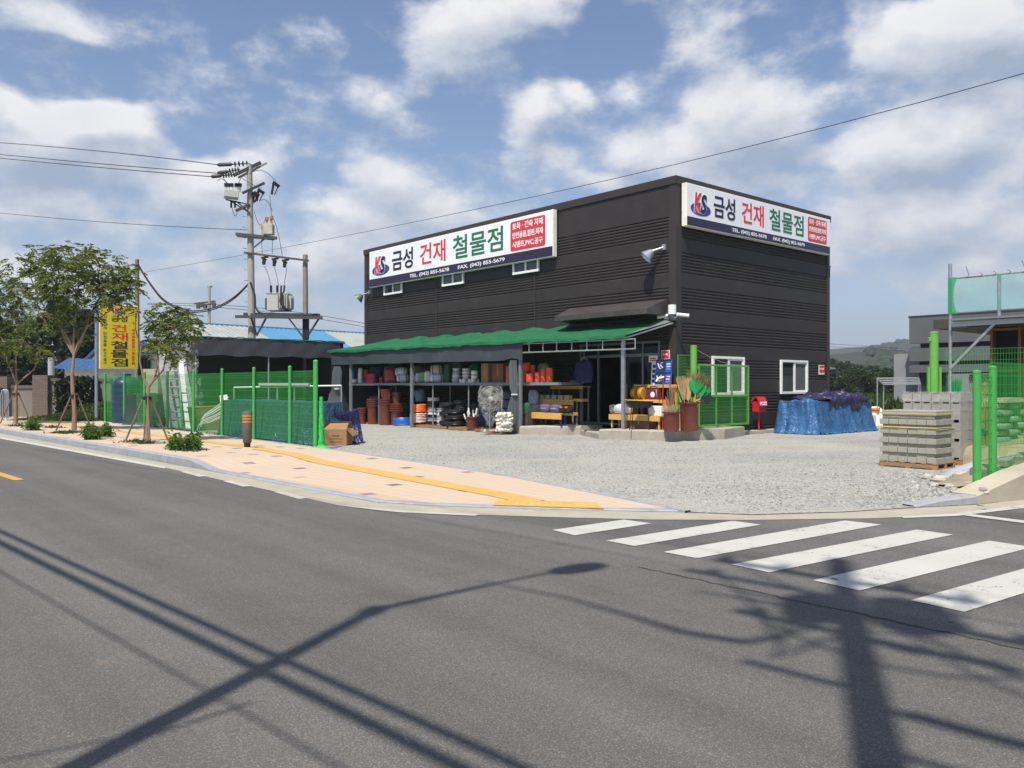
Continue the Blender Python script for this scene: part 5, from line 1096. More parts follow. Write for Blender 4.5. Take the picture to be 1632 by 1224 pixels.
T, mp, w, h = board('poster_board', 'narrow white board with small tool pictures leaning behind the blue posters', 'poster', 1037, 1046, 577, 613, -.22, m_pvc, .06)
for k in range(4): m = MB(); m.cbox(mp(.5, .15 + .22 * k, .004), (.01, .12, .10)); m.build('tool_picture', m_pdark, T, smooth=False)
T, mp, w, h = board('notice_sign', 'small white notice with dark red lines hanging beside the red sign', 'sign', 1034, 1048, 567, 577, -.10, m_pvc, .0)
for k in range(2): m = MB(); m.poly([mp(.15, .18 + .3 * k), mp(.85, .18 + .3 * k), mp(.85, .36 + .3 * k), mp(.15, .36 + .3 * k)]); m.build('text_line', m_grey if k else m_red, T, smooth=False, fix=False)
T, mp, w, h = board('shop_plate', 'square red plate with white lettering on the wall beside the shop door', 'sign', 1054, 1067, 558.5, 572, -.06, m_pvc, .0)
m = MB(); m.poly([mp(.06, .06), mp(.94, .06), mp(.94, .94), mp(.06, .94)]); m.build('red_face', m_red, T, smooth=False, fix=False); a_ = mp(.2, .42)
text('에스원', lambda a, b, z: (a_[0] - .006 - z, a_[1] - a, a_[2] + b), w * .6, h * .22, .03).build('lettering', m_wl, T, smooth=False)
# brown pots full of brooms
m_straw = M('straw', (.34, .23, .10), .9, .2, 8, island=.35); m_strawg = M('green_straw', (.28, .26, .13), .9, .2, 8, island=.3); m_rakeg = M('green_plastic', (.01, .30, .08), .4, .15, 8)
def fan_bundle(mb, base, tip, w0, w1, n, rgx, thick=.012, flat=.35, droop=0):
    base, tip = Vector(base), Vector(tip); d = (tip - base).normalized(); a = d.cross(Vector((.654, -.757, 0))).normalized() if abs(d.z) > .3 else d.orthogonal(); a = Vector((.9, -.3, 0)) - d * d.dot(Vector((.9, -.3, 0))); a.normalize(); b = d.cross(a)
    for k in range(n):
        x = rgx.uniform(-1, 1); y = rgx.uniform(-1, 1) * flat; p0 = base + a * x * w0 + b * y * w0; p1 = tip + a * x * w1 * rgx.uniform(.8, 1.1) + b * y * w1 + d * rgx.uniform(-.1, .06) + Vector((0, 0, -droop * abs(x)))
        mb.tube([p0, p0.lerp(p1, .55) + a * x * w1 * .12, p1], [thick, thick * .9, thick * .3], 4, False)
rgx = random.Random(31)
qB = pl(1081, 1116, 641, 687, zb=HS + .01); qS = pl(1053, 1082.5, 656, 687.5, zb=HS + .01)
qS.c = (qS.c[0], qS.c[1] - .22, qS.c[2])
pot(qB, 'tall brown bin full of brooms and green rakes on the slab corner', 1, None, 'broom_bin'); pot(qS, 'shorter brown bin full of straw brushes left of the tall one', 1, None, 'broom_bin')
def broom(name, label, q, dx, dy, tip, w1, n, mt, thick=.01, L0=.25, cat='broom', group=None, hb=None, flat=.35):
    T = thing(name, label, cat, q.c, 0, group); b0 = Vector((dx, dy, q.h * .6)); tip = Vector(tip); base = b0.lerp(tip, .62 if cat == 'rake' else .38)
    m = Lb(); m.tube([(dx * .6, dy * .6, .06), b0, base], .014, 6); m.build('handle', hb or m_woody, T); m = Lb(); fan_bundle(m, base, tip, .03, w1, n, rgx, thick, flat); m.build('bristles', mt, T)
def up(q, u, v, y=0): Y = q.c[1] + y; return ((u - CX) / F * Y - q.c[0], y, CH + (HZ - v) / F * Y - q.c[2])
broom('straw_broom', 'upright tan straw broom leaning left in the tall bin', qB, -.12, -.1, up(qB, 1085, 602, -.1), .16, 90, m_straw, .012)
broom('straw_broom', 'upright pale tan straw broom in the middle of the tall bin', qB, -.03, -.05, up(qB, 1096, 604, -.05), .15, 90, M('pale_straw', (.48, .34, .16), .9, .2, 8, island=.3), .012)
broom('reed_broom', 'wispy brown reed broom in front of the green gate post', qB, .08, .1, up(qB, 1108, 592, .1), .28, 110, M('reed_brown', (.20, .13, .06), .9, .2, 8, island=.3), .006)
broom('reed_broom', 'wispy brown reed broom leaning right towards the gate', qB, .14, .08, up(qB, 1121, 598, .1), .26, 100, M('reed_brown', (.2, .1, .06)), .006)
for k, (u, v, w1) in enumerate(((1110, 607, .24), (1124, 618, .22))): broom('leaf_rake', ['upper upright', 'lower right-leaning'][k] + ' bright green plastic rake in the tall bin', qB, .1, -.16 - .03 * k, up(qB, u, v, -.2), w1, 70, m_rakeg, .018, cat='rake', flat=.12)
broom('hand_brush', 'pale green bristled brush in the tall bin behind the shorter one', qB, -.2, .02, up(qB, 1084, 622, 0), .06, 26, M('lime_plastic', (.16, .5, .12), .5), .012, cat='brush')
for k, (u, v, w1, mt, lb) in enumerate(((1058, 641, .05, M('wood_fan', (.42, .25, .1), .8, .2, 8, island=.2), 'flat tan broom leaning far left in the shorter bin'), (1062, 650, .11, m_strawg, 'left pale straw brush in the shorter bin'), (1069, 647, .12, m_strawg, 'middle pale straw brush in the shorter bin'), (1076, 646, .11, m_strawg, 'right pale straw brush in the shorter bin'), (1068, 632, .16, M('rust_bristle', (.30, .12, .04), .9, .2, 8, island=.3), 'rust brown round brush behind the straw brushes'), (1070, 621, .15, m_dgreen, 'dark green bristled broom at the back of the shorter bin'), (1072, 617, .09, M('rust_wood', (.26, .10, .03), .7, .2, 8), 'reddish brown wooden paddle brush standing up at the back'))):
    broom('straw_brush', lb, qS, -.12 + .05 * k if k < 4 else 0, -.15 if k < 4 else .05, up(qS, u, v, -.15 if k < 4 else .05 + .04 * k), w1, 44, mt, .014 if k != 5 else .01, cat='brush', flat=.5)
T = thing('dust_shovel', 'black shovel head leaning out of the tall bin to the right', 'shovel', qB.c, 0); m = Lb(); a = Vector(up(qB, 1108, 640, -.2)); b_ = Vector(up(qB, 1124, 631, -.25)); m.tube([(.05, -.1, .1), a, b_], .014, 6); m.build('handle', m_woody, T); m = Lb(); m.bar(b_ + Vector((-.06, 0, .03)), b_ + Vector((.16, 0, -.16)), .26, .02, (0, 1, 0)); m.build('blade', m_black, T)
T = thing('red_bow_saw', 'red tubular trolley handle standing before the blue posters', 'trolley', W(-1.0, FR(1060, 630, -1.0)[0], HS + .012), 0); m = Lb(); o_ = W(-1.0, FR(1060, 630, -1.0)[0], HS + .012)
def rel(u, v): p_ = P(u, v, o_[1]); return (p_[0] - o_[0], 0, p_[2] - o_[2])
m.tube([rel(1056, 640), rel(1057, 606), rel(1052, 604), rel(1046, 608)], .02, 8); m.tube([rel(1068, 640), rel(1068, 602), rel(1060, 600), rel(1052, 604)], .02, 8); m.tube([rel(1056, 640), (rel(1056, 640)[0], 0, 0)], .018, 8); m.tube([rel(1068, 640), (rel(1068, 640)[0], 0, 0)], .018, 8); m.build('frame', m_redp, T); m = Lb(); m.tube([rel(1046, 608), rel(1049, 603), rel(1058, 601)], .035, 8); m.build('grip', m_pvc, T)
# ------------------------------------------------------------------ green welded fence along the footway
m_fgreen = M('fence_green', (.05, .33, .065), .45, .10, 4, spec=.5, dirt=((.10, .26, .09), 5, .5)); m_lgpost = M('gate_green', (.13, .38, .065), .45, .10, 4, spec=.5, dirt=((.17, .30, .09), 5, .5))
m_fwire = M('fence_wire', (.03, .30, .045), .5, .1, 4)
def net_mat(name, col, a):
    t = NT(name); c = t.coord(); f = t.noise(c, 1.2, 4)
    t.l(t.mix(f, tuple(x * .7 for x in col), tuple(x * 1.3 for x in col)), t.b.inputs['Base Color']); t.b.inputs['Roughness'].default_value = .8
    t.l(t.math('MULTIPLY_ADD', f, .2, a - .1), t.b.inputs['Alpha']); return t.mat
m_screen = net_mat('green_netting', (.010, .13, .03), .17)
def mesh_panel(mb, A, B, z0, z1, dv=.055, rows_=None, wr=.0032, hr=.0042):
    A, B = Vector(A), Vector(B); L = (B - A).length; n = max(1, int(L / dv))
    for k in range(n + 1):
        p = A.lerp(B, k / n); mb.tube([(p.x, p.y, z0), (p.x, p.y, z1)], wr, 3, False)
    zs = rows_ or [z0 + .02, *np.arange(z0 + .2, z1 - .22, .2), z1 - .16, z1 - .10, z1 - .03]
    for z in zs: mb.tube([(A.x, A.y, z), (B.x, B.y, z)], hr, 4, False)
pu = [167.5, 198, 230.6, 267, 308.6, 354, 404.7, 462, 503]
T = bthing('mesh_fence', 'long bright green welded mesh fence between the footway and the yard', 'fence', -10.92, 12, .09)
ps = [FR(u, 600, -10.92)[0] for u in pu]
for i, (u, s) in enumerate(zip(pu, ps)):
    top = 2.18 if i < 8 else 2.30; m = MB(); m.tube([(-10.92, s, .0), (-10.92, s, top + .0)], .047 if i < 8 else .062, 14); m.lathe([(.050, 0), (.050, .03), (.03, .055), (0, .06)] if i < 8 else [(.066, 0), (.066, .03), (.04, .06), (0, .07)], (-10.92, s, top), 14); m.build('post', m_fgreen, T)
for a, b in zip(ps, ps[1:]):
    m = MB(); mesh_panel(m, (-10.86, a - .05, 0), (-10.86, b + .05, 0), .14, 2.10); m.build('wire_panel', m_fwire, T, smooth=False, fix=False)
    m = MB(); m.grid([[(-10.83 + .01 * math.sin(i + j * 2), a + (b - a) * i / 8, .13 + 1.96 * j / 5) for j in range(6)] for i in range(9)]); m.build('net_screen', m_screen, T, fix=False)
m = MB(); rows = []; rgn = random.Random(2)
for i in range(16):
    z = .05 + 1.35 * i / 15; w = .03 + (.16 if i < 1 else .05) * (1 - i / 18); rows.append([(-10.82 + w * math.cos(t_) * (1 + .3 * math.sin(5 * t_ + i)), ps[-1] - .10 - w * .6 + w * math.sin(t_) * (1 + .3 * math.sin(4 * t_ + 2 * i)), z) for t_ in [2 * math.pi * k / 18 for k in range(19)]])
m.grid(rows); m.build('rolled_net_end', M('rolled_net', (.02, .42, .06), .6, .35, 14, .8, 30), T, fix=False)

# ------------------------------------------------------------------ bollard
bx, by, _ = G(394, 716.5, .09); T = thing('bollard', 'grey plastic bollard with three orange bands on the footway', 'bollard', (bx, by, .085), 0)
H = 62 / F * by
m = Lb(); m.lathe([(0, H * .17), (.085, H * .17), (.105, H * .2), (.118, H * .62), (.118, H * .95), (.10, H * .985), (0, H)], (0, 0, 0), 24); m.build('body', M('grey_rubber', (.105, .09, .08), .7, .1, 6), T)
m = Lb(); m.lathe([(0, 0), (.075, 0), (.078, H * .17), (0, H * .17)], (0, 0, 0), 20); m.build('base', m_black, T)
for k in range(3): m = Lb(); z = H * (.72 + .075 * k); m.lathe([(.115, z - .018), (.124, z - .016), (.124, z + .016), (.115, z + .018)], (0, 0, 0), 24); m.build('orange_band', M('orange_reflective', (.62, .24, .03), .35, .1, 9), T)
m = Lb(); m.cbox((.08, -.12, .03), (.30, .26, .06), (.12, .05, .4)); tag(m.build('broken_paver', m_pave, base=(bx + .05, by - .15, .085), bev=.01), 'loose broken peach paver lying at the foot of the bollard', 'paver')

# ------------------------------------------------------------------ yellow pylon sign
sp_ = FR(155.5, 600, -11.1)[0]; rp = -11.1
T = bthing('pylon_sign', 'tall yellow shop sign with red and black lettering on a grey pole beside the fence', 'sign', rp, sp_, .1)
zt = FS(157, 483.5, sp_)[1]; zb = FS(158, 588, sp_)[1]; r0 = FS(158.3, 500, sp_)[0]; r1 = FS(220, 500, sp_)[0]
m = MB(); m.tube([(r0 - .09, sp_ + .1, .05), (r0 - .09, sp_ + .1, zt)], .075, 14); m.build('pole', M('grey_pole', (.24, .27, .31), .5, .08, 4, metal=.3), T)
m = MB(); m.box((r0, sp_, zb), (r1, sp_ + .28, zt)); m.build('sign_box', M('sign_edge_white', (.72, .72, .68), .4, .05, 3), T, bev=.01)
m_yel = M('sign_yellow', (.64, .50, .012), .4, .05, 1.5); m_kblk = M('sign_black', (.02, .018, .012), .45)
m = MB(); m.box((r0 + .035, sp_ - .006, zb + .04), (r1 - .035, sp_ - .001, zt - .04)); m.build('yellow_face', m_yel, T, smooth=False)
w, h = r1 - r0, zt - zb
def mpy(x, y, o=0): return (r0 + x, sp_ - .007 - o, zb + y)
logo(T, mpy, w * .33, h * .855, w * .34, h * .105, None)
def ytx(tx, x, y, ww, hh, mt, bold=.014): text(tx, lambda a, b, z: mpy(w * x + a, h * y + b, z), w * ww, h * hh, bold).build('lettering', mt, T, smooth=False)
ytx('금성', .30, .735, .42, .095, m_ink); ytx('건', .31, .58, .38, .11, m_red, .014); ytx('재', .31, .45, .42, .115, m_red, .014)
for k, c in enumerate('철물점'): ytx(c, .29, .315 - .135 * k, .44, .12, m_kblk, .012)
for k, c in enumerate('건축자재'): ytx(c, .10, .785 - .058 * k, .085, .044, m_grn, .01)
for k, c in enumerate('안전용품'): ytx(c, .10, .525 - .058 * k, .085, .044, m_grn, .01)
for k, c in enumerate('PVC'): ytx(c, .105, .275 - .043 * k, .07, .033, m_grn, .02)
for k, c in enumerate('공구'): ytx(c, .10, .125 - .056 * k, .085, .044, m_grn, .01)
for k, c in enumerate('T.043855-5678'):
    if c == '.': continue
    ytx(c, .83, .70 - .052 * k + (.018 if c == '-' else 0), .085, .038 if c != '-' else .008, m_red, .03)

# ------------------------------------------------------------------ street trees
m_bark = M('tree_bark', (.24, .165, .115), .9, .3, 9, .7, 35, stretch=(1, 1, .25))
def leaf_mat(name, cols, tr=.42):
    t = NT(name); gi = t.n('ShaderNodeNewGeometry').outputs['Random Per Island']; nz = t.noise(t.coord(), .9, 3)
    f = t.math('MULTIPLY_ADD', nz, .9, t.math('MULTIPLY_ADD', gi, .7, -.35), clamp=True)
    col = t.ramp(f, [(i / (len(cols) - 1), c) for i, c in enumerate(cols)]); t.l(col, t.b.inputs['Base Color']); t.b.inputs['Roughness'].default_value = .5; t.b.inputs['Specular IOR Level'].default_value = .35
    tr_ = t.n('ShaderNodeBsdfTranslucent'); t.l(col, tr_.inputs[0]); mx = t.n('ShaderNodeMixShader'); mx.inputs[0].default_value = tr; t.l(t.b.outputs[0], mx.inputs[1]); t.l(tr_.outputs[0], mx.inputs[2]); t.l(mx.outputs[0], t.o.inputs[0]); return t.mat
m_leaf = leaf_mat('street_tree_leaves', [(.045, .078, .014), (.10, .15, .026), (.17, .21, .034), (.34, .31, .05)])
m_bush = leaf_mat('bush_leaves', [(.05, .11, .016), (.10, .20, .03), (.18, .30, .05)])
m_dark = leaf_mat('evergreen_leaves', [(.010, .022, .010), (.018, .036, .014), (.035, .055, .02)], .15)
m_mid = leaf_mat('woodland_leaves', [(.018, .036, .010), (.035, .06, .016), (.06, .09, .022)], .25)
m_weed = leaf_mat('weed_leaves', [(.03, .06, .01), (.06, .10, .018), (.10, .14, .03)])
def curve(a, b, bend, n=6):
    a, b = Vector(a), Vector(b); return [tuple(a.lerp(b, i / n) + Vector(bend) * math.sin(math.pi * i / n)) for i in range(n + 1)]
def street_tree(label, base_px, trunk_px, forks, clumps, seed, n_spray, stakes=4, lw=1.):
    u, v = base_px; b = G(u, v, .11); Y = b[1]; rgt = random.Random(seed); npr = np.random.default_rng(seed)
    T = thing('street_tree', label, 'tree', b, 0)
    def L_(u, v, dy=0): p = P(u, v, Y); return Vector((p[0] - b[0], dy, p[2] - b[2]))
    tk = [L_(*p) for p in trunk_px]; tk[0].z = -.02
    m = Lb(); m.tube(tk, [.085 * lw * (1 - .45 * i / (len(tk) - 1)) for i in range(len(tk))], 9)
    fork = tk[-1]; tips = []
    for pts in forks:
        dy = rgt.uniform(-.5, .5); q = [fork] + [L_(pp[0], pp[1], dy * (i + 1) / len(pts)) for i, pp in enumerate(pts)]
        m.tube(q, [.045 * lw * (1 - .6 * i / (len(q) - 1)) for i in range(len(q))], 7); tips.append(q)
    C, D, S = [], [], []
    for (cu, cv, ru, rv, wt) in clumps:
        c = L_(cu, cv, rgt.uniform(-.5, .5)); ru, rv = ru / F * Y, rv / F * Y
        near = min((p for q in tips for p in q[1:]), key=lambda p: (p - c).length)
        m.tube(curve(near, c, (rgt.uniform(-.1, .1), rgt.uniform(-.1, .1), rgt.uniform(-.05, .15))), [.022, .02, .018, .015, .013, .011, .009], 5)
        for _ in range(int(n_spray * wt)):
            while True:
                x, y, z = (rgt.uniform(-1, 1) for _ in range(3))
                if .15 < x * x + y * y + z * z < 1: break
            e = c + Vector((x * ru, y * ru * .9, z * rv))
            if rgt.random() < .35: m.tube([c.lerp(e, .1), c.lerp(e, .55) + Vector((0, 0, .05)), e], [.009, .007, .004], 4, False)
            out = Vector((x, y, z * .5 + .1)).normalized()
            # a compound leaf: paired leaflets on a drooping stalk
            for lf in range(rgt.randint(2, 3)):
                dd = (out + Vector((rgt.gauss(0, .6), rgt.gauss(0, .6), rgt.gauss(-.1, .35)))).normalized(); Ls = rgt.uniform(.22, .38)
                sd = dd.cross(Vector((0, 0, 1))); sd = sd.normalized() if sd.length > .1 else Vector((1, 0, 0))
                for k in range(1, 5):
                    f = k / 4.5; p = e + dd * Ls * f + Vector((0, 0, -.16 * f * f))
                    for sg in (-1, 1): C.append(p); D.append((sd * sg * .8 + dd * .6 + Vector((0, 0, -.45))).normalized()); S.append(rgt.uniform(.10, .16))
    m.build('trunk', m_bark, T)
    cr = Lb(); leaf_quads(cr, np.array(C), np.array(D), np.array(S), np.array(S) * .42, npr); cr.build('crown', m_leaf, T, smooth=False, fix=False)
    for k in range(stakes):
        a = 2 * math.pi * k / stakes + .5; top = tk[0].lerp(tk[1], 0) + Vector((.07 * math.cos(a), .07 * math.sin(a), 1.25)); s_ = Lb(); s_.tube([(top.x + .015, top.y, top.z + .08), (.58 * math.cos(a), .5 * math.sin(a), -.01)], .026, 7); s_.build('support_stake', M('stake_wood', (.17, .115, .075), .9, .2, 8, stretch=(1, 1, .2)), T)
    s_ = Lb(); s_.lathe([(.10, 1.18), (.125, 1.2), (.125, 1.26), (.10, 1.28)], (0, 0, 0), 12); s_.build('tie_band', m_black, T)
    return T
street_tree('tallest street tree, standing left of the yellow pylon sign', (118, 688), [(118, 688), (119, 655), (116, 622), (115, 595), (118, 566)],
    [[(106, 545), (97, 520), (94, 490)], [(117, 540), (119, 505), (122, 470)], [(128, 540), (135, 505), (150, 470)], [(112, 548), (103, 530), (78, 500), (60, 470)], [(124, 548), (140, 520), (175, 495)]],
    [(70, 405, 26, 16, .5), (128, 412, 38, 20, 1.0), (92, 432, 38, 22, .9), (165, 425, 36, 22, .9), (200, 440, 24, 18, .5), (50, 440, 24, 16, .4), (40, 465, 22, 16, .35), (120, 455, 48, 24, 1.1), (172, 460, 40, 22, .9), (85, 470, 36, 20, .7), (208, 456, 20, 12, .35), (28, 415, 16, 10, .2), (130, 493, 30, 15, .4), (186, 478, 24, 10, .3), (68, 505, 30, 16, .35), (100, 520, 30, 14, .3)], 11, 62)
street_tree('slim street tree right of the yellow pylon sign, leaning over the mesh fence', (234, 704), [(234, 704), (236, 670), (237, 640), (236, 618)],
    [[(228, 598), (223, 575), (226, 550)], [(246, 600), (250, 575), (246, 545)], [(244, 606), (258, 590), (263, 560), (266, 540)]],
    [(228, 498, 9, 7, .12), (250, 512, 19, 13, .34), (275, 520, 22, 13, .38), (302, 528, 14, 10, .2), (240, 546, 14, 9, .18), (266, 552, 18, 11, .26), (290, 566, 15, 9, .16), (310, 512, 10, 7, .15), (262, 492, 14, 8, .2), (282, 500, 12, 8, .2)], 12, 62, lw=.85)
street_tree('street tree with a low side branch at the left edge before the brick wall', (25, 677), [(25, 677), (26, 650), (25, 625), (27, 612)],
    [[(22, 595), (15, 575), (12, 545)], [(36, 603), (50, 590), (58, 572)], [(24, 590), (22, 560), (28, 520)]],
    [(5, 470, 26, 24, .8), (10, 505, 30, 22, .8), (30, 520, 22, 16, .4), (-15, 450, 30, 30, .8), (-5, 540, 28, 16, .5), (48, 545, 18, 13, .3), (62, 560, 16, 10, .25), (20, 560, 22, 12, .3), (28, 478, 12, 16, .25), (-30, 500, 30, 30, .8)], 13, 60)
# ------------------------------------------------------------------ bushes on the kerb strip and bare earth pits
def bush(label, u0, u1, v0, v1, seed, n=420):
    p = pl(u0, u1, v0, v1, zb=.12); p.z0 = .12; rgt = random.Random(seed); npr = np.random.default_rng(seed)
    T = thing('bush', label, 'bush', (p.x, p.Y, .11), 0); C, D, S = [], [], []; m = Lb()
    for k in range(26):
        a = rgt.uniform(0, 6.28); q = rgt.uniform(.2, 1); tip = Vector((math.cos(a) * q * p.w * .38, math.sin(a) * q * p.w * .36, p.h * 1.12 * rgt.uniform(.5, 1) * (1.08 - .35 * q)))
        m.tube([(0, 0, 0), tuple(tip * .5 + Vector((0, 0, .05))), tuple(tip)], [.010, .008, .004], 4, False)
        for j in range(n // 26):
            f = rgt.uniform(.35, 1.05); c = tip * f + Vector((rgt.gauss(0, .05), rgt.gauss(0, .05), rgt.gauss(0, .04))); c.z = max(.03, c.z); C.append(c); D.append(Vector((tip.x + rgt.gauss(0, .3), tip.y + rgt.gauss(0, .3), rgt.uniform(-.5, .3))).normalized()); S.append(rgt.uniform(.09, .17))
    m.build('stems', m_bark, T); q = Lb(); leaf_quads(q, np.array(C), np.array(D), np.array(S), np.array(S) * .38, npr); q.build('foliage', m_bush, T, smooth=False, fix=False)
bush('small round bush on the footway nearest the left edge', 38, 66, 667, 688, 1, 500)
bush('wider left bush of the middle pair on the kerb strip', 130, 163, 676, 703, 2, 620); bush('right bush of the middle pair on the kerb strip', 157, 181, 675, 698, 3, 480)
bush('left bush of the pair nearest the bollard', 265, 297, 694, 720, 4, 620); bush('right bush of the pair nearest the bollard', 292, 324, 692, 719, 5, 620)
pt = MB(); rgp_ = random.Random(9)
for u, v, a, b_ in ((25, 679, .75, .5), (118, 689, .8, .55), (234, 707, .85, .55), (295, 716, .95, .45), (155, 699, .9, .4), (52, 687, .6, .35)):
    c = GB(u, v, .12); n = 18; ring = []
    for k in range(n):
        t_ = 2 * math.pi * k / n; f = rgp_.uniform(.85, 1.12); r_, s_ = c[0] + b_ * f * math.cos(t_), c[1] + a * f * math.sin(t_); r_ = min(max(r_, lerp_tab(KR, s_) + .05), -11.2); ring.append((r_, s_, zsw(r_, s_) + .004))
    o = len(pt.v); pt.add([(c[0], c[1], zsw(*c) + .03)] + ring, [(0, 1 + k, 1 + (k + 1) % n) for k in range(n)])
struct(pt.build('planting_soil', m_earth, fix=False))
def scatter_weeds(name, pts, seed, L=(.06, .16), mt=None, n_each=14, spread=.12, up=.5):
    npr = np.random.default_rng(seed); C, D, S = [], [], []
    for (x, y, z) in pts:
        k = n_each; C.append(np.array([x, y, z]) + npr.normal(size=(k, 3)) * [spread, spread, .0]); d = npr.normal(size=(k, 3)); d[:, 2] = np.abs(d[:, 2]) + up; D.append(d / np.linalg.norm(d, axis=1)[:, None]); S.append(npr.uniform(*L, k))
    m = MB('W'); S = np.concatenate(S); leaf_quads(m, np.concatenate(C), np.concatenate(D), S, S * .35, npr); return struct(m.build(name, mt or m_weed, base=(*pts[0][:2], 0), smooth=False, fix=False), 'stuff')
rgw = random.Random(6); wp = []
bx0, bx1 = P(24, 600, 37)[0], P(164, 600, 37)[0]
def bank_z(x, y): f = min(1, max(0, (y - 36.3) / 4.6)); return .07 + .78 * f ** .8 * (.75 + .25 * math.sin(x * 1.3 + y)) * min(1, max(.1, (x - bx0) / 1.2))
m = MB('W'); m.grid([[(bx0 + (bx1 - bx0) * i / 24 - .055 * (bx1 - bx0) * j / 10 * 0, 36.2 + 5.0 * j / 10, bank_z(bx0 + (bx1 - bx0) * i / 24, 36.2 + 5.0 * j / 10)) for j in range(11)] for i in range(25)]); struct(m.build('weedy_bank', M('bank_soil', (.10, .10, .04), .95, .35, 3, .6, 20), fix=False))
for _ in range(900):
    x, y = rgw.uniform(bx0, bx1), rgw.uniform(36.3, 41); wp.append((x, y, bank_z(x, y)))
for _ in range(140):
    s_ = rgw.uniform(3.2, 21); wp.append((*W(-10.8 + rgw.gauss(0, .12), s_)[:2], .02)) if rgw.random() < .5 else None
for u, v in ((28, 680), (118, 690), (95, 691), (106, 692), (234, 708), (215, 706), (86, 682), (300, 720)): wp += [(*G(u + rgw.uniform(-8, 8), v + rgw.uniform(-1, 1), .13)[:2], .12) for _ in range(10)]
scatter_weeds('weeds', wp, 3, n_each=16)

# ------------------------------------------------------------------ dark canopy shed left of the lean-to
sS = 17.5
def SS(u, v): return FS(u, v, sS)
rL, zL = SS(305, 536.5); rR, zR = SS(541, 545.5); zT = (zL + zR) / 2
T = bthing('canopy_shed', 'low dark canopy shed left of the lean-to behind the mesh fence', 'shed', (rL + rR) / 2, sS, 0)
m = MB(); m.box((rL, sS - .1, zT - .06), (rR + .25, sS + 5, zT)); m.build('roof', m_tarpg, T, smooth=False)
m = MB(); rows = [[(rL + (rR - rL) * i / 30, sS - .09 + .012 * math.sin(i * 1.3 + j), zT - .05 - .70 * j / 5 - (.03 * math.sin(i * .9) if j == 5 else 0)) for j in range(6)] for i in range(31)]; m.grid(rows); m.build('valance', M('slate_tarp', (.045, .050, .058), .5, .08, 1.2, .2, 6), T, fix=False)
m = MB(); m.poly([(rL, sS + 4.9, 0), (rR + .2, sS + 4.9, 0), (rR + .2, sS + 4.9, zT - .05), (rL, sS + 4.9, zT - .05)]); m.poly([(rR + .2, sS, 0), (rR + .2, sS + 4.9, 0), (rR + .2, sS + 4.9, zT - .05), (rR + .2, sS, zT - .05)]); m.build('wall', m_tarpg, T, smooth=False, fix=False)
m = MB(); rows = []
for i in range(14): rows.append([(rL - .04 + .12 * math.sin(i * 2.1 + j * .5) * j / 6, sS + 4.9 * i / 13, zT - .02 - 3.3 * j / 6) for j in range(7)])
m.grid(rows); m.build('side_sheet', M('cloudy_grey_sheet', (.20, .205, .215), .35, .3, 1.5, .6, 6, trans=.3), T, fix=False)
for u in (312, 428, 535): m = MB(); r_ = SS(u, 600)[0]; m.tube([(r_, sS, 0), (r_, sS, zT - .06)], .035, 8); m.build('post', m_galv, T)
m = MB(); m.tube([(rL + (rR + .2 - rL) * i / 40, sS - .10 + rg.uniform(-.02, .02), zT + .012 + rg.uniform(-.012, .03)) for i in range(41)], .022, 5); m.build('net_edge', m_net, T)
# ------------------------------------------------------------------ tarpaulins
def fold_noise(rgx, n=7): return [(rgx.uniform(.8, 1.2) * k, rgx.uniform(0, 6.28), rgx.uniform(.4, 1) / (k ** .6)) for k in range(3, 3 + n * 2, 2)]
def draped(L, Wd, H, seed, flare=.16, fold=.055, nr=90, corner=.18, topn=.05, slope=0.):
    """tarpaulin over a rectangular pile: local x in [-L/2, L/2], y in [-W/2, W/2]"""
    rgx = random.Random(seed); fs = fold_noise(rgx); m = Lb(); rows = []
    def per(t):   # rounded rectangle perimeter
        t = t % 1 * (2 * L + 2 * Wd); 
        if t < L: return Vector((-L / 2 + t, -Wd / 2, 0)), Vector((0, -1, 0))
        t -= L
        if t < Wd: return Vector((L / 2, -Wd / 2 + t, 0)), Vector((1, 0, 0))
        t -= Wd
        if t < L: return Vector((L / 2 - t, Wd / 2, 0)), Vector((0, 1, 0))
        t -= L; return Vector((-L / 2, Wd / 2 - t, 0)), Vector((-1, 0, 0))
    levels = [(0, 1.0), (.35, 1.0), (.7, 1.0), (.93, 1.0), (1.0, .985), (1.0, .93)] + [(1.0, 1 - f) for f in (.15, .28, .42, .55, .68, .8, .9, .96, 1.0)]
    for li, (rad, hz) in enumerate(levels):
        row = []
        for i in range(nr + 1):
            t = (i % nr) / nr; p, nn = per(t); nz = sum(a * math.sin(2 * math.pi * k * t * 2.3 + ph + hz * 1.5) for k, ph, a in fs) * .5
            d = 1 - hz; q = p * rad; z = H * hz
            if rad < 1: z = H + topn * math.sin(3.1 * q.x + seed) * math.cos(4 * q.y + seed) + rgx.uniform(-.01, .01) - .03 * rad
            else:
                q = q + nn * (flare * d ** 1.5 + fold * nz * min(1, d * 3) + .015); z += .02 * nz * (hz > .9)
                if hz < .06: q = q + nn * rgx.uniform(0, .12); z = rgx.uniform(.0, .05)
            z += slope * q.x * hz
            row.append(tuple(Vector((q.x, q.y, z))))
        rows.append(row)
    m.grid(rows); return m
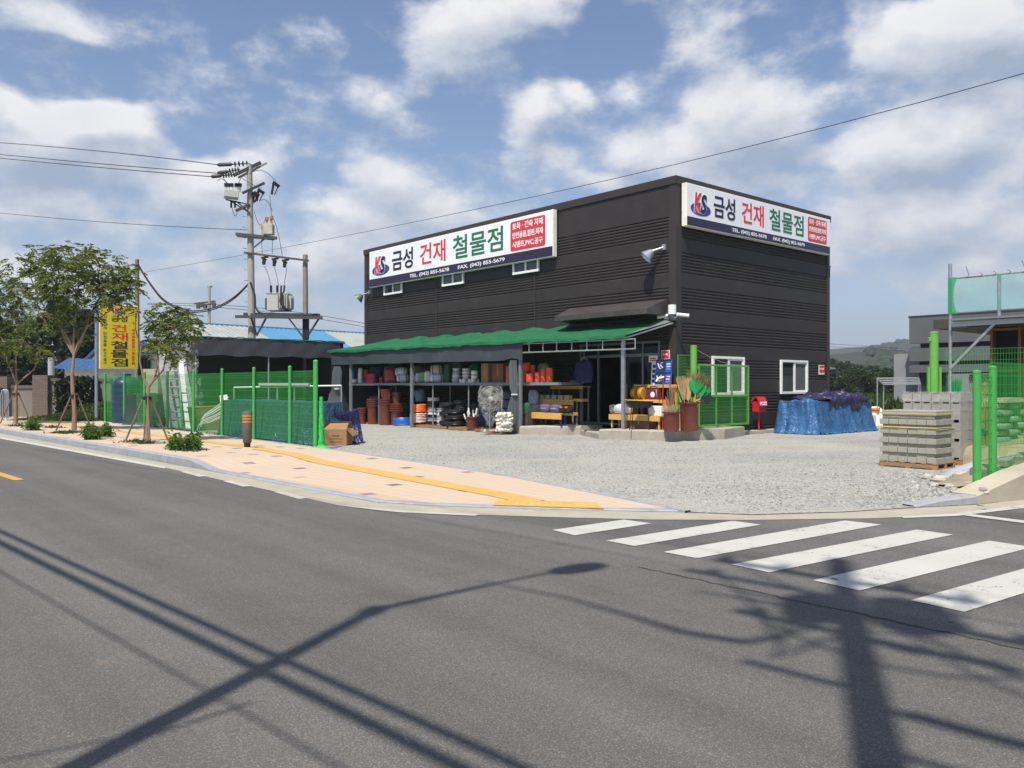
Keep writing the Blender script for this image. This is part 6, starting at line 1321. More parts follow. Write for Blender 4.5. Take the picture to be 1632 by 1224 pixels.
def tarp_mat(name, c1, c2, scale=2.2):
    t = NT(name); c = t.coord(); f = t.noise(c, scale, 6, .62); mp = t.n('ShaderNodeMapping'); mp.inputs['Scale'].default_value = (2.5, 2.5, .5); t.l(c, mp.inputs[0]); g_ = t.noise(mp.outputs[0], 2.4, 5, .7)
    v = t.math('MULTIPLY_ADD', g_, 1.6, t.math('MULTIPLY_ADD', f, 1.0, -.85), clamp=True)
    t.l(t.mix(v, c1, c2), t.b.inputs['Base Color']); t.b.inputs['Roughness'].default_value = .42; t.b.inputs['Specular IOR Level'].default_value = .5
    r1 = t.math('ABSOLUTE', t.math('SUBTRACT', t.noise(mp.outputs[0], 1.1, 3, .5), .5)); r2_ = t.math('ABSOLUTE', t.math('SUBTRACT', t.noise(c, 3.2, 3, .6), .5))
    t.bump(t.math('ADD', t.math('MULTIPLY', r1, 1.6), r2_), .8, .14); return t.mat
m_btarp = tarp_mat('blue_tarp', (.010, .05, .17), (.06, .18, .36)); m_ptarp = tarp_mat('purple_tarp', (.012, .010, .035), (.040, .032, .095), 3.5); m_dbtarp = tarp_mat('dull_blue_tarp', (.012, .045, .085), (.04, .10, .145)); m_nvtarp = tarp_mat('navy_tarp', (.010, .014, .07), (.03, .04, .16), 3)
def place_tarp(name, label, r0, r1, s0, s1, H, mt, seed, **kw):
    m = draped(s1 - s0, r1 - r0, H, seed, **kw); o = m.build(name, mt, base=W((r0 + r1) / 2, (s0 + s1) / 2, .012), rz=TH + R(90), angle=60); return tag(o, label, 'tarpaulin')
sA_, sB_ = FR(500, 690, -10.2)[0], FR(368, 680, -10.2)[0]
place_tarp('tarp_pile', 'long pile under a dull blue tarpaulin behind the mesh fence', -10.5, -9.3, sA_, sB_, 1.22, m_dbtarp, 3, fold=.05)
sN = FR(532, 690, -9.8)[0]
place_tarp('tarp_pile', 'small navy tarpaulin heap behind the cardboard box at the fence end', -9.6, -8.7, sN + .5, sA_ - .1, .95, m_nvtarp, 5, fold=.08, flare=.3, topn=.09)
# grey tube frame behind the tarpaulin with a board across it
Yf = 30.0; T = thing('pipe_rack', 'grey pipe rack with a pale board on top behind the blue tarpaulin pile', 'rack', (P(458, 690, Yf)[0], Yf, 0), 0)
for a, b_ in (((373, 618), (373, 676)), ((544, 614), (544, 674)), ((442, 617), (442, 676)), ((469, 616), (469, 676))): p, q = P(*a, Yf), P(*b_, Yf); m = MB('W'); m.tube([p, (p[0], p[1], .015)], .03, 8); m.build('leg', m_galv, T)
m = MB('W'); m.tube([P(373, 617.5, Yf), P(544, 614.5, Yf)], .032, 8); m.build('top_rail', m_galv, T); m = MB('W'); a, b_ = P(414, 613.5, Yf), P(493, 613.5, Yf); m.box((a[0], Yf - .15, a[2] - .02), (b_[0], Yf + .2, a[2] + .07)); m.build('board', M('pale_board', (.45, .45, .43), .6, .1, 4), T, smooth=False)
# carton at the fence end, flaps open, printed on its long side
gx, gy, _ = G(537, 710.5, .014); T = thing('open_carton', 'open brown cardboard carton with printed side on the gravel by the fence end', 'box', (gx - .03, gy + .3, .014), -.10)
w, d, h = .66, .58, .46
m = Lb()
for a, b_ in (((-w / 2, -d / 2), (w / 2, -d / 2)), ((w / 2, -d / 2), (w / 2, d / 2)), ((w / 2, d / 2), (-w / 2, d / 2)), ((-w / 2, d / 2), (-w / 2, -d / 2))): m.bar((*a, h / 2), (*b_, h / 2), .008, h)
m.box((-w / 2, -d / 2, 0), (w / 2, d / 2, .006)); m.build('box', m_card, T, smooth=False)
for pts in (((-w / 2, -d / 2, h), (w / 2, -d / 2, h), (w / 2 + .03, -d / 2 + .10, h + .17), (-w / 2 + .16, -d / 2 + .12, h + .16)), ((w / 2, -d / 2, h), (w / 2, d / 2, h), (w / 2 + .17, d / 2 + .03, h - .16), (w / 2 + .16, -d / 2 + .08, h - .2)), ((-w / 2, d / 2, h), (w / 2, d / 2, h), (w / 2, d / 2 - .1, h + .19), (-w / 2, d / 2 - .08, h + .2)), ((-w / 2, -d / 2, h), (-w / 2, d / 2, h), (-w / 2 + .1, d / 2, h + .2), (-w / 2 + .02, -d / 2 + .1, h + .19))):
    m = Lb(); m.ext(pts, (.003, .004, .003)); m.build('flap', m_card, T, smooth=False)
m = Lb(); m.box((-w / 2 - .002, -d / 2 - .0065, .02), (-w / 2 + .07, -d / 2 - .0045, h)); m.build('tape', m_tape, T, smooth=False)
text('SCALLINE', lambda a, b, z: (-.08 + a, -d / 2 - .005 - z, .255 + b), .2, .045, .02, .002, 'L').build('printing', m_kblk, T, smooth=False)
for k, (x0, x1, z) in enumerate(((-.16, .22, .175), (-.14, .2, .115), (-.12, .17, .085))): m = Lb(); [m.box((x, -d / 2 - .0065, z), (x + .028, -d / 2 - .0045, z + (.03 if k == 0 else .014))) for x in np.arange(x0, x1, .04)]; m.build('printing', M('faded_print', (.10, .055, .03), .8), T, smooth=False)
# jumble behind the fence
Yj = 31.0
T = thing('aluminium_ladder', 'aluminium ladder leaning among the plastic sheets behind the fence', 'ladder', (P(280, 690, Yj)[0], Yj, 0), 0)
a0, a1, b0, b1 = P(274, 690, Yj), P(262, 585, Yj + .9), P(291, 690, Yj), P(284, 585, Yj + .9)
for p, q in ((a0, a1), (b0, b1)): m = MB('W'); m.bar((p[0], p[1], .015), q, .05, .08); m.build('rail', m_galv, T)
for k in range(8): f = (k + .5) / 8; m = MB('W'); m.tube([Vector(a0).lerp(Vector(a1), f), Vector(b0).lerp(Vector(b1), f)], .022, 6); m.build('rung', m_galv, T)
def leaning(name, label, cat, us, mt, Y, th=.03, dy=.6):
    q = [P(u, v, Y + (dy if i > 1 else 0)) for i, (u, v) in enumerate(us)]; q[0] = (*q[0][:2], max(q[0][2], .015)); q[1] = (*q[1][:2], max(q[1][2], .015))
    m = MB('W'); m.ext(q, (0, th, 0)); return tag(m.build(name, mt, smooth=False), label, cat)
m_sheet = M('cloudy_plastic_panel', (.40, .42, .40), .3, .35, 2, .5, 6, trans=.25)
leaning('plastic_sheet', 'tall cloudy plastic panel leaning at the left end of the canopy shed', 'panel', ((266, 688), (292, 690), (270, 548), (249, 550)), m_sheet, 31.9)
leaning('plastic_board', 'pale narrow panel leaning behind the second fence post from the ladder', 'panel', ((296, 690), (304, 690), (292, 575), (284, 575)), m_pvc, 32.0)
leaning('metal_strip', 'slanting silvery strip leaning against the canopy shed corner', 'panel', ((303, 668), (312, 668), (295, 572), (286, 572)), m_galv, 33.0, .05)
leaning('white_board', 'white rectangular board leaning just left of the blue tarpaulin pile', 'panel', ((353, 660), (364, 660), (362, 629), (350, 630)), m_pvc, 31.5)
T = thing('plastic_drape', 'crumpled clear plastic sheeting draped at the corner of the canopy shed', 'sheeting', P(285, 600, 32.6), 0); m = Lb(); rgx = random.Random(7)
m.grid([[((i - 6) * .11 + rgx.uniform(-.06, .06) + (.03 * j), rgx.uniform(-.2, .2), 1.45 - .26 * j + rgx.uniform(-.05, .05)) for j in range(12)] for i in range(13)]); m.build('sheet', m_film, T, fix=False)
q = pl(297, 349, 645, 681, Y=30.6, z0=.014); T = thing('brown_tub', 'open brown timber-sided bin behind the fence', 'bin', (q.x, q.Y + .4, .014), .25); m = Lb(); 
m.add([(-.5,-.4,0),(.5,-.4,0),(.5,.4,0),(-.5,.4,0),(-.62,-.5,.86),(.62,-.5,.92),(.6,.5,.86),(-.62,.5,.86)], [(0,1,5,4),(1,2,6,5),(2,3,7,6),(3,0,4,7),(0,3,2,1)]); m.build('sides', M('brown_tarp', (.16, .09, .05), .7, .2, 3), T, smooth=False)
m = Lb(); m.tube([(-.62, -.5, .86), (.62, -.5, .92), (.6, .5, .86), (-.62, .5, .86), (-.62, -.5, .86)], .025, 6); m.build('rim', m_pallet, T)
rgx = random.Random(14)
for k in range(8):
    T = thing('metal_leg_frame', 'bent white steel chair frame in the tangled heap behind the fence', 'steel frame', (P(333, 690, 29.8)[0], 29.8 + .06 * k, .014), 0, 'tangled white steel frames')
    a = Vector((-.45 + .1 * rgx.random(), 0, .02 + .05 * k)); m = Lb(); dz = .09 * k; m.tube([a, a + Vector((.08, 0, .25)), a + Vector((.45, .05, .32 + dz * .3)), a + Vector((.85, .08, .50 + dz * .5)), a + Vector((.92, .1, .62 + dz * .4)), a + Vector((.85, .12, .70 + dz * .3))], .014, 6)
    m.build('tube', m_pvc, T)
for k, (u, v) in enumerate(((445, 690), (462, 693))):
    g_ = P(u, v, 23.6); m = Lb(); m.tube([(-.2, 0, .28), (-.15, .02, .1), (.05, 0, .14), (.15, .03, .02), (.28, 0, .012)], .012, 5); tag(m.build('plastic_strip', m_pvc, base=(g_[0], 23.9, .014)), ['left', 'right'][k] + ' curled white plastic strip on the ground behind the fence', 'strip')
# water tank and bulky things at the left end of the yard
q = pl(181, 223, 597, 668, Y=34.5, z0=.014); T = thing('water_tank', 'round blue water tank with ribs behind the left end of the fence', 'water tank', q.c, 0); w = q.w / 2; h = q.h
m = Lb(); pr = [(0, 0), (w, 0)]; 
for k in range(7): z = h * .85 * k / 7; pr += [(w, z + .02), (w * 1.03, z + h * .05), (w * 1.03, z + h * .08), (w, z + h * .11)]
pr += [(w * .95, h * .87), (w * .6, h * .95), (w * .3, h * .96), (w * .3, h), (0, h)]; m.lathe(pr, (0, 0, 0), 28); m.build('tank_body', M('tank_blue', (.008, .035, .07), .4, .1, 3), T); m = Lb(); m.lathe([(w * .32, h - .02), (w * .33, h + .03), (0, h + .05)], (0, 0, 0), 18); m.build('lid', m_bluep, T)
q = pl(204, 268, 628, 686, Y=33.2, z0=.014); m = draped(1.9, 1.1, 1.35, 8); tag(m.build('tarp_pile', M('dark_green_tarp', (.015, .045, .025), .5, .2, 2, .5, 6), base=(q.x, q.Y + .6, .012), rz=.1), 'dark green covered pile behind the slim street tree', 'tarpaulin')
leaning('beige_hoarding', 'plain beige wall panel standing behind the slim street tree', 'panel', ((228, 640), (258, 642), (258, 588), (228, 588)), M('beige_panel', (.42, .38, .28), .7, .1, 2), 36.5, .08, 0)
q = pl(219, 262, 566, 590, Y=37.0, z0=0.0); m = MB('W'); a, b_ = P(219, 566, 38.5), P(259, 566, 38.5); m.box((a[0], 38.5, 0.01), (b_[0], 40.0, a[2])); 
for k in range(8): x = a[0] + (b_[0] - a[0]) * (k + .3) / 8; m.box((x, 38.46, .1), (x + .05, 38.497, a[2] - .08))
tag(m.build('steel_container', M('container_green', (.012, .06, .028), .5, .15, 2), smooth=False), 'dark green ribbed steel container at the back left of the yard', 'container')
# ------------------------------------------------------------------ yard gate: two thick posts, an open leaf, netted side panels
def thick_post(T, x, y, z0, top, r, name='post'):
    m = MB('W'); m.tube([(x, y, z0), (x, y, top)], r, 20); m.build(name, m_lgpost, T); m = MB('W'); m.lathe([(r * 1.04, -.02), (r * 1.04, .015), (r * .6, .03), (0, .035)], (x, y, top), 20); m.build('post_cap', m_lgpost, T)
gx, gy, gz = P(1105.5, 690, 25.9); T = thing('yard_gate', 'open light green yard gate leaf hung on a thick post beside the end facade', 'gate', (gx, gy, .3), TH)
ztop = CH + (HZ - 552) / F * 25.9; thick_post(T, gx, gy, .05, ztop, .105)
gr, gs_ = WB(gx, gy); sL = gs_ - .02
r0, _ = FS(1113.5, 600, sL); r1, _ = FS(1192, 600, sL); zt = FS(1113.5, 581.5, sL)[1]; zb = HS + .09
m = MB()
for r in (r0, r1): m.bar((r, sL, zb), (r, sL, zt), .06)
for z in (zb, (zb + zt) / 2 - .02, zt): m.bar((r0 - .03, sL, z), (r1 + .03, sL, z), .06)
for f in (.34, .66): m.bar((r0 + (r1 - r0) * f, sL - .001, zb), (r0 + (r1 - r0) * f, sL - .001, zt), .045)
m.build('leaf_frame', m_lgpost, T, smooth=False)
def wire_panel_r(mb, s, a, b, z0, z1, dv=.05, dh=.15):
    for r in np.arange(a, b, dv): mb.tube([(r, s, z0), (r, s, z1)], .003, 3, False)
    for z in np.arange(z0, z1, dh): mb.tube([(a, s, z), (b, s, z)], .004, 4, False)
m = MB(); wire_panel_r(m, sL - .03, r0, r1, zb, zt); m.build('leaf_mesh', m_fwire, T, smooth=False, fix=False)
m = MB(); m.poly([(r0, sL - .035, zb), (r1, sL - .035, zb), (r1, sL - .035, zt), (r0, sL - .035, zt)]); m.build('net_screen', net_mat('gate_netting', (.02, .16, .03), .10), T, smooth=False, fix=False)
for z in (zb + .3, zt - .1): m = MB(); m.bar((gr + .05, sL, z), (r0, sL, z), .05, .09); m.build('hinge', m_lgpost, T, smooth=False)
m = MB(); a, b = Vector((gr + .12, sL - .03, ztop - .12)), Vector((r1 - .35, sL - .02, zt)); m.tube([a.lerp(b, k / 8) + Vector((0, 0, -.10 * math.sin(math.pi * k / 8))) for k in range(9)], .008, 5); m.build('stay_cable', m_galv, T)
m = MB(); sP = gs_ + .25; a, b = FS(1080.5, 600, sP)[0], FS(1101, 600, sP)[0]; z1 = FS(1085, 566, sP)[1]; z0 = FS(1085, 636, sP)[1]
wire_panel_r(m, sP, a, b, z0, z1, .055, .1); m.bar((a, sP, z1), (b, sP, z1), .03); m.bar((a, sP, .35), (a, sP, z1), .03); m.build('side_mesh', m_fwire, T, smooth=False, fix=False)
gx2, gy2, _ = P(1488.5, 640, 18.5); T = thing('gate_post', 'thick bright green gate post behind the tall block stack', 'post', (gx2, gy2, 0), TH)
ztop2 = CH + (HZ - 530.5) / F * 18.5; thick_post(T, gx2, gy2, .0, ztop2, .095, 'post')
m = MB('W')
for du in (-.125, .135): m.cbox((gx2 + du, gy2, 1.35), (.05, .06, 1.5))
m.build('channel', m_lgpost, T, bev=.005); m = MB('W'); m.cbox((gx2 - .11, gy2 - .02, ztop2 - .15), (.05, .06, .09)); m.build('hinge', m_lgpost, T, bev=.005)
# back fence running from the gate post along the yard edge
fr2, fs2 = WB(gx2 + .15, gy2); zb_t = CH + (HZ - 557.5) / F * 18.4
T = bthing('mesh_fence', 'tall green mesh fence running from the thick gate post past the scaffold', 'fence', fr2, fs2 - 1.5, 0)
ends = [fs2 - .1, fs2 - 2.1, fs2 - 4.1]
def mesh_s(mb, r, a, b, z0, z1, dv=.055, dh=.18):
    for s in np.arange(a, b, dv): mb.tube([(r, s, z0), (r, s, z1)], .0034, 3, False)
    for z in list(np.arange(z0, z1 - .12, dh)) + [z1 - .11, z1]: mb.tube([(r, a, z), (r, b, z)], .0042, 4, False)
for s in ends[1:]: m = MB(); m.tube([(fr2, s, 0), (fr2, s, zb_t + .06)], .035, 10); m.build('post', m_lgpost, T)
for a, b in zip(ends, ends[1:]): m = MB(); mesh_s(m, fr2, b, a, .45, zb_t); m.build('wire_panel', m_fwire, T, smooth=False, fix=False)
# ------------------------------------------------------------------ right-hand corner fence on the kerb wall
p1 = G(1557, 786, .09); p2 = (*G(1582, 768, .18)[:2], .18)
T = thing('mesh_fence', 'green mesh fence on the sloping concrete kerb wall at the right edge', 'fence', p1, TH)
z1t = CH + (HZ - 594) / F * p1[1]; z2t = CH + (HZ - 587) / F * p2[1]
for p, zt in ((p1, z1t), (p2, z2t)):
    m = MB('W'); m.tube([(p[0], p[1], 0), (p[0], p[1], zt)], .058, 16); m.lathe([(.061, -.01), (.061, .02), (.03, .04), (0, .045)], (p[0], p[1], zt), 16); m.build('post', m_fgreen, T)
m = MB('W'); mesh_panel(m, p1, p2, .16, z1t - .03); m.build('wire_panel', m_fwire, T, smooth=False, fix=False)
r2, s2 = WB(p2[0], p2[1]); z2p = CH + (HZ - 576) / F * p2[1]
for k in range(5):
    m = MB(); wire_panel_r(m, s2 + .05, r2 + .05 + 2.0 * k, r2 + 2.05 + 2.0 * k, .34, z2p, .055, .19); m.build('wire_panel', m_fwire, T, smooth=False, fix=False)
    m = MB(); r_ = r2 + 2.05 + 2.0 * k; m.tube([(r_, s2 + .05, .2), (r_, s2 + .05, z2p + .08)], .055, 12); m.build('post', m_fgreen, T)
m = MB(); m.grid([[(r2 + .06 + .5 * i, s2 + .09, .36 + (z2p - .38) * j / 2) for j in range(3)] for i in range(21)]); m.build('net_screen', net_mat('corner_netting', (.015, .22, .04), .07), T, fix=False)
# concrete kerb wall rising along the side street, and the bank behind it
kb0 = [G(u, v, .005) for u, v in ((1459, 809), (1500, 806.5), (1557, 804), (1632, 796.5))]; ext_ = far(kb0[-1], E2, 14)
def wallrow(p, h, bk): n = Vector((-E1[0], -E1[1], 0)); return [(p[0], p[1], -.02), (p[0] - n.x * .05 * 0, p[1], h - .02), (p[0] + E1[0] * .03, p[1] + E1[1] * .03, h), (p[0] + E1[0] * bk, p[1] + E1[1] * bk, h + .01), (p[0] + E1[0] * bk, p[1] + E1[1] * bk, -.02)]
m = MB('W'); m.grid([wallrow(kb0[0], .03, .18), wallrow(kb0[1], .09, .18), wallrow(kb0[2], .13, .18)]); struct(m.build('kerb_stones', m_kerb, smooth=False))
m = MB('W'); q = (kb0[2][0] + .012, kb0[2][1] + .008, 0); m.grid([wallrow(q, .14, .34), wallrow(kb0[3], .40, .34), wallrow(ext_, 1.1, .34)]); m.poly(wallrow(q, .14, .34)); tag(m.build('kerb_wall', M('cream_concrete', (.40, .355, .27), .85, .12, 1.6, .3, 50, dirt=((.33, .28, .2), 2.2, .5)), smooth=False), 'sloping cream concrete kerb wall along the side street at the right edge', 'wall')
rows = []
for i in range(27):
    r_ = r2 + .15 + .5 * i; wd = 1.15 if r_ < -2.4 else 3.2; rows.append([(r_, s2 + .02 + wd * j / 8, (.05 + .27 * min(1, i / 4) + .02 * max(0, i - 4)) * (1 if j < 6 else (8 - j) / 2.5) + rg.uniform(-.025, .025)) for j in range(9)])
m = MB(); m.grid(rows); struct(m.build('soil_bank', M('sandy_soil', (.30, .25, .16), .95, .25, 2.5, .8, 25, dirt=((.20, .20, .10), 1.5, .6)), fix=False))
# rubble at the corner
m_rub = M('rubble', (.34, .315, .27), .9, .2, 4, .6, 30); m_rubw = M('white_rubble', (.46, .42, .37), .9, .15, 4, .5, 30)
rgr = random.Random(44); rub = [(1478, 763, 15, .9), (1498, 768, 20, 1), (1512, 776, 13, .8), (1490, 775, 11, .6), (1533, 766, 26, 1), (1520, 788, 16, 0), (1538, 790, 15, 0), (1553, 789, 13, 1), (1545, 776, 18, 0), (1462, 775, 8, 1), (1505, 784, 9, 0), (1470, 783, 7, 0), (1455, 768, 6, 1), (1528, 797, 8, 0), (1566, 780, 10, 0), (1592, 766, 10, 0), (1600, 762, 13, 1), (1615, 757, 14, 0), (1572, 785, 8, 1), (1483, 790, 8, 0)]
for i, (u, v, wpx, wh) in enumerate(rub):
    z = .02 if u < 1560 else .25; x, y, _ = G(u, v, z); r = wpx / F * y / 2 * 1.15; m = Lb(); m.ball((0, 0, r * .45), (r, r * .75, r * .62), 9, 6, .30, rgr, .75)
    tag(m.build('rubble_stone', m_rubw if wh > .5 else m_rub, base=(x, y, z - .02), rz=rgr.uniform(0, 6), angle=20), 'pale broken stone in the rubble by the corner fence post', 'stone', 'rubble stones by the corner fence')
x, y, _ = G(1530, 762, .02); m = Lb(); m.add([(-.32,-.2,0),(.34,-.22,0),(.36,.22,0),(-.3,.2,0),(-.18,-.08,.13),(.34,-.16,.30),(.33,.18,.30),(-.16,.12,.14)], [(0,3,2,1),(4,5,6,7),(0,1,5,4),(1,2,6,5),(2,3,7,6),(3,0,4,7)]); tag(m.build('broken_slab', M('blue_grey_slab', (.36, .37, .38), .85, .1, 4), base=(x, y, .015), bev=.02), 'tilted blue grey slab fragment beside the corner fence post', 'stone')
def chips_(mb, n, u0, u1, v0, v1, q0, q1, z=.014):
    for _ in range(n):
        x, y, _z = G(rgr.uniform(u0, u1), rgr.uniform(v0, v1), z); q = rgr.uniform(q0, q1); mb.add([(x + dx * q * rgr.uniform(.6, 1.3), y + dy * q * rgr.uniform(.6, 1.3), z + dz * q * rgr.uniform(.5, 1.1)) for dx, dy, dz in ((1,0,.1),(0,1,.1),(-1,0,.1),(0,-1,.1),(.2,.2,.9),(-.3,-.1,.8))], [(0,1,4),(1,2,5,4),(2,3,5),(3,0,4,5)])
m = MB('W'); chips_(m, 900, 1395, 1556, 752, 803, .012, .034); chips_(m, 240, 1480, 1550, 765, 800, .02, .05); struct(m.build('coarse_gravel', m_chips, smooth=False, fix=False), 'stuff')
# ------------------------------------------------------------------ concrete block pallets
m_blk = M('concrete_block', (.335, .315, .265), .9, .12, 3, .5, 60, dirt=((.28, .26, .22), 3, .4)); m_blk2 = M('hollow_block_grey', (.35, .335, .30), .9, .12, 3, .5, 60)
fc = G(1492, 749, .02); r0, s0 = WB(fc[0], fc[1]); NB_L, NB_W = 1.13, .90
pallet('wooden pallet under the front stack of solid bricks', W(r0 + .45, s0 + .56, .014), 1.15, .92, TH + R(90), None, .12)
proto = Lb(); proto.box((-.0895, -.146, 0), (.0895, .146, .086)); pb = proto.build('concrete_brick', m_blk, bev=.004, smooth=False)
tag(pb, 'grey solid concrete brick in the low strapped stack in front', 'brick', 'solid concrete bricks of the low front stack'); first = True
rgb = random.Random(77); ztp = CH + (HZ - 655.5) / F * fc[1]; nC = 11; hC = (ztp - .134) / nC
pb.scale = (1, 1, (hC - .001) / .086)
for c in range(nC):
    z = .134 + (c // 2) * 2 * hC + (c % 2) * hC * 1.16; hc_ = hC * (.84 if c % 2 else 1.16) if c < nC - 1 else hC; inset = (.0, .038)[c % 2] if c < nC - 1 else .02
    for i in range(3):
        for j in range(6):
            if 0 < i < 2 and 0 < j < 5 and c < nC - 1: continue          # the core of the stack is out of sight
            if (c % 2) == 0: wL, wW, L, Wd = NB_L / 6, NB_W / 3, .188, .30
            rr = r0 + inset * (1 - i) + (i + .5) * NB_W / 3; sx = s0 + inset * (2.5 - j) / 2.5 + (j + .5) * NB_L / 6
            o = pb if first else pb.copy()
            if not first: COL.objects.link(o)
            first = False; o.location = W(rr + rgb.uniform(-.006, .006), sx + rgb.uniform(-.006, .006), z); o.rotation_euler = (0, 0, TH + R(90)); o.scale = (1, 1, (hc_ - .001) / .086)
            # bricks lie along the stack: local y = .38 long across the width
for v_, lb in ((660, 'upper'), (682.5, 'lower')):
    z = CH + (HZ - v_) / F * fc[1]; m = MB(); w = .022; a, b, c_, d_ = r0 - .012, r0 + NB_W + .012, s0 - .012, s0 + NB_L + .012
    for p, q in (((a, c_), (b, c_)), ((b, c_), (b, d_)), ((b, d_), (a, d_)), ((a, d_), (a, c_))): m.bar((*p, z), (*q, z), .006, w)
    tag(m.build('yellow_strap', M('yellow_strap', (.62, .48, .16), .5, .1, 8), smooth=False), lb + ' yellow packing strap round the low brick stack', 'strap')
fc2 = G(1531, 741, .02); r0, s0 = WB(fc2[0], fc2[1]); NB_L, NB_W = 1.22, 1.2
pallet('wooden pallet under the tall stack of hollow blocks', W(r0 + .6, s0 + .6, .014), 1.24, 1.2, TH + R(90), None, .12)
pr_ = Lb(); t_ = .03; L_, D_, H_ = .39, .19, .185      # hollow block with three open cells, set on its side so the cells show as dark notches
pr_.box((-L_ / 2, -D_ / 2, 0), (L_ / 2, -D_ / 2 + t_, H_)); pr_.box((-L_ / 2, D_ / 2 - t_, 0), (L_ / 2, D_ / 2, H_))
for x in (-L_ / 2, -L_ / 2 + .12, L_ / 2 - .15, L_ / 2 - t_): pr_.box((x, -D_ / 2 + t_, 0), (x + t_, D_ / 2 - t_, H_ - .03))
hb = pr_.build('hollow_block', m_blk2, smooth=False); tag(hb, 'grey hollow concrete block in the tall stack behind', 'block', 'hollow concrete blocks of the tall stack'); first = True
ztp2 = CH + (HZ - 626) / F * fc2[1]; nC = 7; hC = (ztp2 - .134) / nC
for c in range(nC):
    for i in range(3):
        for j in range(6):
            if i == 1 and 0 < j < 5 and c < nC - 1: continue
            o = hb if first else hb.copy()
            if not first: COL.objects.link(o)
            first = False
            o.scale = (1.0, 1.0, (hC - .002) / H_)
            rr, sx = r0 + (i + .5) * .4, s0 + (j + .5) * .2; up_ = (c % 2 == 1)
            o.location = W(rr + rgb.uniform(-.006, .006), sx + rgb.uniform(-.004, .004), .134 + c * hC + (hC - .002 if not up_ and c < nC - 1 else 0)); o.rotation_euler = (0 if up_ or c == nC - 1 else R(180), 0, TH)
# plastic film round the top course
m = MB(); zt = ztp2; rows = []
for (dz, o_) in ((.02, -.1), (.022, .012), (-.10, .018), (-.20, .02)):
    row = []
    for (a, b) in ((0, 0), (1, 0), (1, 1), (0, 1)):
        for k in range(8):
            f = k / 8; n_ = ((1, 0), (1, 1), (0, 1), (0, 0))[[(0, 0), (1, 0), (1, 1), (0, 1)].index((a, b))]; x = a + (n_[0] - a) * f; y = b + (n_[1] - b) * f
            row.append((r0 + 1.2 * x + o_ * (2 * x - 1), s0 + 1.2 * y + o_ * (2 * y - 1), zt + dz + (rgb.uniform(-.03, .03) if dz < -.15 else 0)))
    row.append(row[0]); rows.append(row)
m.grid(rows); tag(m.build('plastic_wrap', m_film, fix=False), 'torn clear film wrapped round the top of the tall block stack', 'film')
# ------------------------------------------------------------------ post box
rp_, sp2 = FS(1209.5, 650, -.35)[0], -.35; yb = W(rp_, sp2)[1]; zb = CH + (HZ - 684) / F * yb
T = bthing('post_box', 'red metal post box on a slim stand against the end facade', 'post box', rp_, sp2, .014)
k = yb / F; zt = CH + (HZ - 632) / F * yb; z1 = CH + (HZ - 656) / F * yb; hw = 10.5 * k / .9; dp = .26; zm = zt - 8 * k
m = MB(); m.box((rp_ - hw * .86, sp2 - dp / 2, z1), (rp_ + hw * .86, sp2 + dp / 2, zm)); m.build('box', M('post_red', (.52, .015, .03), .38, .06, 4), T, bev=.012)
m = MB(); n = 8; prof = [(-dp * .72, zm - .16 * (1 if True else 0)), (-dp * .62, zm - .0), (-dp * .35, zt - .03), (0, zt), (dp * .35, zt - .03), (dp * .6, zm - .02), (dp * .55, zm - .03), (0, zt - .03), (-dp * .32, zt - .06), (-dp * .57, zm - .02), (-dp * .66, zm - .16)]
m.ext([(rp_ - hw, sp2 + y, z) for y, z in prof], (2 * hw, 0, 0)); m.build('curved_lid', M('post_red', (.5, .01, .03)), T, smooth=True, angle=30)
a = Vector((0, -dp * .725, zm - .15)); b_ = Vector((0, -dp * .64, zm - .01)); dv = (b_ - a)
text('POST', lambda x, y, z: (rp_ - hw * .8 + x, sp2 + a.y + dv.y * y / dv.length - .008 - z, a.z + .02 + dv.z * y / dv.length), hw * 1.6, .13, .03, .004).build('lettering', m_wl, T, smooth=False)
m = MB(); m.bar((rp_ - hw * .7, sp2 - dp / 2 - .006, z1 + .08), (rp_ + hw * .7, sp2 - dp / 2 - .006, z1 + .08), .012, .02); m.build('door_slot', M('post_dark_red', (.2, .006, .012)), T, smooth=False)
m = MB(); m.tube([(rp_, sp2, .0), (rp_, sp2, z1)], .03, 10); m.tube([(rp_ - .06, sp2 - .05, z1 - .02), (rp_ - .03, sp2 - .03, z1 - .4)], .012, 6); m.lathe([(0, 0), (.13, 0), (.13, .012), (0, .012)], (rp_, sp2, .012), 16); m.build('stand', M('post_red', (.5, .01, .03)), T)
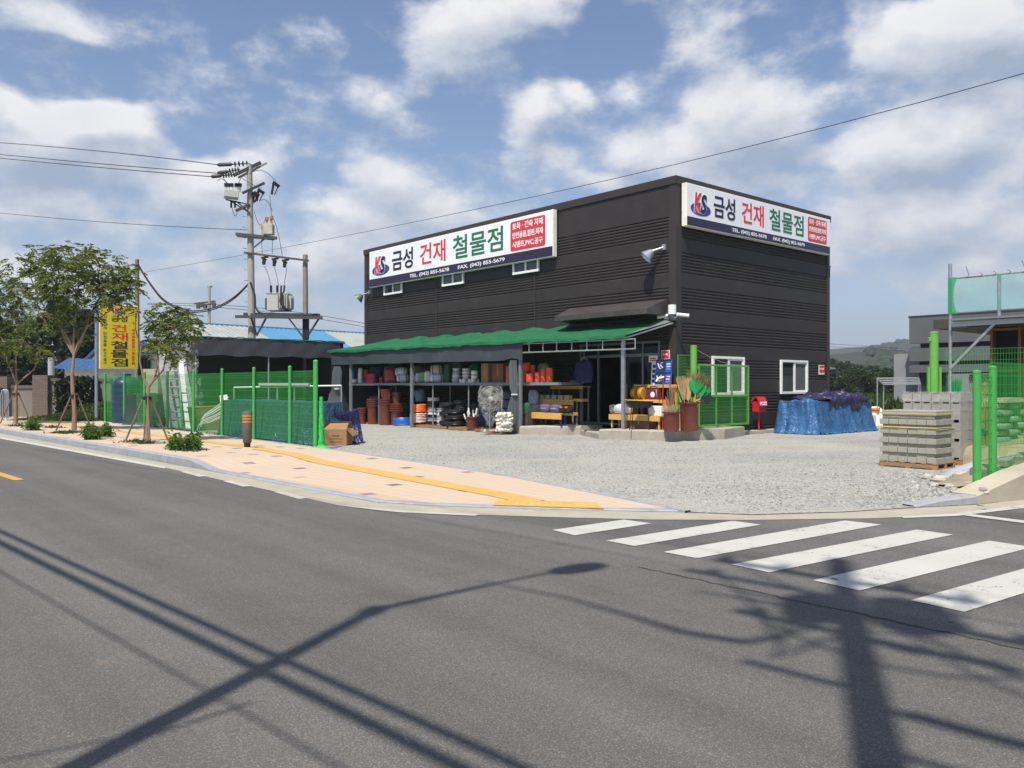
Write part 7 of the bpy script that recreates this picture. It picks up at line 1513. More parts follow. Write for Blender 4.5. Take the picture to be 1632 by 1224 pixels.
# ------------------------------------------------------------------ blue and purple tarpaulins by the end facade
rA, sA = GB(1232, 689, .014); rB = GB(1378, 687, .014)[0]
m = draped(4.15, 1.35, 1.10, 17, fold=.075, flare=.24, nr=200, topn=.11, slope=-.03); o = m.build('tarp_pile', m_btarp, base=W(7.15, -1.25, .012), rz=TH, angle=60); tag(o, 'large pile under a bright blue tarpaulin beside the red post box', 'tarpaulin')
rgx = random.Random(23); m = Lb(); rows = []; n1, n2 = 46, 22
for i in range(n1):
    x = -1.55 + 3.1 * i / (n1 - 1); row = []; hang = .10 + .55 * math.exp(-((x - .42) / .33) ** 2) + .22 * math.exp(-((x + .9) / .5) ** 2)
    for j in range(n2):
        t_ = j / (n2 - 1); y = .62 - 1.28 * min(1, t_ / .72); z = .20 * (1 - abs(math.sin(1.9 * x + 2.6 * y + .4))) ** 1.6 * (1 - abs(x) / 1.9) + .13 * (1 - abs(math.sin(3.7 * x - 3.2 * y + 1))) ** 2 + .06 * (1 - abs(math.sin(8 * x + 5 * y))) ** 2 + rgx.uniform(-.008, .008) + .06 + .05 * math.cos(1.3 * x)
        if t_ > .72: f = (t_ - .72) / .28; y = -.68 - .10 * math.sin(math.pi * min(1, f * 1.3)) - .05 * math.sin(11 * x) * f - .05; z = z * (1 - f) + .02 - hang * f
        row.append((x + .05 * math.sin(7 * y + i * .3), y, z * (1 if abs(x) < 1.4 else .5)))
    rows.append(row)
m.grid(rows); tag(m.build('purple_tarp', m_ptarp, base=W(7.45, -1.22, 1.17), rz=TH, angle=60, fix=False), 'crumpled dark purple tarpaulin thrown over the blue one', 'tarpaulin')
# odds and ends beyond the blue tarpaulin
def mini(name, label, cat, u0, u1, v0, v1, Y, mt, kind='ball', group=None):
    p = pl(u0, u1, v0, v1, Y=Y); z0 = .014 if v1 > 676 else p.z0; h = p.zt - z0
    if kind == 'ball': m = Lb(); m.ball((0, 0, h / 2), (p.w / 2, p.w / 2 * .8, h / 2), 18, 11, .08, random.Random(int(u0)), .8); return tag(m.build(name, mt, base=(p.x, Y + p.w / 2, z0)), label, cat, group)
    T = thing(name, label, cat, (p.x, Y + p.w / 2, z0), .1); m = Lb(); w = p.w / 2
    m.lathe([(0, 0), (w * .86, 0), (w * .98, h * .9), (w * 1.05, h * .9), (w * 1.05, h), (w * .95, h), (w * .8, .05), (0, .05)], (0, 0, 0), 22, None, (1, .7)); m.build('body', mt, T); return T
mini('plastic_tub', 'orange plastic tub behind the right end of the blue tarpaulin', 'tub', 1378, 1409, 651, 690, 35.5, M('orange_tub', (.62, .24, .02), .4, .1, 4), 'tub')
mini('tank', 'white rounded tank left of the orange tub, beyond the blue tarpaulin', 'tank', 1374, 1391, 645, 690, 37.5, m_pvc); mini('tank', 'white rounded tank behind the orange tub, beyond the blue tarpaulin', 'tank', 1389, 1412, 648, 690, 38, m_pvc)
mini('sack', 'white sack leaning in front of the orange tub', 'sack', 1387, 1403, 658, 682, 34.6, m_whiteb); q = pl(1390, 1399, 672, 682, Y=34.2); carton('carton', 'small brown carton by the white sack beyond the blue tarpaulin', 'carton', None, .3, .3, .28, .2, m_card, None, m_tape, at=(q.x + .05, 34.3, .014))
T = thing('white_crate', 'white crate with dark print left of the front block stack', 'crate', (P(1404, 680, 33.6)[0], 33.7, .014), .1); m = Lb(); m.cbox((0, 0, .24), (.55, .4, .46)); m.build('box', m_pvc, T, bev=.015); m = Lb(); m.cbox((.05, -.204, .18), (.16, .005, .14), (0, .4, 0)); m.build('print', m_navy, T, smooth=False)
# pale pipe frame
Yc = 36.0; T = thing('pipe_shelter', 'pale grey open pipe frame standing in the yard left of the grey building', 'frame', (P(1435, 660, Yc)[0], Yc + 1, 0), 0)
A, B_, C_, D_ = P(1398, 603, Yc), P(1464, 602.5, Yc), P(1408, 612.5, Yc + 2.6), P(1467, 612, Yc + 2.6)
for p, q in ((A, B_), (C_, D_), (A, C_), (B_, D_), (Vector(A).lerp(Vector(C_), .35), Vector(B_).lerp(Vector(D_), .35)), (Vector(A).lerp(Vector(C_), .7), Vector(B_).lerp(Vector(D_), .7))): m = MB('W'); m.tube([p, q], .03, 8); m.build('rail', m_galv, T)
for p in (A, B_, C_, D_): m = MB('W'); m.tube([(p[0], p[1], 0), p], .03, 8); m.build('leg', m_galv, T)
# ------------------------------------------------------------------ grey panel building and the scaffolded house on the right
RG = 29.9; sg1 = FR(1449, 507, RG)[0]; zt = FR(1449, 507, RG)[1]; z_ = lambda v: FR(1449, v, RG)[1]
T = bthing('grey_building', 'long grey panel-clad building with dark window strips behind the green fence', 'building', RG, sg1 - 8, 0)
m_gp = M('grey_panel', (.105, .108, .115), .5, .06, .8); m_gp2 = M('grey_panel_dark', (.030, .032, .035), .5, .1, .8)
m = MB(); m.box((RG + .4, sg1 - 26, 0), (RG + 12, sg1 - .5, zt - .1)); m.build('core_wall', m_gp2, T, smooth=False)
for v0, v1 in ((507, 548), (555.5, 576), (582, 594)): m = MB(); m.box((RG, sg1 - 26, z_(v1)), (RG + .399, sg1, z_(v0))); [m.box((RG - .012, sg1 - .9 * k - .04, z_(v1)), (RG - .001, sg1 - .9 * k, z_(v0))) for k in range(1, 28)]; m.build('cladding_band', m_gp, T, smooth=False)
m = MB(); m.box((RG - .01, sg1 - 26, z_(507)), (RG + .5, sg1 + .05, z_(507) + .12)); m.build('parapet', m_gp2, T, smooth=False)
m = MB(); m.box((RG + .05, sg1 - 24, 0), (RG + .395, sg1 - 2.2, z_(596))); m.build('lower_wall', M('pale_grey_wall', (.20, .205, .22), .6, .1, 1), T, smooth=False)
for k in range(3): m = MB(); s_ = sg1 - 3.4 - 3.2 * k; m.box((RG - .02, s_ - 1.6, z_(607)), (RG + .048, s_, z_(598))); m.build('window', m_glass, T, smooth=False)
m = MB(); m.box((RG + 1.5, sg1 + .02, 0), (RG + 9, sg1 + 1.6, z_(562))); m.build('side_wing', M('pale_grey_wing', (.26, .265, .275), .6, .1, .8), T, smooth=False)
m = MB(); m.box((RG + 1.2, sg1 - .2, 0), (RG + 1.49, sg1 + .6, z_(624))); m.build('door', m_gp2, T, smooth=False)
Rc = 4.3; s0 = FR(1514.5, 600, Rc)[0]; zz = lambda u, v: FR(u, v, Rc)[1]
T = bthing('scaffold', 'grey steel scaffold bay with green debris netting at the right edge', 'scaffold', Rc, s0 - 2, 0)
sE_ = s0 - 6.5
m = MB(); m.tube([(Rc, s0, 0), (Rc, s0, zz(1514.5, 420.5))], .05, 10); m.build('standard', m_galv, T); m = MB(); m.tube([(Rc, sE_, 0), (Rc, sE_, zz(1514.5, 440))], .05, 10); m.build('standard', m_galv, T)
s_m = FR(1592, 470, Rc)[0]; m = MB(); m.tube([(Rc + .02, s_m, zz(1592, 515)), (Rc + .02, s_m, zz(1592, 438))], .05, 10); m.build('standard', m_galv, T)
z_top, z_bot, z_pl = zz(1520, 444), zz(1520, 498), zz(1514.5, 512)
for z, nm_ in ((z_top, 'guard_rail'), (z_bot - .02, 'guard_rail')): m = MB(); m.tube([(Rc, s0, z), (Rc, sE_, z)], .025, 8); m.build(nm_, m_grey, T)
m = MB(); m.box((Rc - .03, sE_, z_pl - .16), (Rc + .05, s0 - .05, z_pl - .02)); m.build('ledger', m_galv, T, smooth=False); m = MB(); m.box((Rc - .25, sE_, z_pl), (Rc + 2.6, s0 - .1, z_pl + .05)); m.build('platform', m_grey, T, smooth=False)
s_b = FR(1588, 515, Rc)[0]; m = MB(); m.bar((Rc - .02, s0, zz(1515, 588)), (Rc - .02, s_b, z_pl - .1), .07); m.build('diagonal_brace', m_galv, T, smooth=False)
m = MB(); m.grid([[(Rc - .03 + .02 * math.sin(i * .9 + j), s0 - .02 + (sE_ - s0) * i / 24, z_bot + (z_top - z_bot) * j / 6) for j in range(7)] for i in range(25)]); m.build('debris_net', net_mat('debris_net', (.16, .40, .34), .42), T, fix=False)
m = MB(); m.grid([[(Rc - .06, s0 + .05 - .16 * i / 3 + (.10 * ((j - 3) / 3) ** 2) * -i / 3, z_bot - .05 + (z_top - z_bot + .08) * j / 6) for j in range(7)] for i in range(4)]); m.build('net_edge', net_mat('net_edge', (.02, .32, .12), .75), T, fix=False)
m = MB()
for k in range(16): s_ = s0 - .45 - .36 * k; m.tube([(Rc - .05, s_, z_top - .02), (Rc, s_ - .06, z_top + .05), (Rc - .02, s_ + .02, z_top + (.10 if k % 4 else .32))], .008, 4)
m.build('wire_tie', m_black, T)
T = bthing('unfinished_house', 'unfinished dark building with brown timber frames under the scaffold', 'building', Rc + 2, s0 - 4, 0)
rh = Rc + 1.7; sh0 = FR(1578, 560, rh)[0]; zh = FR(1578, 522, rh)[1]
m = MB(); m.box((rh + .3, sh0 - 9, 0), (rh + 6, sh0, zh)); m.build('wall', m_black, T, smooth=False); m = MB(); m.box((rh - .6, sh0 - 9, zh + .002), (rh + 6.2, sh0 + 1.4, zh + .28)); m.build('roof_slab', M('dark_slab', (.05, .048, .046), .8, .15, 2), T, smooth=False)
for k in range(7):
    s_ = sh0 - .75 * k; m = MB(); m.box((rh, s_ - .07, .3), (rh + .299, s_, zh)); m.build('timber_post', M('brown_timber', (.20, .10, .05), .7, .2, 4, stretch=(4, 4, .5)), T, smooth=False)
for z in (.9, 2.1, zh - .1): m = MB(); m.box((rh + .03, sh0 - 5, z), (rh + .28, sh0 - .001, z + .07)); m.build('timber_rail', M('brown_timber', (.2, .1, .05)), T, smooth=False)
# stored materials behind the corner fence
rgx = random.Random(51)
rbg, sbg = WB(*P(1592, 700, 17.9)[:2]); px0 = W(rbg + .75, sbg + .2); pallet('low wooden pallet under the banded bag stack behind the corner fence', (px0[0], px0[1], .30), 1.5, 1.0, TH)
m_bg = M('mortar_bag', (.20, .27, .20), .7, .15, 4, .3, 14); m_bt = M('tan_bag', (.46, .38, .20), .7, .12, 4, .3, 14)
for row in range(6):
    for cx_ in range(3):
        tan = (row + cx_) % 2; m = Lb(); m.ball((0, 0, .075), (.27, .22, .075), 16, 9, .03, rgx, .5); p_ = W(rbg + .22 + cx_ * .53, sbg + .1 + (.12 if tan else 0), .42 + row * .15)
        tag(m.build('cement_bag', m_bt if tan else m_bg, base=p_, rz=TH), ('tan' if tan else 'green grey') + ' cement bag, ' + ['left', 'middle', 'right'][cx_] + ' in layer ' + ['one', 'two', 'three', 'four', 'five', 'six'][row] + ' from the bottom of the bag stack', 'cement bag', 'cement bags behind the corner fence')
m = MB(); z_ = .42 + 6 * .15; m.box((rbg, sbg - .15, z_ + .001), (rbg + 1.6, sbg + .4, z_ + .09)); tag(m.build('wooden_boards', m_woody if False else M('pale_board_wood', (.48, .42, .30), .8, .15, 3), smooth=False), 'pale boards lying on top of the cement bag stack', 'boards')
T = bthing('reed_screen', 'standing bundle of brown reed canes behind the corner fence', 'reed bundle', *WB(*P(1572, 690, 17.4)[:2]), .1); rr_, rs_ = WB(*P(1572, 690, 17.4)[:2]); m = MB()
for k in range(46): a = rgx.uniform(0, 6.28); q = rgx.uniform(0, .13); m.tube([(rr_ + q * math.cos(a), rs_ + q * math.sin(a), .1), (rr_ + q * 1.1 * math.cos(a), rs_ + q * 1.1 * math.sin(a), rgx.uniform(1.0, 1.35))], .014, 4, False)
m.build('canes', M('cane', (.22, .15, .05), .8, .2, 5, island=.4), T); m = MB(); m.lathe([(.13, .6), (.145, .62), (.145, .66), (.13, .68)], (rr_, rs_, .1), 16); m.build('tie', m_strap, T)
gp_r, gp_s = WB(*P(1560, 640, 20.5)[:2]); T = bthing('standing_broom', 'brown and green dried brooms standing behind the fence near the scaffold post', 'broom', gp_r, gp_s, .0); 
for k, (mt, dx) in enumerate(((M('dry_orange', (.34, .17, .05), .9, .2, 8, island=.3), 0), (m_rakeg, .55))): m = MB(); fan_bundle(m, W(0, 0)[:0] or (gp_r, gp_s + dx, .9), (gp_r, gp_s - .05 + dx, 1.85), .04, .38 if k == 0 else .16, 60, rgx, .012); m.build('bristles', mt, T)
m = MB(); m.tube([(gp_r, gp_s, .0), (gp_r, gp_s, .95)], .03, 8); m.tube([(gp_r, gp_s + .55, .0), (gp_r, gp_s + .55, .95)], .02, 8); m.build('handle', m_woody, T)
for k in range(4):
    u_, v_ = ((1570, 757), (1597, 745), (1620, 741), (1648, 738))[k]; gx_ = WB(*G(u_, v_, .25)[:2]); m = MB(); m.cbox((gx_[0], gx_[1], .33 + .03 * k), (.48, .3, .12), (0, -.08, .1 * k)); tag(m.build('paving_slab', m_blk, bev=.01), ['first', 'second', 'third', 'fourth'][k] + ' loose concrete slab along the foot of the corner fence', 'slab', 'loose slabs by the corner fence')
# ------------------------------------------------------------------ utility poles and wires
m_cpole = M('concrete_pole', (.33, .315, .29), .85, .12, 3, .3, 40, stretch=(1, 1, .2)); m_dsteel = M('dark_arm_steel', (.055, .055, .058), .6, .15, 5); m_cable = M('black_cable', (.016, .016, .018), .6)
m_gcase = M('transformer_grey', (.44, .46, .43), .5, .08, 3, dirt=((.30, .30, .27), 3, .4)); m_rust = M('rusty_insulator', (.38, .22, .08), .6, .3, 6); m_porc = M('porcelain_white', (.62, .60, .55), .35, .1, 5)
YP = 41.0
def q_(u, v, dy=0): return P(u, v, YP + dy)
pb = q_(403.5, 620); T = thing('utility_pole', 'tall concrete utility pole with crossarms behind the canopy shed', 'utility pole', (pb[0], YP, 0), 0)
top = q_(397.5, 262)
m = MB('W'); m.tube([(pb[0], YP, 0), tuple(Vector((pb[0], YP, 0)).lerp(Vector(top), .5)), top], [.21, .17, .135], 18); m.build('pole_shaft', m_cpole, T)
def arm(u0, v0, u1, v1, w=.11, dy0=0, dy1=0, mt=None, nm_='crossarm'): m = MB('W'); m.bar(q_(u0, v0, dy0), q_(u1, v1, dy1), w); return m.build(nm_, mt or m_dsteel, T, smooth=False)
arm(372.5, 279.5, 415, 259.5, .17, -.5, .3); arm(380, 283, 425, 260, .11, -.2, .7, m_cpole); arm(387, 307.5, 421, 292, .13, -.4, .3); arm(376, 336, 398, 326, .14, -.4, -.1)
arm(376, 373, 441, 379.5, .14, -.25, -.25); arm(378, 376.5, 437, 382, .07, .25, .25); arm(389, 402.5, 492, 415.5, .09, -.22, -.22)
for a in ((405, 394, 421, 381), (360, 318, 397, 326), (377, 321, 399, 340), (367, 320, 396, 338)): arm(*a, .06, -.2, -.2, None, 'arm_brace')
m = MB('W')
for k in range(9): p = q_(397 + k * .5, 345 + k * 17); m.tube([(p[0] - .17, p[1], p[2]), (p[0] - .34, p[1], p[2])], .012, 5)
m.build('climbing_steps', m_dsteel, T)
for (u0, v0, u1, v1) in ((345.5, 262.8, 398, 260.5), (346, 276, 383, 270), (336, 281.5, 372, 278)):
    m = MB('W'); a, b = Vector(q_(u0, v0)), Vector(q_(u1, v1)); d = b - a; m.tube([a, a + d * .08, a + d * .42, a + d * .5], [.03, .10, .10, .03], 8); m.tube([a + d * .48, b], .025, 6)
    dq = d.normalized().to_track_quat('Z', 'Y').to_matrix()
    for f in (.56, .68, .80, .92): m.lathe([(.03, -.04), (.13, -.02), (.14, 0), (.03, .03)], a + d * f, 12, dq)
    m.build('strain_insulator', m_dsteel, T)
# switch box with six bushings
a, b = q_(359, 306), q_(384, 319); c = ((a[0] + b[0]) / 2 + .02, YP - .3, (a[2] + b[2]) / 2)
m = MB('W'); m.cbox(c, (.68, .62, .36), (0, .06, .35)); sw_ = m.build('switch_case', m_gcase, T, bev=.02)
for k in range(6):
    u = (360.5, 364.5, 370, 375, 377.5, 381.5)[k]; dy = -.45 if k < 3 else -.15; p = Vector(q_(u, 306, dy)); t_ = Vector(q_(u + (-.5 if k < 3 else 1.5), 293, dy)); d = t_ - p; m = MB('W'); m.tube([p, p + d * .7], .055, 9); m.build('bushing', m_porc, sw_); m = MB('W'); m.tube([p + d * .65, p + d * 1.05], .085, 9); m.build('bushing_cap', m_black, sw_)
for u in (368.5, 374.5): m = MB('W'); m.tube([q_(u, 320, -.3), q_(u, 331, -.3)], .05, 8); m.build('arrester', m_black, T)
# cut-outs, small transformer, hanging fuses
for (u, v, s_) in ((440, 294, 1.0), (416, 305, .95), (409, 309, .8), (406, 311, .8)):
    m = MB('W'); p = Vector(q_(u, v)); m.cbox(p, (.34 * s_, .2, .16), (0, .6, 0)); m.bar(p + Vector((-.12, 0, .08)), p + Vector((-.22, 0, -.5)) * s_, .09); m.bar(p + Vector((.12, 0, -.05)), p + Vector((-.08, 0, -.52)) * s_, .04); m.build('fuse_cutout', m_black, T)
c = q_(428, 366, -.2); m = MB('W'); m.cbox((c[0], c[1], c[2]), (.50, .40, .52)); m.lathe([(.0, -.02), (.28, -.02), (.28, .03), (0, .03)], (c[0], c[1], c[2] + .27), 4, Matrix.Rotation(R(45), 3, 'Z')); tr_ = m.build('small_transformer', M('rust_streaked_case', (.44, .44, .38), .55, .1, 3, dirt=((.45, .17, .04), 4, .9), stretch=(1, 1, .4)), T, bev=.02)
for u, v0, v1 in ((425, 358, 346), (432.5, 358, 344)): m = MB('W'); p, t_ = Vector(q_(u, v0, -.2)), Vector(q_(u, v1, -.2)); m.tube([p, t_], .055, 9); m.tube([p.lerp(t_, .6), t_], [.10, .09], 9); m.build('bushing', m_rust, tr_)
m = MB('W'); m.cbox(q_(418.5, 361, -.3), (.14, .14, .25)); m.tube([q_(419, 364, -.3), q_(419, 373, -.3)], .06, 8); m.build('arrester', m_rust, T)
for u, v in ((420.5, 411), (437, 413.5), (453.5, 415.5)):
    m = MB('W'); p = Vector(q_(u, v, -.2)); m.bar(p + Vector((-.12, 0, 0)), p + Vector((.22, 0, .06)), .09); m.bar(p, p + Vector((.0, 0, -.33)), .13); m.bar(p + Vector((.12, 0, -.05)), p + Vector((-.02, 0, -.34)), .06); m.build('hanging_fuse', m_black, T)
def wire(pts, r=.013, n=6): m = MB('W'); m.tube(pts, r, n); return m
def arc(p, q, sag, n=10): p, q = Vector(p), Vector(q); return [p.lerp(q, i / n) + Vector((0, 0, -sag * 4 * (i / n) * (1 - i / n))) for i in range(n + 1)]
for p, q, sg in (((398, 277), (440, 290), -.35), ((380, 293), (392, 283), -.2), ((362, 294), (346, 289), -.2), ((364, 293), (352, 274), .1), ((430, 311), (433, 345), .1), ((416, 320), (434, 336), -.25), ((405, 336), (424, 346), .55), ((434, 347), (450, 408), -.35), ((417, 381), (418, 405), 0), ((434, 382), (434, 405), 0), ((420, 424), (432, 456), -.2), ((437, 426), (444, 456), -.12), ((457, 427), (452, 456), .08), ((370, 331), (378, 340), .25), ((386, 284), (417, 300), .05)):
    wire(arc(q_(*p, -.2), q_(*q, -.2), sg), .014).build('jumper_wire', m_cable, T)
# second pole and the transformer platform: a thing of its own between the two poles
pb2 = q_(487.5, 620); T2 = thing('utility_pole', 'short brown concrete pole carrying the right end of the transformer platform', 'utility pole', (pb2[0], YP, 0), 0)
m = MB('W'); m.tube([(pb2[0], YP, 0), q_(486.5, 406)], [.155, .12], 14); m.build('pole_shaft', M('brown_concrete_pole', (.25, .205, .165), .85, .15, 3, .3, 40), T2)
m = MB('W'); p = q_(489, 530); m.bar((p[0], YP - .2, q_(489, 541)[2]), (p[0], YP - .2, q_(489, 508)[2]), .3, .14); m.build('dark_sleeve', m_black, T2, smooth=False)
c = q_(448, 500); TP = thing('transformer_platform', 'steel platform slung between the two poles with braces', 'platform', (c[0], YP, c[2]), 0)
m = MB('W'); m.bar(q_(375, 504.5, -.5), q_(514, 506.5, -.5), .10, .14); m.bar(q_(388, 500.5, .9), q_(510, 502, .9), .10, .14); m.build('beam', m_dsteel, TP, smooth=False)
m = MB('W'); a, b = q_(405, 499.5), q_(500, 503); m.box((a[0], YP - .55, b[2] - .03), (b[0], YP + 1.0, b[2] + .04)); [m.box((a[0] + k * .16, YP - .56, b[2] + .041), (a[0] + k * .16 + .06, YP + 1.0, b[2] + .07)) for k in range(18)]; m.build('deck', m_dsteel, TP, smooth=False)
for a in ((400, 506, 409, 533), (424, 507, 409, 535), (460, 507, 486, 541), (508, 508, 492, 533)): m = MB('W'); m.bar(q_(*a[:2], -.45), q_(*a[2:], -.2), .07); m.build('brace', m_dsteel, TP, smooth=False)
# big transformer on the platform
c = q_(446, 482, .1); zb = q_(446, 495.5)[2]; zt = q_(446, 469)[2]; T3 = thing('transformer', 'large grey finned transformer standing on the platform', 'transformer', (c[0], c[1], zb), 0)
m = MB('W'); m.box((c[0] - .55, c[1] - .35, zb), (c[0] + .5, c[1] + .4, zt)); m.box((c[0] - .58, c[1] - .38, zt + .001), (c[0] + .53, c[1] + .43, zt + .04)); m.build('tank_body', m_gcase, T3, bev=.015)
m = MB('W'); [m.box((c[0] + .02 + .09 * k, c[1] - .55, zb + .1), (c[0] + .06 + .09 * k, c[1] - .352, zt - .08)) for k in range(6)]; [m.box((c[0] + .502, c[1] - .3 + .1 * k, zb + .1), (c[0] + .64, c[1] - .26 + .1 * k, zt - .08)) for k in range(6)]; m.build('cooling_fins', m_gcase, T3, smooth=False)
m = MB('W'); m.box((c[0] - .68, c[1] - .2, zb + .05), (c[0] - .552, c[1] + .2, zt - .2)); m.build('side_box', m_dsteel, T3, smooth=False)
for u in (432, 442, 447.5, 452): m = MB('W'); m.tube([q_(u, 469, .0), q_(u + (0 if u < 440 else (u - 442) * .15), 455, .0)], .06 if u < 445 else .045, 8); m.build('bushing', m_black, T3)
m = MB('W'); m.tube([q_(449, 466, -.5), q_(447, 480, -.62), q_(454, 492, -.6), q_(460, 494, -.5)], .07, 8); m.build('cable_bundle', m_cable, T3)
# service cable hanging from the far pole to the main one
yf_ = 46.0; pw = P(218.5, 600, yf_); TW = thing('wooden_pole', 'old brown pole rising behind the yellow pylon sign', 'utility pole', (pw[0], yf_, 0), 0)
m = MB('W'); m.tube([(pw[0], yf_, 0), P(218.5, 413.5, yf_)], [.15, .11], 12); m.build('pole_shaft', M('weathered_pole', (.20, .16, .13), .9, .2, 4, stretch=(1, 1, .2)), TW); m = MB('W'); p = P(218.5, 423, yf_); m.lathe([(.13, -.03), (.14, .03)], p, 12); m.tube([p, (p[0] - .5, p[1], p[2] + .02)], .03, 6); m.build('band', m_dsteel, TW)
def sagline(name, label, pix, Y0, Y1, r, cat='cable', n=28):
    """a wire through image points; depth runs evenly from Y0 to Y1"""
    us = [p[0] for p in pix]; vs = [p[1] for p in pix]; cf = np.polyfit(us, vs, min(2, len(us) - 1)); pts = []
    for i in range(n + 1):
        f = i / n; x0, x1 = (us[0] - CX) / F * Y0, (us[-1] - CX) / F * Y1; Y = Y0 + (Y1 - Y0) * f; X = x0 + (x1 - x0) * f; u = CX + F * X / Y; pts.append(P(u, float(np.polyval(cf, u)), Y))
    m = MB('W'); m.tube(pts, r, 5); return tag(m.build(name, m_cable), label, cat)
m_ = lambda: None
for k, o in enumerate((0, 2.5)):
    pts = []; pix = [(222, 424 + o), (240, 452 + o), (262, 478 + o), (295, 494 + o), (325, 494 + o), (350, 487 + o), (375, 472 + o), (398, 450 + o * .5)]
    for i, (u, v) in enumerate(pix): pts.append(P(u, v, yf_ + (YP - yf_) * i / 7))
    sm = []
    for i in range(len(pts) - 1):
        p0, p1, p2, p3 = (Vector(pts[max(0, min(len(pts) - 1, j))]) for j in (i - 1, i, i + 1, i + 2))
        for s_ in range(5): t_ = s_ / 5; sm.append(.5 * ((2 * p1) + (p2 - p0) * t_ + (2 * p0 - 5 * p1 + 4 * p2 - p3) * t_ ** 2 + (3 * p1 - p0 - 3 * p2 + p3) * t_ ** 3))
    sm.append(Vector(pts[-1])); m = MB('W'); m.tube(sm, .032, 6); tag(m.build('service_cable', m_cable), ['upper', 'lower'][k] + ' of the two black cables sagging between the brown pole and the tall pole', 'cable', 'sagging service cables')
m = MB('W'); m.tube([q_(399, 450, -.2), q_(406, 470, -.22), q_(407, 490, -.25), q_(413, 498, -.3), q_(420, 500, -.3)], .05, 7); m.build('down_cable', m_cable, T)
sagline('power_line', 'highest of the three power lines running left from the tall pole', [(-60, 223.5), (160, 241), (346, 262.5)], 60, YP, .022, 'power line')
sagline('power_line', 'middle of the three power lines running left from the tall pole', [(-60, 240), (160, 261), (346, 276)], 60, YP, .022, 'power line')
sagline('power_line', 'lowest of the three power lines running left from the tall pole', [(-60, 246), (160, 267), (336, 281.5)], 60, YP, .022, 'power line')
sagline('power_line', 'faint single line reaching the tall pole halfway up from the left', [(-60, 333), (180, 355), (395, 366.5)], 62, YP, .016, 'power line')
sagline('power_line', 'long single line sweeping over the shop roof up to the upper right corner', [(222, 433), (480, 391), (900, 305), (1300, 206), (1632, 116), (1750, 82), (2600, -195)], 46, 8.5, .0075, 'power line')
# distant pole with its own wires
yd = 95.0; pd = P(333.5, 600, yd); TD = thing('utility_pole', 'small distant utility pole above the grey roof', 'utility pole', (pd[0], yd, 0), 0)
m = MB('W'); m.tube([(pd[0], yd, 0), P(333.5, 456, yd)], [.22, .15], 10); m.build('pole_shaft', m_cpole, TD)
m = MB('W'); m.bar(P(331, 457, yd), P(338, 457, yd), .15); m.bar(P(310, 484, yd), P(343, 480, yd), .18); m.bar(P(318, 487, yd - .5), P(340, 484, yd - .5), .18); m.build('crossarm', m_dsteel, TD, smooth=False)
for u, v in ((316, 488), (322, 486), (327, 488), (341, 486)): m = MB('W'); m.cbox(P(u, v, yd - .4), (.35, .35, .55)); m.build('insulator', m_dsteel, TD, smooth=False)
sagline('power_line', 'upper distant line passing the small pole above the grey roof', [(235, 484), (330, 483), (400, 491), (640, 528)], yd + 6, 85, .03, 'power line'); sagline('power_line', 'lower distant line passing the small pole above the grey roof', [(235, 486), (335, 486), (400, 497), (640, 533)], yd + 7, 86, .03, 'power line')
for k, (a, b) in enumerate((((1300, 546.5), (1560, 561.5)), ((1300, 551), (1560, 565)))): sagline('power_line', ['upper', 'lower'][k] + ' of two faint far lines before the hills right of the shop', [a, ((a[0] + b[0]) / 2, (a[1] + b[1]) / 2 + .6), b], 150, 140, .035, 'power line')

# ------------------------------------------------------------------ buildings far left
RA, RB = P(286, 514, 53), P(604, 532.5, 53 * (614 - 514) / (614 - 532.5)); A = Vector(RA); B_ = Vector(RB); d = (B_ - A); d.z = 0; L = d.length; d.normalize(); nrm = Vector((d.y, -d.x, 0)); 
if nrm.y > 0: nrm = -nrm
T = thing('long_workshop', 'long low workshop with a ribbed grey and blue metal roof behind the canopy shed', 'building', tuple((A + B_) / 2 - Vector((0, 0, (A.z + B_.z) / 2))), 0)
zr = A.z; A0 = A - d * .6; 
def roof_seg(f0, f1, mt, nm_):
    m = MB('W'); n = int((f1 - f0) * (L + .6) / .12); rows = []
    for i in range(n + 1):
        p = A0 + d * ((L + .6) * (f0 + (f1 - f0) * i / n)); h = .05 if i % 3 == 0 else 0; rows.append([tuple(p + Vector((0, 0, h)) + nrm * 6.2 * j / 3 - Vector((0, 0, 2.3 * j / 3))) for j in range(4)])
    m.grid(rows); m.build(nm_, mt, T, smooth=False, fix=False)
m_rg = M('grey_metal_roof', (.30, .32, .31), .55, .10, .6, dirt=((.22, .21, .19), .8, .5)); m_rb = M('blue_metal_roof', (.07, .22, .36), .5, .08, .6)
def fpx(u):   # share of the ridge at image column u
    t = (u - CX) / F; k = (A0.x - t * A0.y) / (t * d.y - d.x); return k / (L + .6)
f1, f2 = fpx(398), fpx(512)
roof_seg(0, f1, m_rg, 'roof'); roof_seg(f1, f2, m_rb, 'blue_roof'); roof_seg(f2, 1, m_rg, 'roof')
m = MB('W'); m.bar(A0, B_, .3, .12); m.build('ridge_cap', m_rb, T, smooth=False)
m = MB('W'); e0, e1 = A0 + nrm * 5.9, B_ + nrm * 5.9; m.ext([tuple((e0.x, e0.y, 0)), tuple((e1.x, e1.y, 0)), tuple((e1.x, e1.y, zr - 2.35)), tuple((e0.x, e0.y, zr - 2.35))], tuple(-nrm * 11)); m.build('wall', M('grey_wall', (.22, .22, .21), .8, .1, 1), T, smooth=False)
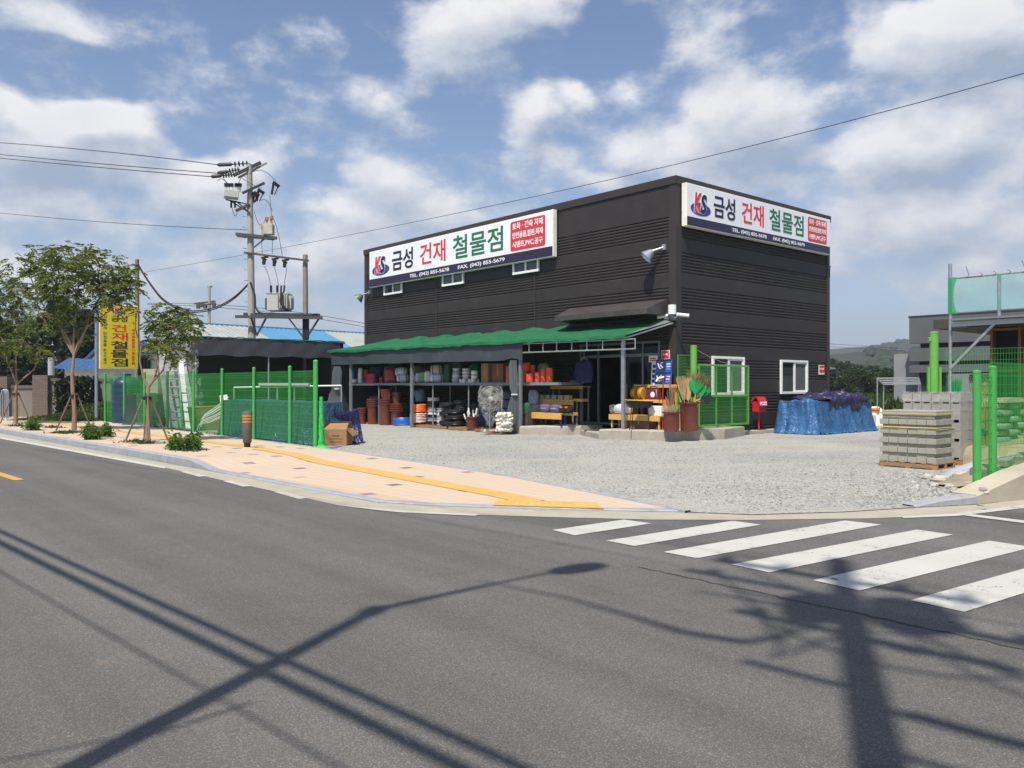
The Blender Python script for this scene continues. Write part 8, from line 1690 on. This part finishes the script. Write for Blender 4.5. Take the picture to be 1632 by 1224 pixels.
# white house with blue roofs
yh = 50.0; x0, x1 = P(103, 600, yh)[0], P(182, 600, yh)[0]; T = thing('white_house', 'small white house with blue tiled roofs behind the brick wall', 'house', ((x0 + x1) / 2, yh, 0), 0)
m_wh = M('white_render', (.58, .57, .52), .85, .08, 1.2, dirt=((.42, .40, .36), 1.2, .4)); m_bt_ = M('blue_tiles', (.03, .085, .19), .5, .15, 3, .5, 12)
m = MB('W'); zw = P(110, 584, yh)[2]; m.box((x0, yh, 0), (x1, yh + 5, zw)); m.build('wall', m_wh, T, smooth=False)
zr_ = P(110, 568, yh)[2]; zl = P(110, 586, yh)[2]; m = MB('W'); m.grid([[(x0 - .45 + (x1 - x0 + .9) * i / 20, yh - .6 + 1.9 * j / 6, zl - .05 + (zr_ - zl) * j / 6 + (.03 if i % 2 else 0) - .10 * math.sin(math.pi * i / 20)) for j in range(7)] for i in range(21)]); m.build('roof', m_bt_, T, smooth=False, fix=False)
xg0, xg1 = P(146, 600, yh + 4)[0], P(200, 600, yh + 4)[0]; zg0, zg1 = P(146, 572, yh + 4)[2], P(168, 552, yh + 4)[2]; xm = (xg0 + xg1) / 2
m = MB('W'); m.ext([(xg0, yh + 4, 0), (xg1, yh + 4, 0), (xg1, yh + 4, zg0), (xm, yh + 4, zg1 + .4), (xg0, yh + 4, zg0)], (0, 5, 0)); m.build('gable_wall', m_wh, T, smooth=False)
m = MB('W'); m.bar((xg0 - .5, yh + 6.4, zg0 - .25), (xm, yh + 6.4, zg1 + .52), 5.4, .14, (0, 0, 1)); m.bar((xm, yh + 6.4, zg1 + .52), (xg1 + .5, yh + 6.4, zg0 - .25), 5.4, .14, (0, 0, 1)); m.build('gable_roof', m_bt_, T, smooth=False)
# brick garden wall with piers
t = NT('old_brick'); c = t.coord(); br = t.n('ShaderNodeTexBrick'); br.inputs['Scale'].default_value = 1.0; br.inputs['Brick Width'].default_value = .22; br.inputs['Row Height'].default_value = .075; br.inputs['Mortar Size'].default_value = .012; br.inputs['Color1'].default_value = (.085, .048, .032, 1); br.inputs['Color2'].default_value = (.14, .088, .06, 1); br.inputs['Mortar'].default_value = (.17, .155, .13, 1)
mp = t.n('ShaderNodeMapping'); mp.inputs['Rotation'].default_value = (R(90), 0, 0); t.l(c, mp.inputs[0]); t.l(mp.outputs[0], br.inputs['Vector']); t.l(t.mix(t.math('MULTIPLY', t.noise(c, 1.5, 5), .7), br.outputs[0], (.10, .085, .07)), t.b.inputs['Base Color']); t.b.inputs['Roughness'].default_value = .9; m_brick = t.mat
yw = 41.0; X = lambda u: P(u, 600, yw)[0]; Z = lambda v: P(0, v, yw)[2]
T = thing('garden_wall', 'old brick and concrete garden wall with brick piers behind the weeds', 'wall', (X(85), yw, 0), 0)
for u0, u1, v in ((-10, 18, 600), (58, 82, 598)): m = MB('W'); m.box((X(u0), yw - .35, 0), (X(u1), yw + .35, Z(v))); m.build('brick_pier', m_brick, T, smooth=False)
m_cw = M('stained_concrete', (.18, .165, .14), .9, .15, 1.2, .5, 20, dirt=((.13, .12, .10), 1.4, .7))
for u0, u1, v in ((18, 58, 614), (82, 178, 603)): m = MB('W'); m.box((X(u0) + .002, yw - .08, 0), (X(u1), yw + .08, Z(v + 5))); m.build('wall_panel', m_cw, T, smooth=False); m = MB('W'); m.box((X(u0) + .002, yw - .14, Z(v + 5) + .002), (X(u1), yw + .14, Z(v))); m.build('brick_coping', m_brick, T, smooth=False)
for u in (88, 128, 165): m = MB('W'); m.box((X(u), yw - .13, 0), (X(u + 4.5), yw - .081, Z(608))); m.build('wall_post', m_cw, T, smooth=False)
m = MB('W'); m.box((X(-80), yw - .08, 0), (X(-10) - .002, yw + .08, Z(604))); m.build('wall_panel', m_brick, T, smooth=False)
m = MB('W'); m.box((X(-2), yw - .40, 0), (X(13), yw - .351, Z(618))); m.build('dark_doorway', m_black, T, smooth=False)
T = thing('pipe_arch', 'grey bent pipe arch rack at the left edge before the brick pier', 'pipe rack', (X(5), 38.5, 0), 0)
for k in range(3): m = MB('W'); y_ = 38.3 + .35 * k; a, b, zt = P(1 + 3 * k, 640, y_)[0], P(10 + 2.0 * k, 640, y_)[0], P(0, 621, y_)[2]; m.tube([(a, y_, 0), (a, y_, zt - .25), ((a * 3 + b) / 4, y_, zt - .04), ((a + b) / 2, y_, zt), ((a + 3 * b) / 4, y_, zt - .04), (b, y_, zt - .25), (b, y_, 0)], .025, 8); m.build('arch', m_galv, T)
tp = P(81.5, 570, 43.5); m = MB('W'); m.tube([(tp[0], 43.5, 0), tp], .16, 12); tag(m.build('grey_pipe', M('pale_pipe', (.40, .41, .42), .5, .08, 4)), 'pale grey standpipe rising above the brick garden wall', 'pipe')
rgx = random.Random(61)
for i, (u, v, w) in enumerate(((96, 668, 20), (60, 664, 12), (150, 662, 14), (80, 652, 9))): x, y, _ = G(u, v, .05); r = w / F * y / 2 * 1.1; m = Lb(); m.ball((0, 0, r * .35), (r * 1.2, r * .7, r * .6), 10, 7, .2, rgx, .8); tag(m.build('field_stone', m_rub, base=(x, y, .02), rz=.5), ['largest', 'leftmost', 'rightmost', 'smallest'][i] + ' grey stone lying in the weeds before the garden wall', 'stone', 'stones in the weeds')

# ------------------------------------------------------------------ trees of the background
def big_tree(name, label, x, y, H, Rw, mt, seed, n=3600, leaf=.42, cone=0., trunk_h=.18, group=None, z0=0, base=.12):
    rgt = random.Random(seed); npr = np.random.default_rng(seed); T = thing(name, label, 'tree', (x, y, z0), 0, group)
    m = Lb(); m.tube([(0, 0, -.3), (.05, 0, H * .3), (.1, .05, H * .7)], [.035 * H * .5, .025 * H * .5, .01 * H], 8); cl = []
    nc = 34
    for k in range(nc):
        f = rgt.uniform(base, 1) ** .9; a = rgt.uniform(0, 6.28); prof = (1 - f) ** .75 * 1.25 if cone else math.sin(math.pi * min(1, .14 + f * .86)) ** .6; q = Rw * prof * rgt.uniform(.45, .95); cl.append((Vector((q * math.cos(a), q * math.sin(a), H * f * .93)), Rw * rgt.uniform(.20, .36)))
    for c, r in cl[:12]: m.tube([(.05, .02, max(.5, c.z * .6)), tuple(c * .6 + Vector((0, 0, c.z * .3))), tuple(c)], [.05, .035, .012], 5)
    m.build('trunk', m_bark, T); C, D, S = [], [], []
    per = n // nc
    for c, r in cl:
        v = npr.normal(size=(per, 3)); v /= np.linalg.norm(v, axis=1)[:, None]; rad = npr.uniform(.45, 1.05, per)[:, None]; C.append(np.array(c) + v * rad * r * [1.15, 1.15, .8]); dd = v + npr.normal(size=(per, 3)) * .6; dd[:, 2] -= .25; D.append(dd / np.linalg.norm(dd, axis=1)[:, None]); S.append(npr.uniform(.6, 1.2, per) * leaf)
    q = Lb(); S = np.concatenate(S); leaf_quads(q, np.concatenate(C), np.concatenate(D), S, S * .55, npr); q.build('crown', mt, T, smooth=False, fix=False); return T
def at_px(u, v, Y): p = P(u, v, Y); return p
for i, (u, vt, Y, wpx, mt, cone, lb) in enumerate(((92, 468, 62, 66, m_dark, .0, 'tall dark evergreen rising behind the tallest street tree'), (50, 492, 66, 70, m_dark, 0, 'broad dark evergreen left of the white house'), (136, 488, 68, 46, m_dark, 0, 'dark evergreen above the blue roof of the white house'), (10, 510, 60, 70, m_dark, 0, 'dark evergreen at the left edge behind the brick pier'), (-45, 500, 64, 80, m_dark, 0, 'dark evergreen just beyond the left edge'), (120, 520, 56, 40, m_dark, 0, 'low dark evergreen in front of its taller neighbours by the white house'),
        (236, 548, 60, 38, m_mid, 0, 'mid green tree between the pylon sign and the canopy shed'), (272, 540, 66, 36, m_mid, 0, 'mid green tree behind the left end of the canopy shed'), (195, 560, 70, 40, m_mid, 0, 'low green tree behind the yellow pylon sign'))):
    p = P(u, vt, Y); big_tree('background_tree', lb, p[0], Y, p[2], wpx / F * Y / 2 * 1.25, mt, 100 + i, 4200 if i < 6 else 2600, .45, cone, base=.05)
T = thing('ivy_hedge', 'dark ivy hedge growing over the right half of the garden wall', 'hedge', (X(125), yw - .3, 0), 0); npr = np.random.default_rng(9); n = 3400; C = np.stack([npr.uniform(X(96), X(160), n), yw - .15 - np.abs(npr.normal(0, .28, n)), npr.uniform(.1, 1, n) ** .8 * (Z(604) + .1)], 1); C[:, 2] *= (1 - .35 * np.clip((X(112) - C[:, 0]) / 1.0, 0, 1)); C = C - np.array([X(125), yw - .3, 0]); D = npr.normal(size=(n, 3)); D[:, 1] -= .7; D /= np.linalg.norm(D, axis=1)[:, None]; m = Lb(); leaf_quads(m, C, D, npr.uniform(.10, .2, n), npr.uniform(.07, .13, n), npr); m.build('foliage', m_dark, T, smooth=False, fix=False)
# right-hand woodland: counted trees in front, a far wood merged behind
protos = []
for k in range(3): protos.append(big_tree('woodland_tree', 'leafy tree in the dark belt of woodland at the foot of the right-hand hills', 0, 0, 9, 3.6, m_mid if k else m_dark, 200 + k, 3000, .55, 0, group='trees of the woodland belt', base=.04))
rgx = random.Random(71); first = [True] * 3; k = 0
for row, (Yc, vt, du) in enumerate(((98, 606, 24), (122, 593, 22), (150, 581, 24))):
    u = 1318
    while u < 1470:
        Y = Yc * rgx.uniform(.93, 1.07); vtop = vt + rgx.uniform(-7, 7) - (6 if u < 1380 and row else 0) + (8 if u > 1410 else 0); p = P(u, vtop, Y); sc_ = p[2] / 9 * (1.0); j = k % 3; w_ = max(.75, min(1.6, sc_ * 1.6)) if row == 0 else max(1.0, sc_ * 1.05)
        o = protos[j]
        if first[j]: first[j] = False; o.location = (p[0], Y, 0); o.rotation_euler = (0, 0, rgx.uniform(0, 6)); o.scale = (w_, w_, max(.4, sc_))
        else: dup(o, (p[0], Y, 0), rgx.uniform(0, 6.28), scale=(w_, w_, max(.4, sc_)))
        k += 1; u += du * rgx.uniform(.8, 1.2)
wp = [(*(lambda y, u: ((u - CX) / F * y, y))(rgx.uniform(48, 96), rgx.uniform(1322, 1470)), 0) for _ in range(1500)]
scatter_weeds('meadow_grass', wp, 8, L=(.4, 1.1), n_each=9, spread=.5, up=.8)
# hills
m_hill = NT('wooded_hill'); c = m_hill.coord(); vz = m_hill.n('ShaderNodeTexVoronoi'); vz.inputs['Scale'].default_value = .16; m_hill.l(c, vz.inputs['Vector']); n1 = m_hill.noise(c, .02, 5); sc3 = m_hill.n('ShaderNodeSeparateColor'); m_hill.l(vz.outputs['Color'], sc3.inputs[0])
m_hill.l(m_hill.ramp(m_hill.math('MULTIPLY_ADD', sc3.outputs[0], .4, m_hill.math('MULTIPLY', n1, .8)), [(.2, (.012, .022, .014)), (.5, (.020, .033, .018)), (.9, (.034, .048, .024))]), m_hill.b.inputs['Base Color']); m_hill.b.inputs['Roughness'].default_value = .95; m_hill.bump(vz.outputs['Distance'], 1.0, 4.0)
rgx = random.Random(5); npr = np.random.default_rng(55)
def ridge_v(az, layer):
    u = CX + F * math.tan(R(az)) if abs(az) < 70 else 0
    tab = ([(-3000, 575), (-60, 578), (250, 583), (700, 590), (1250, 575), (1330, 566), (1372, 560), (1400, 566), (1450, 572), (1700, 560), (3500, 570)], [(-3000, 565), (0, 590), (900, 594), (1280, 560), (1340, 556), (1375, 552.5), (1405, 556), (1432, 552), (1455, 548), (1520, 543), (1700, 548), (3500, 570)])[layer]
    return lerp_tab(tab, u)
far_c = []
for layer, (D0, D1) in enumerate(((330, 520), (800, 1200))):
    mb = MB('W'); rows = []
    for i in range(181):
        az = -66 + 132 * i / 180; row = []; h = CH + (HZ - ridge_v(az, layer)) / F * D1 * math.cos(R(az))
        for j in range(11):
            f = j / 10; Dd = D0 + (D1 - D0) * f; z = -2 + (h + 2) * math.sin(f * math.pi / 2) ** 1.2 * (1 + (.10 * math.sin(i * .7 + j) + .06 * math.sin(i * 1.9 - j * 2)) * (1 - f)); row.append((Dd * math.sin(R(az)), Dd * math.cos(R(az)), z))
            if 24 < az < 34 and j > 0:
                for _ in range(5 if layer == 0 else 4): far_c.append((Dd * math.sin(R(az + rgx.uniform(-.36, .36))), Dd * math.cos(R(az)) + rgx.uniform(-.5, .5) * (D1 - D0) / 10, z, layer))
        back = []; rows.append(row + [(D1 * 1.25 * math.sin(R(az)), D1 * 1.25 * math.cos(R(az)), -2)])
    mb.grid(rows); struct(mb.build('hills', m_hill.mat, base=(0, 0, 0), fix=False))
mb = MB('W')
for (x, y, z, layer) in far_c:
    r = rgx.uniform(2.2, 4.2) * (1.0 if layer == 0 else 1.5); mb.ball((x, y, z + r * .15), (r, r, r * rgx.uniform(.7, 1.0)), 7, 5, .22, rgx)
struct(mb.build('far_forest', m_hill.mat, fix=False, angle=80, base=(0, 0, 0)), 'stuff')

# ------------------------------------------------------------------ summer haze
hm = bpy.data.materials.new('haze'); hm.use_nodes = True; hn = hm.node_tree; hn.nodes.clear(); ho = hn.nodes.new('ShaderNodeOutputMaterial'); hv = hn.nodes.new('ShaderNodeVolumePrincipled'); hv.inputs['Color'].default_value = (.80, .87, .97, 1); hv.inputs['Density'].default_value = .0004; hv.inputs['Anisotropy'].default_value = .25; hn.links.new(hv.outputs[0], ho.inputs['Volume'])
m = MB('W'); m.box((-1700, -450, -4), (1700, 1750, 110)); struct(m.build('haze', hm, base=(0, 0, 0), smooth=False), 'stuff')
# ------------------------------------------------------------------ street furniture beside the photographer: it stands outside the frame and shades the road
tn = math.tan(R(SUN_EL)); sh_ = math.hypot(*SUN_H); SD = (-SUN_H[0] / sh_ / tn, -SUN_H[1] / sh_ / tn)
def up_from_shadow(u, v, z): g_ = G(u, v, 0); return (g_[0] - SD[0] * z, g_[1] - SD[1] * z, z)
HK = 11.0; kn = up_from_shadow(605, 968, HK); TL = thing('street_lamp', 'tall street lamp with a single long arm beside the viewer', 'street lamp', (kn[0], kn[1], 0), 0)
m = MB('W'); m.tube([(kn[0], kn[1], 0), (kn[0], kn[1], HK * .5), (kn[0], kn[1], HK)], [.10, .085, .065], 14); m.build('pole', m_galv, TL)
e = up_from_shadow(880, 912, HK + .5); m = MB('W'); m.tube([(kn[0], kn[1], HK - .05), tuple(Vector(kn).lerp(Vector(e), .5) + Vector((0, 0, .05))), e], [.035, .03, .028], 8); b0 = (kn[0], kn[1], HK - .3); m.tube([b0, tuple(Vector(kn).lerp(Vector(e), .62) + Vector((0, 0, -.03)))], .018, 6); m.lathe([(.07, -.25), (.10, -.2), (.10, .02), (.05, .06)], (kn[0], kn[1], HK - .1), 14); m.build('arm', m_galv, TL)
hd = up_from_shadow(921, 906, HK + .5); dx = Vector(up_from_shadow(968, 899, HK + .5)) - Vector(up_from_shadow(878, 914, HK + .5)); m = Lb(); m.ball((0, 0, 0), (dx.length / 2, .16, .09), 20, 10, 0, None, .85); ho = MB('W'); rz = math.atan2(dx.y, dx.x); mt = Matrix.Rotation(rz, 3, 'Z'); ho.add([tuple(Vector(hd) + mt @ Vector(v)) for v in m.v], m.f); ho.build('lamp_head', m_grey, TL)
m = MB('W'); m.tube([up_from_shadow(0, 1213, 7.0), up_from_shadow(232, 1167, 7.0)], .012, 6); m.tube([up_from_shadow(232, 1175, 7.0), up_from_shadow(400, 1120, 7.3)], .014, 6); m.build('banner_bracket', m_galv, TL)
KZ = 15.5 / 13.2; HP = 17.2; px_, py_ = up_from_shadow(1344, 930, 15.5)[:2]
TU = thing('utility_pole', 'utility pole with crossarms and cable clutter beside the viewer', 'utility pole', (px_, py_, 0), 0)
m = MB('W'); m.tube([(px_, py_, 0), (px_, py_, 9), (px_, py_, HP)], [.135, .125, .11], 16); m.build('pole_shaft', m_cpole, TU)
def at_pole(z, along, side=0, dz=0): return (px_ + along * .71 + side * .70, py_ - along * .70 + side * .71, z * KZ + dz)
for z, a0, a1, w in ((13.35, -1.25, 1.1, .10), (12.4, -1.5, .15, .08), (11.9, -.1, 1.3, .09), (10.9, -.9, 1.0, .08), (9.3, -.75, .1, .06), (9.0, .1, 1.7, .06), (8.2, -.1, .9, .05)): m = MB('W'); m.bar(at_pole(z, a0), at_pole(z, a1), w); m.build('crossarm', m_dsteel, TU, smooth=False)
for z, a0, r in ((12.0, .42, .30), (11.5, -.36, .22)): m = MB('W'); p = at_pole(z, a0, .12); m.lathe([(0, -.4), (r, -.4), (r, .35), (r * .8, .42), (0, .44)], p, 16); m.build('transformer_can', m_gcase, TU)
for k, (z, a0) in enumerate(((13.6, -1.15), (13.6, -.55), (13.6, .5), (13.6, 1.0), (12.15, .8), (12.15, 1.2), (12.6, -1.2), (11.1, -.7))): m = MB('W'); m.lathe([(.03, -.25), (.07, -.15), (.04, -.1), (.07, 0), (.03, .08), (.05, .12), (0, .14)], at_pole(z, a0), 10); m.build('insulator', m_porc, TU)
for (z0, a0, z1, a1, sg) in ((13.3, -1.15, 12.0, .38, .5), (12.2, .8, 11.2, -.3, .7), (12.3, -1.3, 10.0, -.6, -.5), (10.9, -.9, 10.6, .95, .9), (11.9, 1.2, 8.9, 1.2, .2), (13.2, .9, 12.3, .7, .4), (11.5, -.5, 9.4, -.6, .4), (11.8, .2, 10.0, 1.0, .6)): m = MB('W'); m.tube(arc(at_pole(z0, a0, .1), at_pole(z1, a1, .1), sg), .022, 5); m.build('jumper_wire', m_cable, TU)
def along_line(name, label, z, r, side, d0, d1, sag=.0, cat='cable'):
    p, q = at_pole(z, d0, side), at_pole(z + .6 * 0, d1, side); m = MB('W'); m.tube(arc(p, q, sag, 24), r, 6); tag(m.build(name, m_cable), label, cat)
along_line('telephone_cable', 'thick lower telephone cable strung along the near side of the street', 6.75 / KZ, .045, .0, -60, 40, 0)
along_line('telephone_cable', 'thick upper telephone cable strung along the near side of the street', 7.12 / KZ, .036, .0, -60, 40, 0)
along_line('telephone_cable', 'thin telephone wire below the thick cables along the near side', 6.6 / KZ, .012, -.3, -60, 40, 0)
along_line('power_line', 'thin overhead line along the near side of the street, highest', 13.4, .010, .3, -70, 45, 0, 'power line')
along_line('power_line', 'thin overhead line along the near side of the street, second', 12.6, .012, .0, -70, 45, 0, 'power line')
along_line('power_line', 'medium cable running right from the pole beside the viewer', 9.1, .026, .0, .2, 45, 0, 'power line')
# a slack bundle looping up to the pole top
pts = [up_from_shadow(u, v, z * KZ) for (u, v, z) in ((760, 925, 10.6), (900, 952, 10.7), (1000, 980, 10.8), (1090, 1008, 10.9), (1190, 1024, 11.0), (1250, 1012, 11.1), (1335, 985, 11.3))]
m = MB('W'); m.tube(pts, [.012, .025, .035, .05, .055, .04, .03], 7); m.build('cable_loop', m_cable, TU)
for q in ([(1170, 940, 12.4), (1260, 958, 12.4), (1340, 972, 12.4)], [(1110, 942, 12.0), (1220, 960, 12.0), (1340, 985, 12.0)], [(1250, 1045, 10.2), (1290, 1028, 10.4), (1345, 1010, 10.6)], [(1340, 1000, 11.0), (1420, 975, 11.4), (1480, 962, 11.6)], [(1345, 975, 12), (1450, 1005, 11.6), (1570, 1060, 11.2), (1640, 1085, 11.0)], [(1345, 1010, 11), (1450, 1040, 11), (1600, 1055, 11)], [(1340, 955, 12.8), (1430, 952, 12.8), (1500, 975, 12.8)]):
    m = MB('W'); m.tube([up_from_shadow(p[0], p[1], p[2] * KZ) for p in q], [.018, .035, .018] if len(q) == 3 else [.02, .035, .03, .02], 6); m.build('cable_loop', m_cable, TU)
